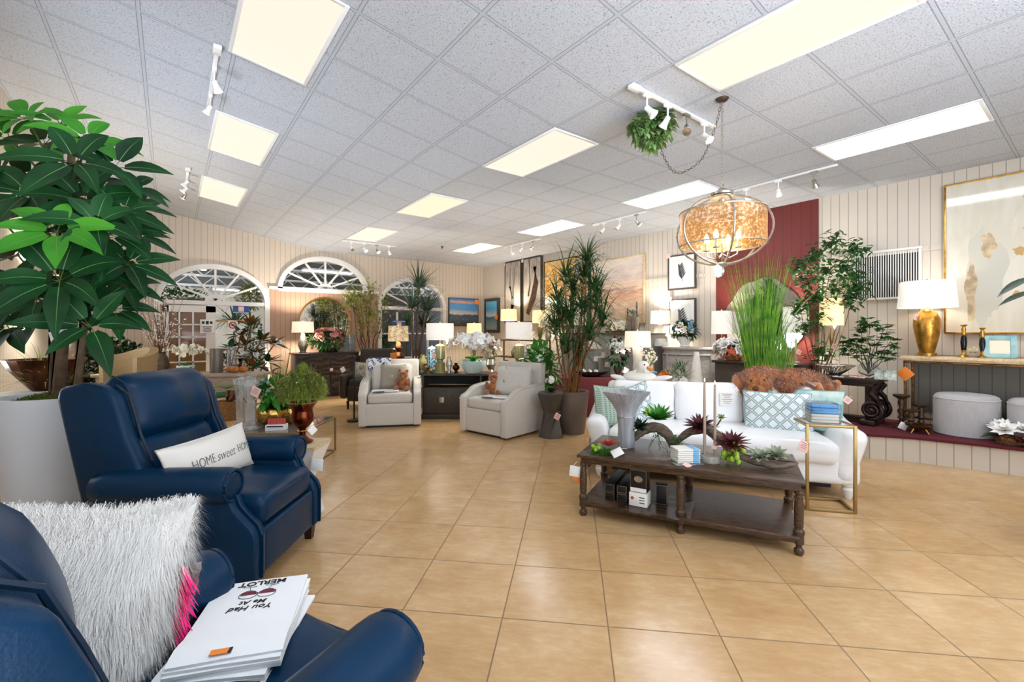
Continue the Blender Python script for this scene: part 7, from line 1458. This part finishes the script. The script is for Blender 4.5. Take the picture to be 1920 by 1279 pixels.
ld = bpy.data.lights.new('chandelier_light', 'POINT'); ld.energy = 16; ld.color = (1, .8, .55); ld.shadow_soft_size = .12; lo = bpy.data.objects.new('chandelier_light', ld); COL.objects.link(lo); lo.parent = t; lo.location = (0, 0, zc - .05)
leafmat('leaf_ivy', '4f7a3a', '8fa86a', .5, 14.)
# swag chain running to the ivy
iv0 = C((1228 - CX) / F * 4.05, 4.05); t = thing('swag_chain', 'loose swag chain looping from the ivy to the ceiling hook', 'chain', hk + Vector((0, 0, -.012))); a0 = D(1240, 282, 4.02) - hk; a1 = D(1267, 322, 3.95) - hk; a2 = D(1312, 300, 3.9) - hk; a3 = D(1338, 245, 3.86) - hk
pts = []; ctrl = [a0, a1, a2, a3, Vector((-.01, 0, -.02))]
for k in range(len(ctrl) - 1):
    p0, p1, p2, p3 = ctrl[max(0, k - 1)], ctrl[k], ctrl[k + 1], ctrl[min(len(ctrl) - 1, k + 2)]
    for j in range(10): u = j / 10; pts.append(.5 * (2 * p1 + (p2 - p0) * u + (2 * p0 - 5 * p1 + 4 * p2 - p3) * u * u + (3 * p1 - p0 - 3 * p2 + p3) * u ** 3))
pts.append(ctrl[-1]); b = MB(); links(b, pts); b.build('chain', 'iron', t, 60)
t = thing('hanging_ivy', 'trailing green ivy clump hanging from the ceiling near the chandelier', 'plant', (iv0.x, iv0.y, HC)); MB().cyl((0, 0, -.001), (0, 0, -.12), .006).ball((0, 0, -.14), .05, 12, 8).build('hanger', 'iron', t); ivv = T(t.location).inverted(); b = MB(); rgi = random.Random(17)
for px, py, r in ((1228, 225, .13), (1240, 240, .12), (1205, 245, .11), (1222, 262, .10), (1195, 240, .07), (1245, 222, .08), (1215, 228, .1)):
    c_ = ivv @ D(px, py, 4.05)
    for k in range(110):
        d = rnd_dir(rgi); p = c_ + d * r * rgi.random() ** .4
        if p.z < -.01: b.leaf(p, (d + Vector((0, 0, -.6))).normalized(), .06, .042, bend=.3, n=2, tip=.5)
b.build('foliage', 'leaf_ivy', t, 80); b = MB()
for px, py in ((1197, 284), (1205, 278), (1215, 285), (1235, 280)): b.tube([ivv @ D(1220, 255, 4.05), ivv @ D(px, py, 4.03)], .003, 5)
b.build('vines', 'stem', t)
t = thing('smoke_detector', 'small dark sprinkler head on the ceiling above the yucca', 'sprinkler', (5.0, 9.3, HC)); MB().lathe([(0, -.05), (.02, -.05), (.012, -.03), (.03, -.01), (.03, -.001), (0, -.001)], n=16).build('body', 'iron', t)
t.name = 'ceiling_sprinkler'
# ================================================================ beyond the arched windows
rgw = random.Random(77)
for k, (x_, y_, z_, rr, lab) in enumerate(((.15, 12.2, 2.22, (.55, .2, .16), 'long green shrub on the ledge behind the upper left of the arched window'), (1.55, 12.5, 2.3, (.3, .25, .3), 'bushy olive shrub behind the upper right of the arched window'), (1.6, 12.4, 1.2, (.25, .25, .55), 'tall green shrub behind the right glass of the arched window'), (1.15, 12.9, .55, (.45, .3, .4), 'low dark green bush beneath the hammock'))):
    t = thing('garden_shrub', lab, 'plant', (x_, y_, 0)); MB().cyl((0, 0, .001), (0, 0, z_), .03, .02).build('trunk', 'bark', t); foliage(t, (0, 0, z_), rr, 420, .10, .06, ('leaf_mid', 'leaf_olive', 'leaf_mid', 'leaf_dark')[k], rgw)
for k, (x_, y_, lab) in enumerate(((1.25, 12.7, 'palm fronds behind the right half of the arched window'), (5.5, 12.35, 'palm fronds behind the right arched window'), (4.75, 12.4, 'dark bushy plant behind the left of the right arched window'))):
    t = thing('garden_palm', lab, 'plant', (x_, y_, 0)); MB().cyl((0, 0, .001), (0, 0, 1.6), .04, .03).build('trunk', 'bark', t); b = MB(); 
    if k < 2: strap_head(b, Vector((0, 0, 1.6)), 70, .85, .05, rgw, bend=1.0, zmin=-.1)
    else: strap_head(b, Vector((0, 0, 1.2)), 120, .6, .06, rgw, bend=1.2, zmin=-.6)
    b.build('fronds', 'leaf_dracaena', t, 80)
hm = (1.28, 12.25); t = thing('hammock', 'cream rope hammock with a wooden spreader bar behind the arched window', 'hammock', (hm[0], hm[1], 0)); mat('bar_wood', 'd9a95f', .5); mat('rope_cream', 'e6dcc2', .8)
MB().cyl((-.45, 0, 1.70), (.45, 0, 1.70), .022).build('spreader_bar', 'bar_wood', t); b = MB()
for k in range(12): x_ = -.4 + .8 * k / 11; b.cyl((x_, 0, 1.70), (.05 + x_ * .3, .02, 1.05), .006, n=5)
for sx in (-1, 1): b.cyl((sx * .42, 0, 1.71), (0, .05, 2.25), .008, n=5)
b.build('ropes', 'rope_cream', t); n_ = 12; vs = [Vector((.05 + (-.13 + .30 * i / n_) * (1 + 1.4 * j / 8), .02 + j * .02, 1.05 - .55 * (j / 8) ** .8 + .10 * (2 * i / n_ - 1) ** 2)) for i in range(n_ + 1) for j in range(9)]
b = MB().add(vs, [(i * 9 + j, (i + 1) * 9 + j, (i + 1) * 9 + j + 1, i * 9 + j + 1) for i in range(n_) for j in range(8)]); b.build('bed', 'rope_cream', t)
def sign(label, px0, py0, px1, py1, y_, base, marks, cat='sign'):
    A, B = onback(px0, py0, y_), onback(px1, py1, y_); w, h = B.x - A.x, A.z - B.z; t = thing('window_sign', label, cat, ((A.x + B.x) / 2, y_, (A.z + B.z) / 2)); MB().box((0, 0, 0), (w, .006, h), bev=.002).build('board', base, t); marks(t, w, h); return t
def m_notice(t, w, h):
    b = MB()
    for k in range(6): b.box((0, -.004, -h * (.02 + .075 * k)), (w * (.7 - .1 * (k % 3)), .002, h * .035))
    b.box((-w * .28, -.004, h * .28), (w * .18, .002, h * .18)).box((0, -.004, h * .27), (w * .20, .002, h * .24)).box((w * .28, -.004, h * .28), (w * .18, .002, h * .18)); b.build('printed_lines', 'ink', t)
def m_no(t, w, h):
    r = w * .34; MB().tube([(r * cos(a), -.005, h * .08 + r * sin(a)) for a in [2 * pi * i / 24 for i in range(24)]], .014, 6, closed=True).cyl((-r * .7, -.005, h * .08 + r * .7), (r * .7, -.005, h * .08 - r * .7), .011, n=6).build('red_ring', 'petal_red', t); MB().ball((0, -.004, h * .08), r * .45, 10, 6, (1, .1, .8)).build('black_symbol', 'ink', t)
def m_open(t, w, h): MB().box((0, -.005, 0), (w * .36, .004, h * .62), bev=.002).build('pink_panel', 'petal_pink', t); b = MB(); b.box((0, -.008, h * .12), (w * .26, .003, h * .08)).box((0, -.008, -h * .08), (w * .26, .003, h * .08)); b.build('white_bands', 'paper', t); MB().box((0, -.0045, h * .40), (w * .98, .004, h * .10)).box((0, -.0045, -h * .40), (w * .98, .004, h * .10)).build('teal_border', 'frame_aqua', t)
mat('sign_blue', '2d4f8f', .5)
sign('white notice sheet with black symbols taped on the white door', 375, 599, 402, 625, YB - .055, 'paper', m_notice); sign('white sign with a red crossed circle on the right glass of the arched window', 427, 601, 446, 622, YB - .03, 'paper', m_no)
sign('blue and pink sign hanging in the left arched window', 437, 571, 467, 588, YB - .03, 'sign_blue', m_open); sign('teal and pink sign hanging in the right arched window', 736, 601, 760, 617, YB - .03, 'sign_blue', m_open)
mat('tan_mat', 'cbb79b', .9)

t = thing('green_rug', 'green carpet square on the floor beyond the arched window', 'rug', (1.0, 12.35, .001)); MB().box((0, 0, .008), (1.6, .9, .015), bev=.004).build('rug', 'far_green_carpet', t)
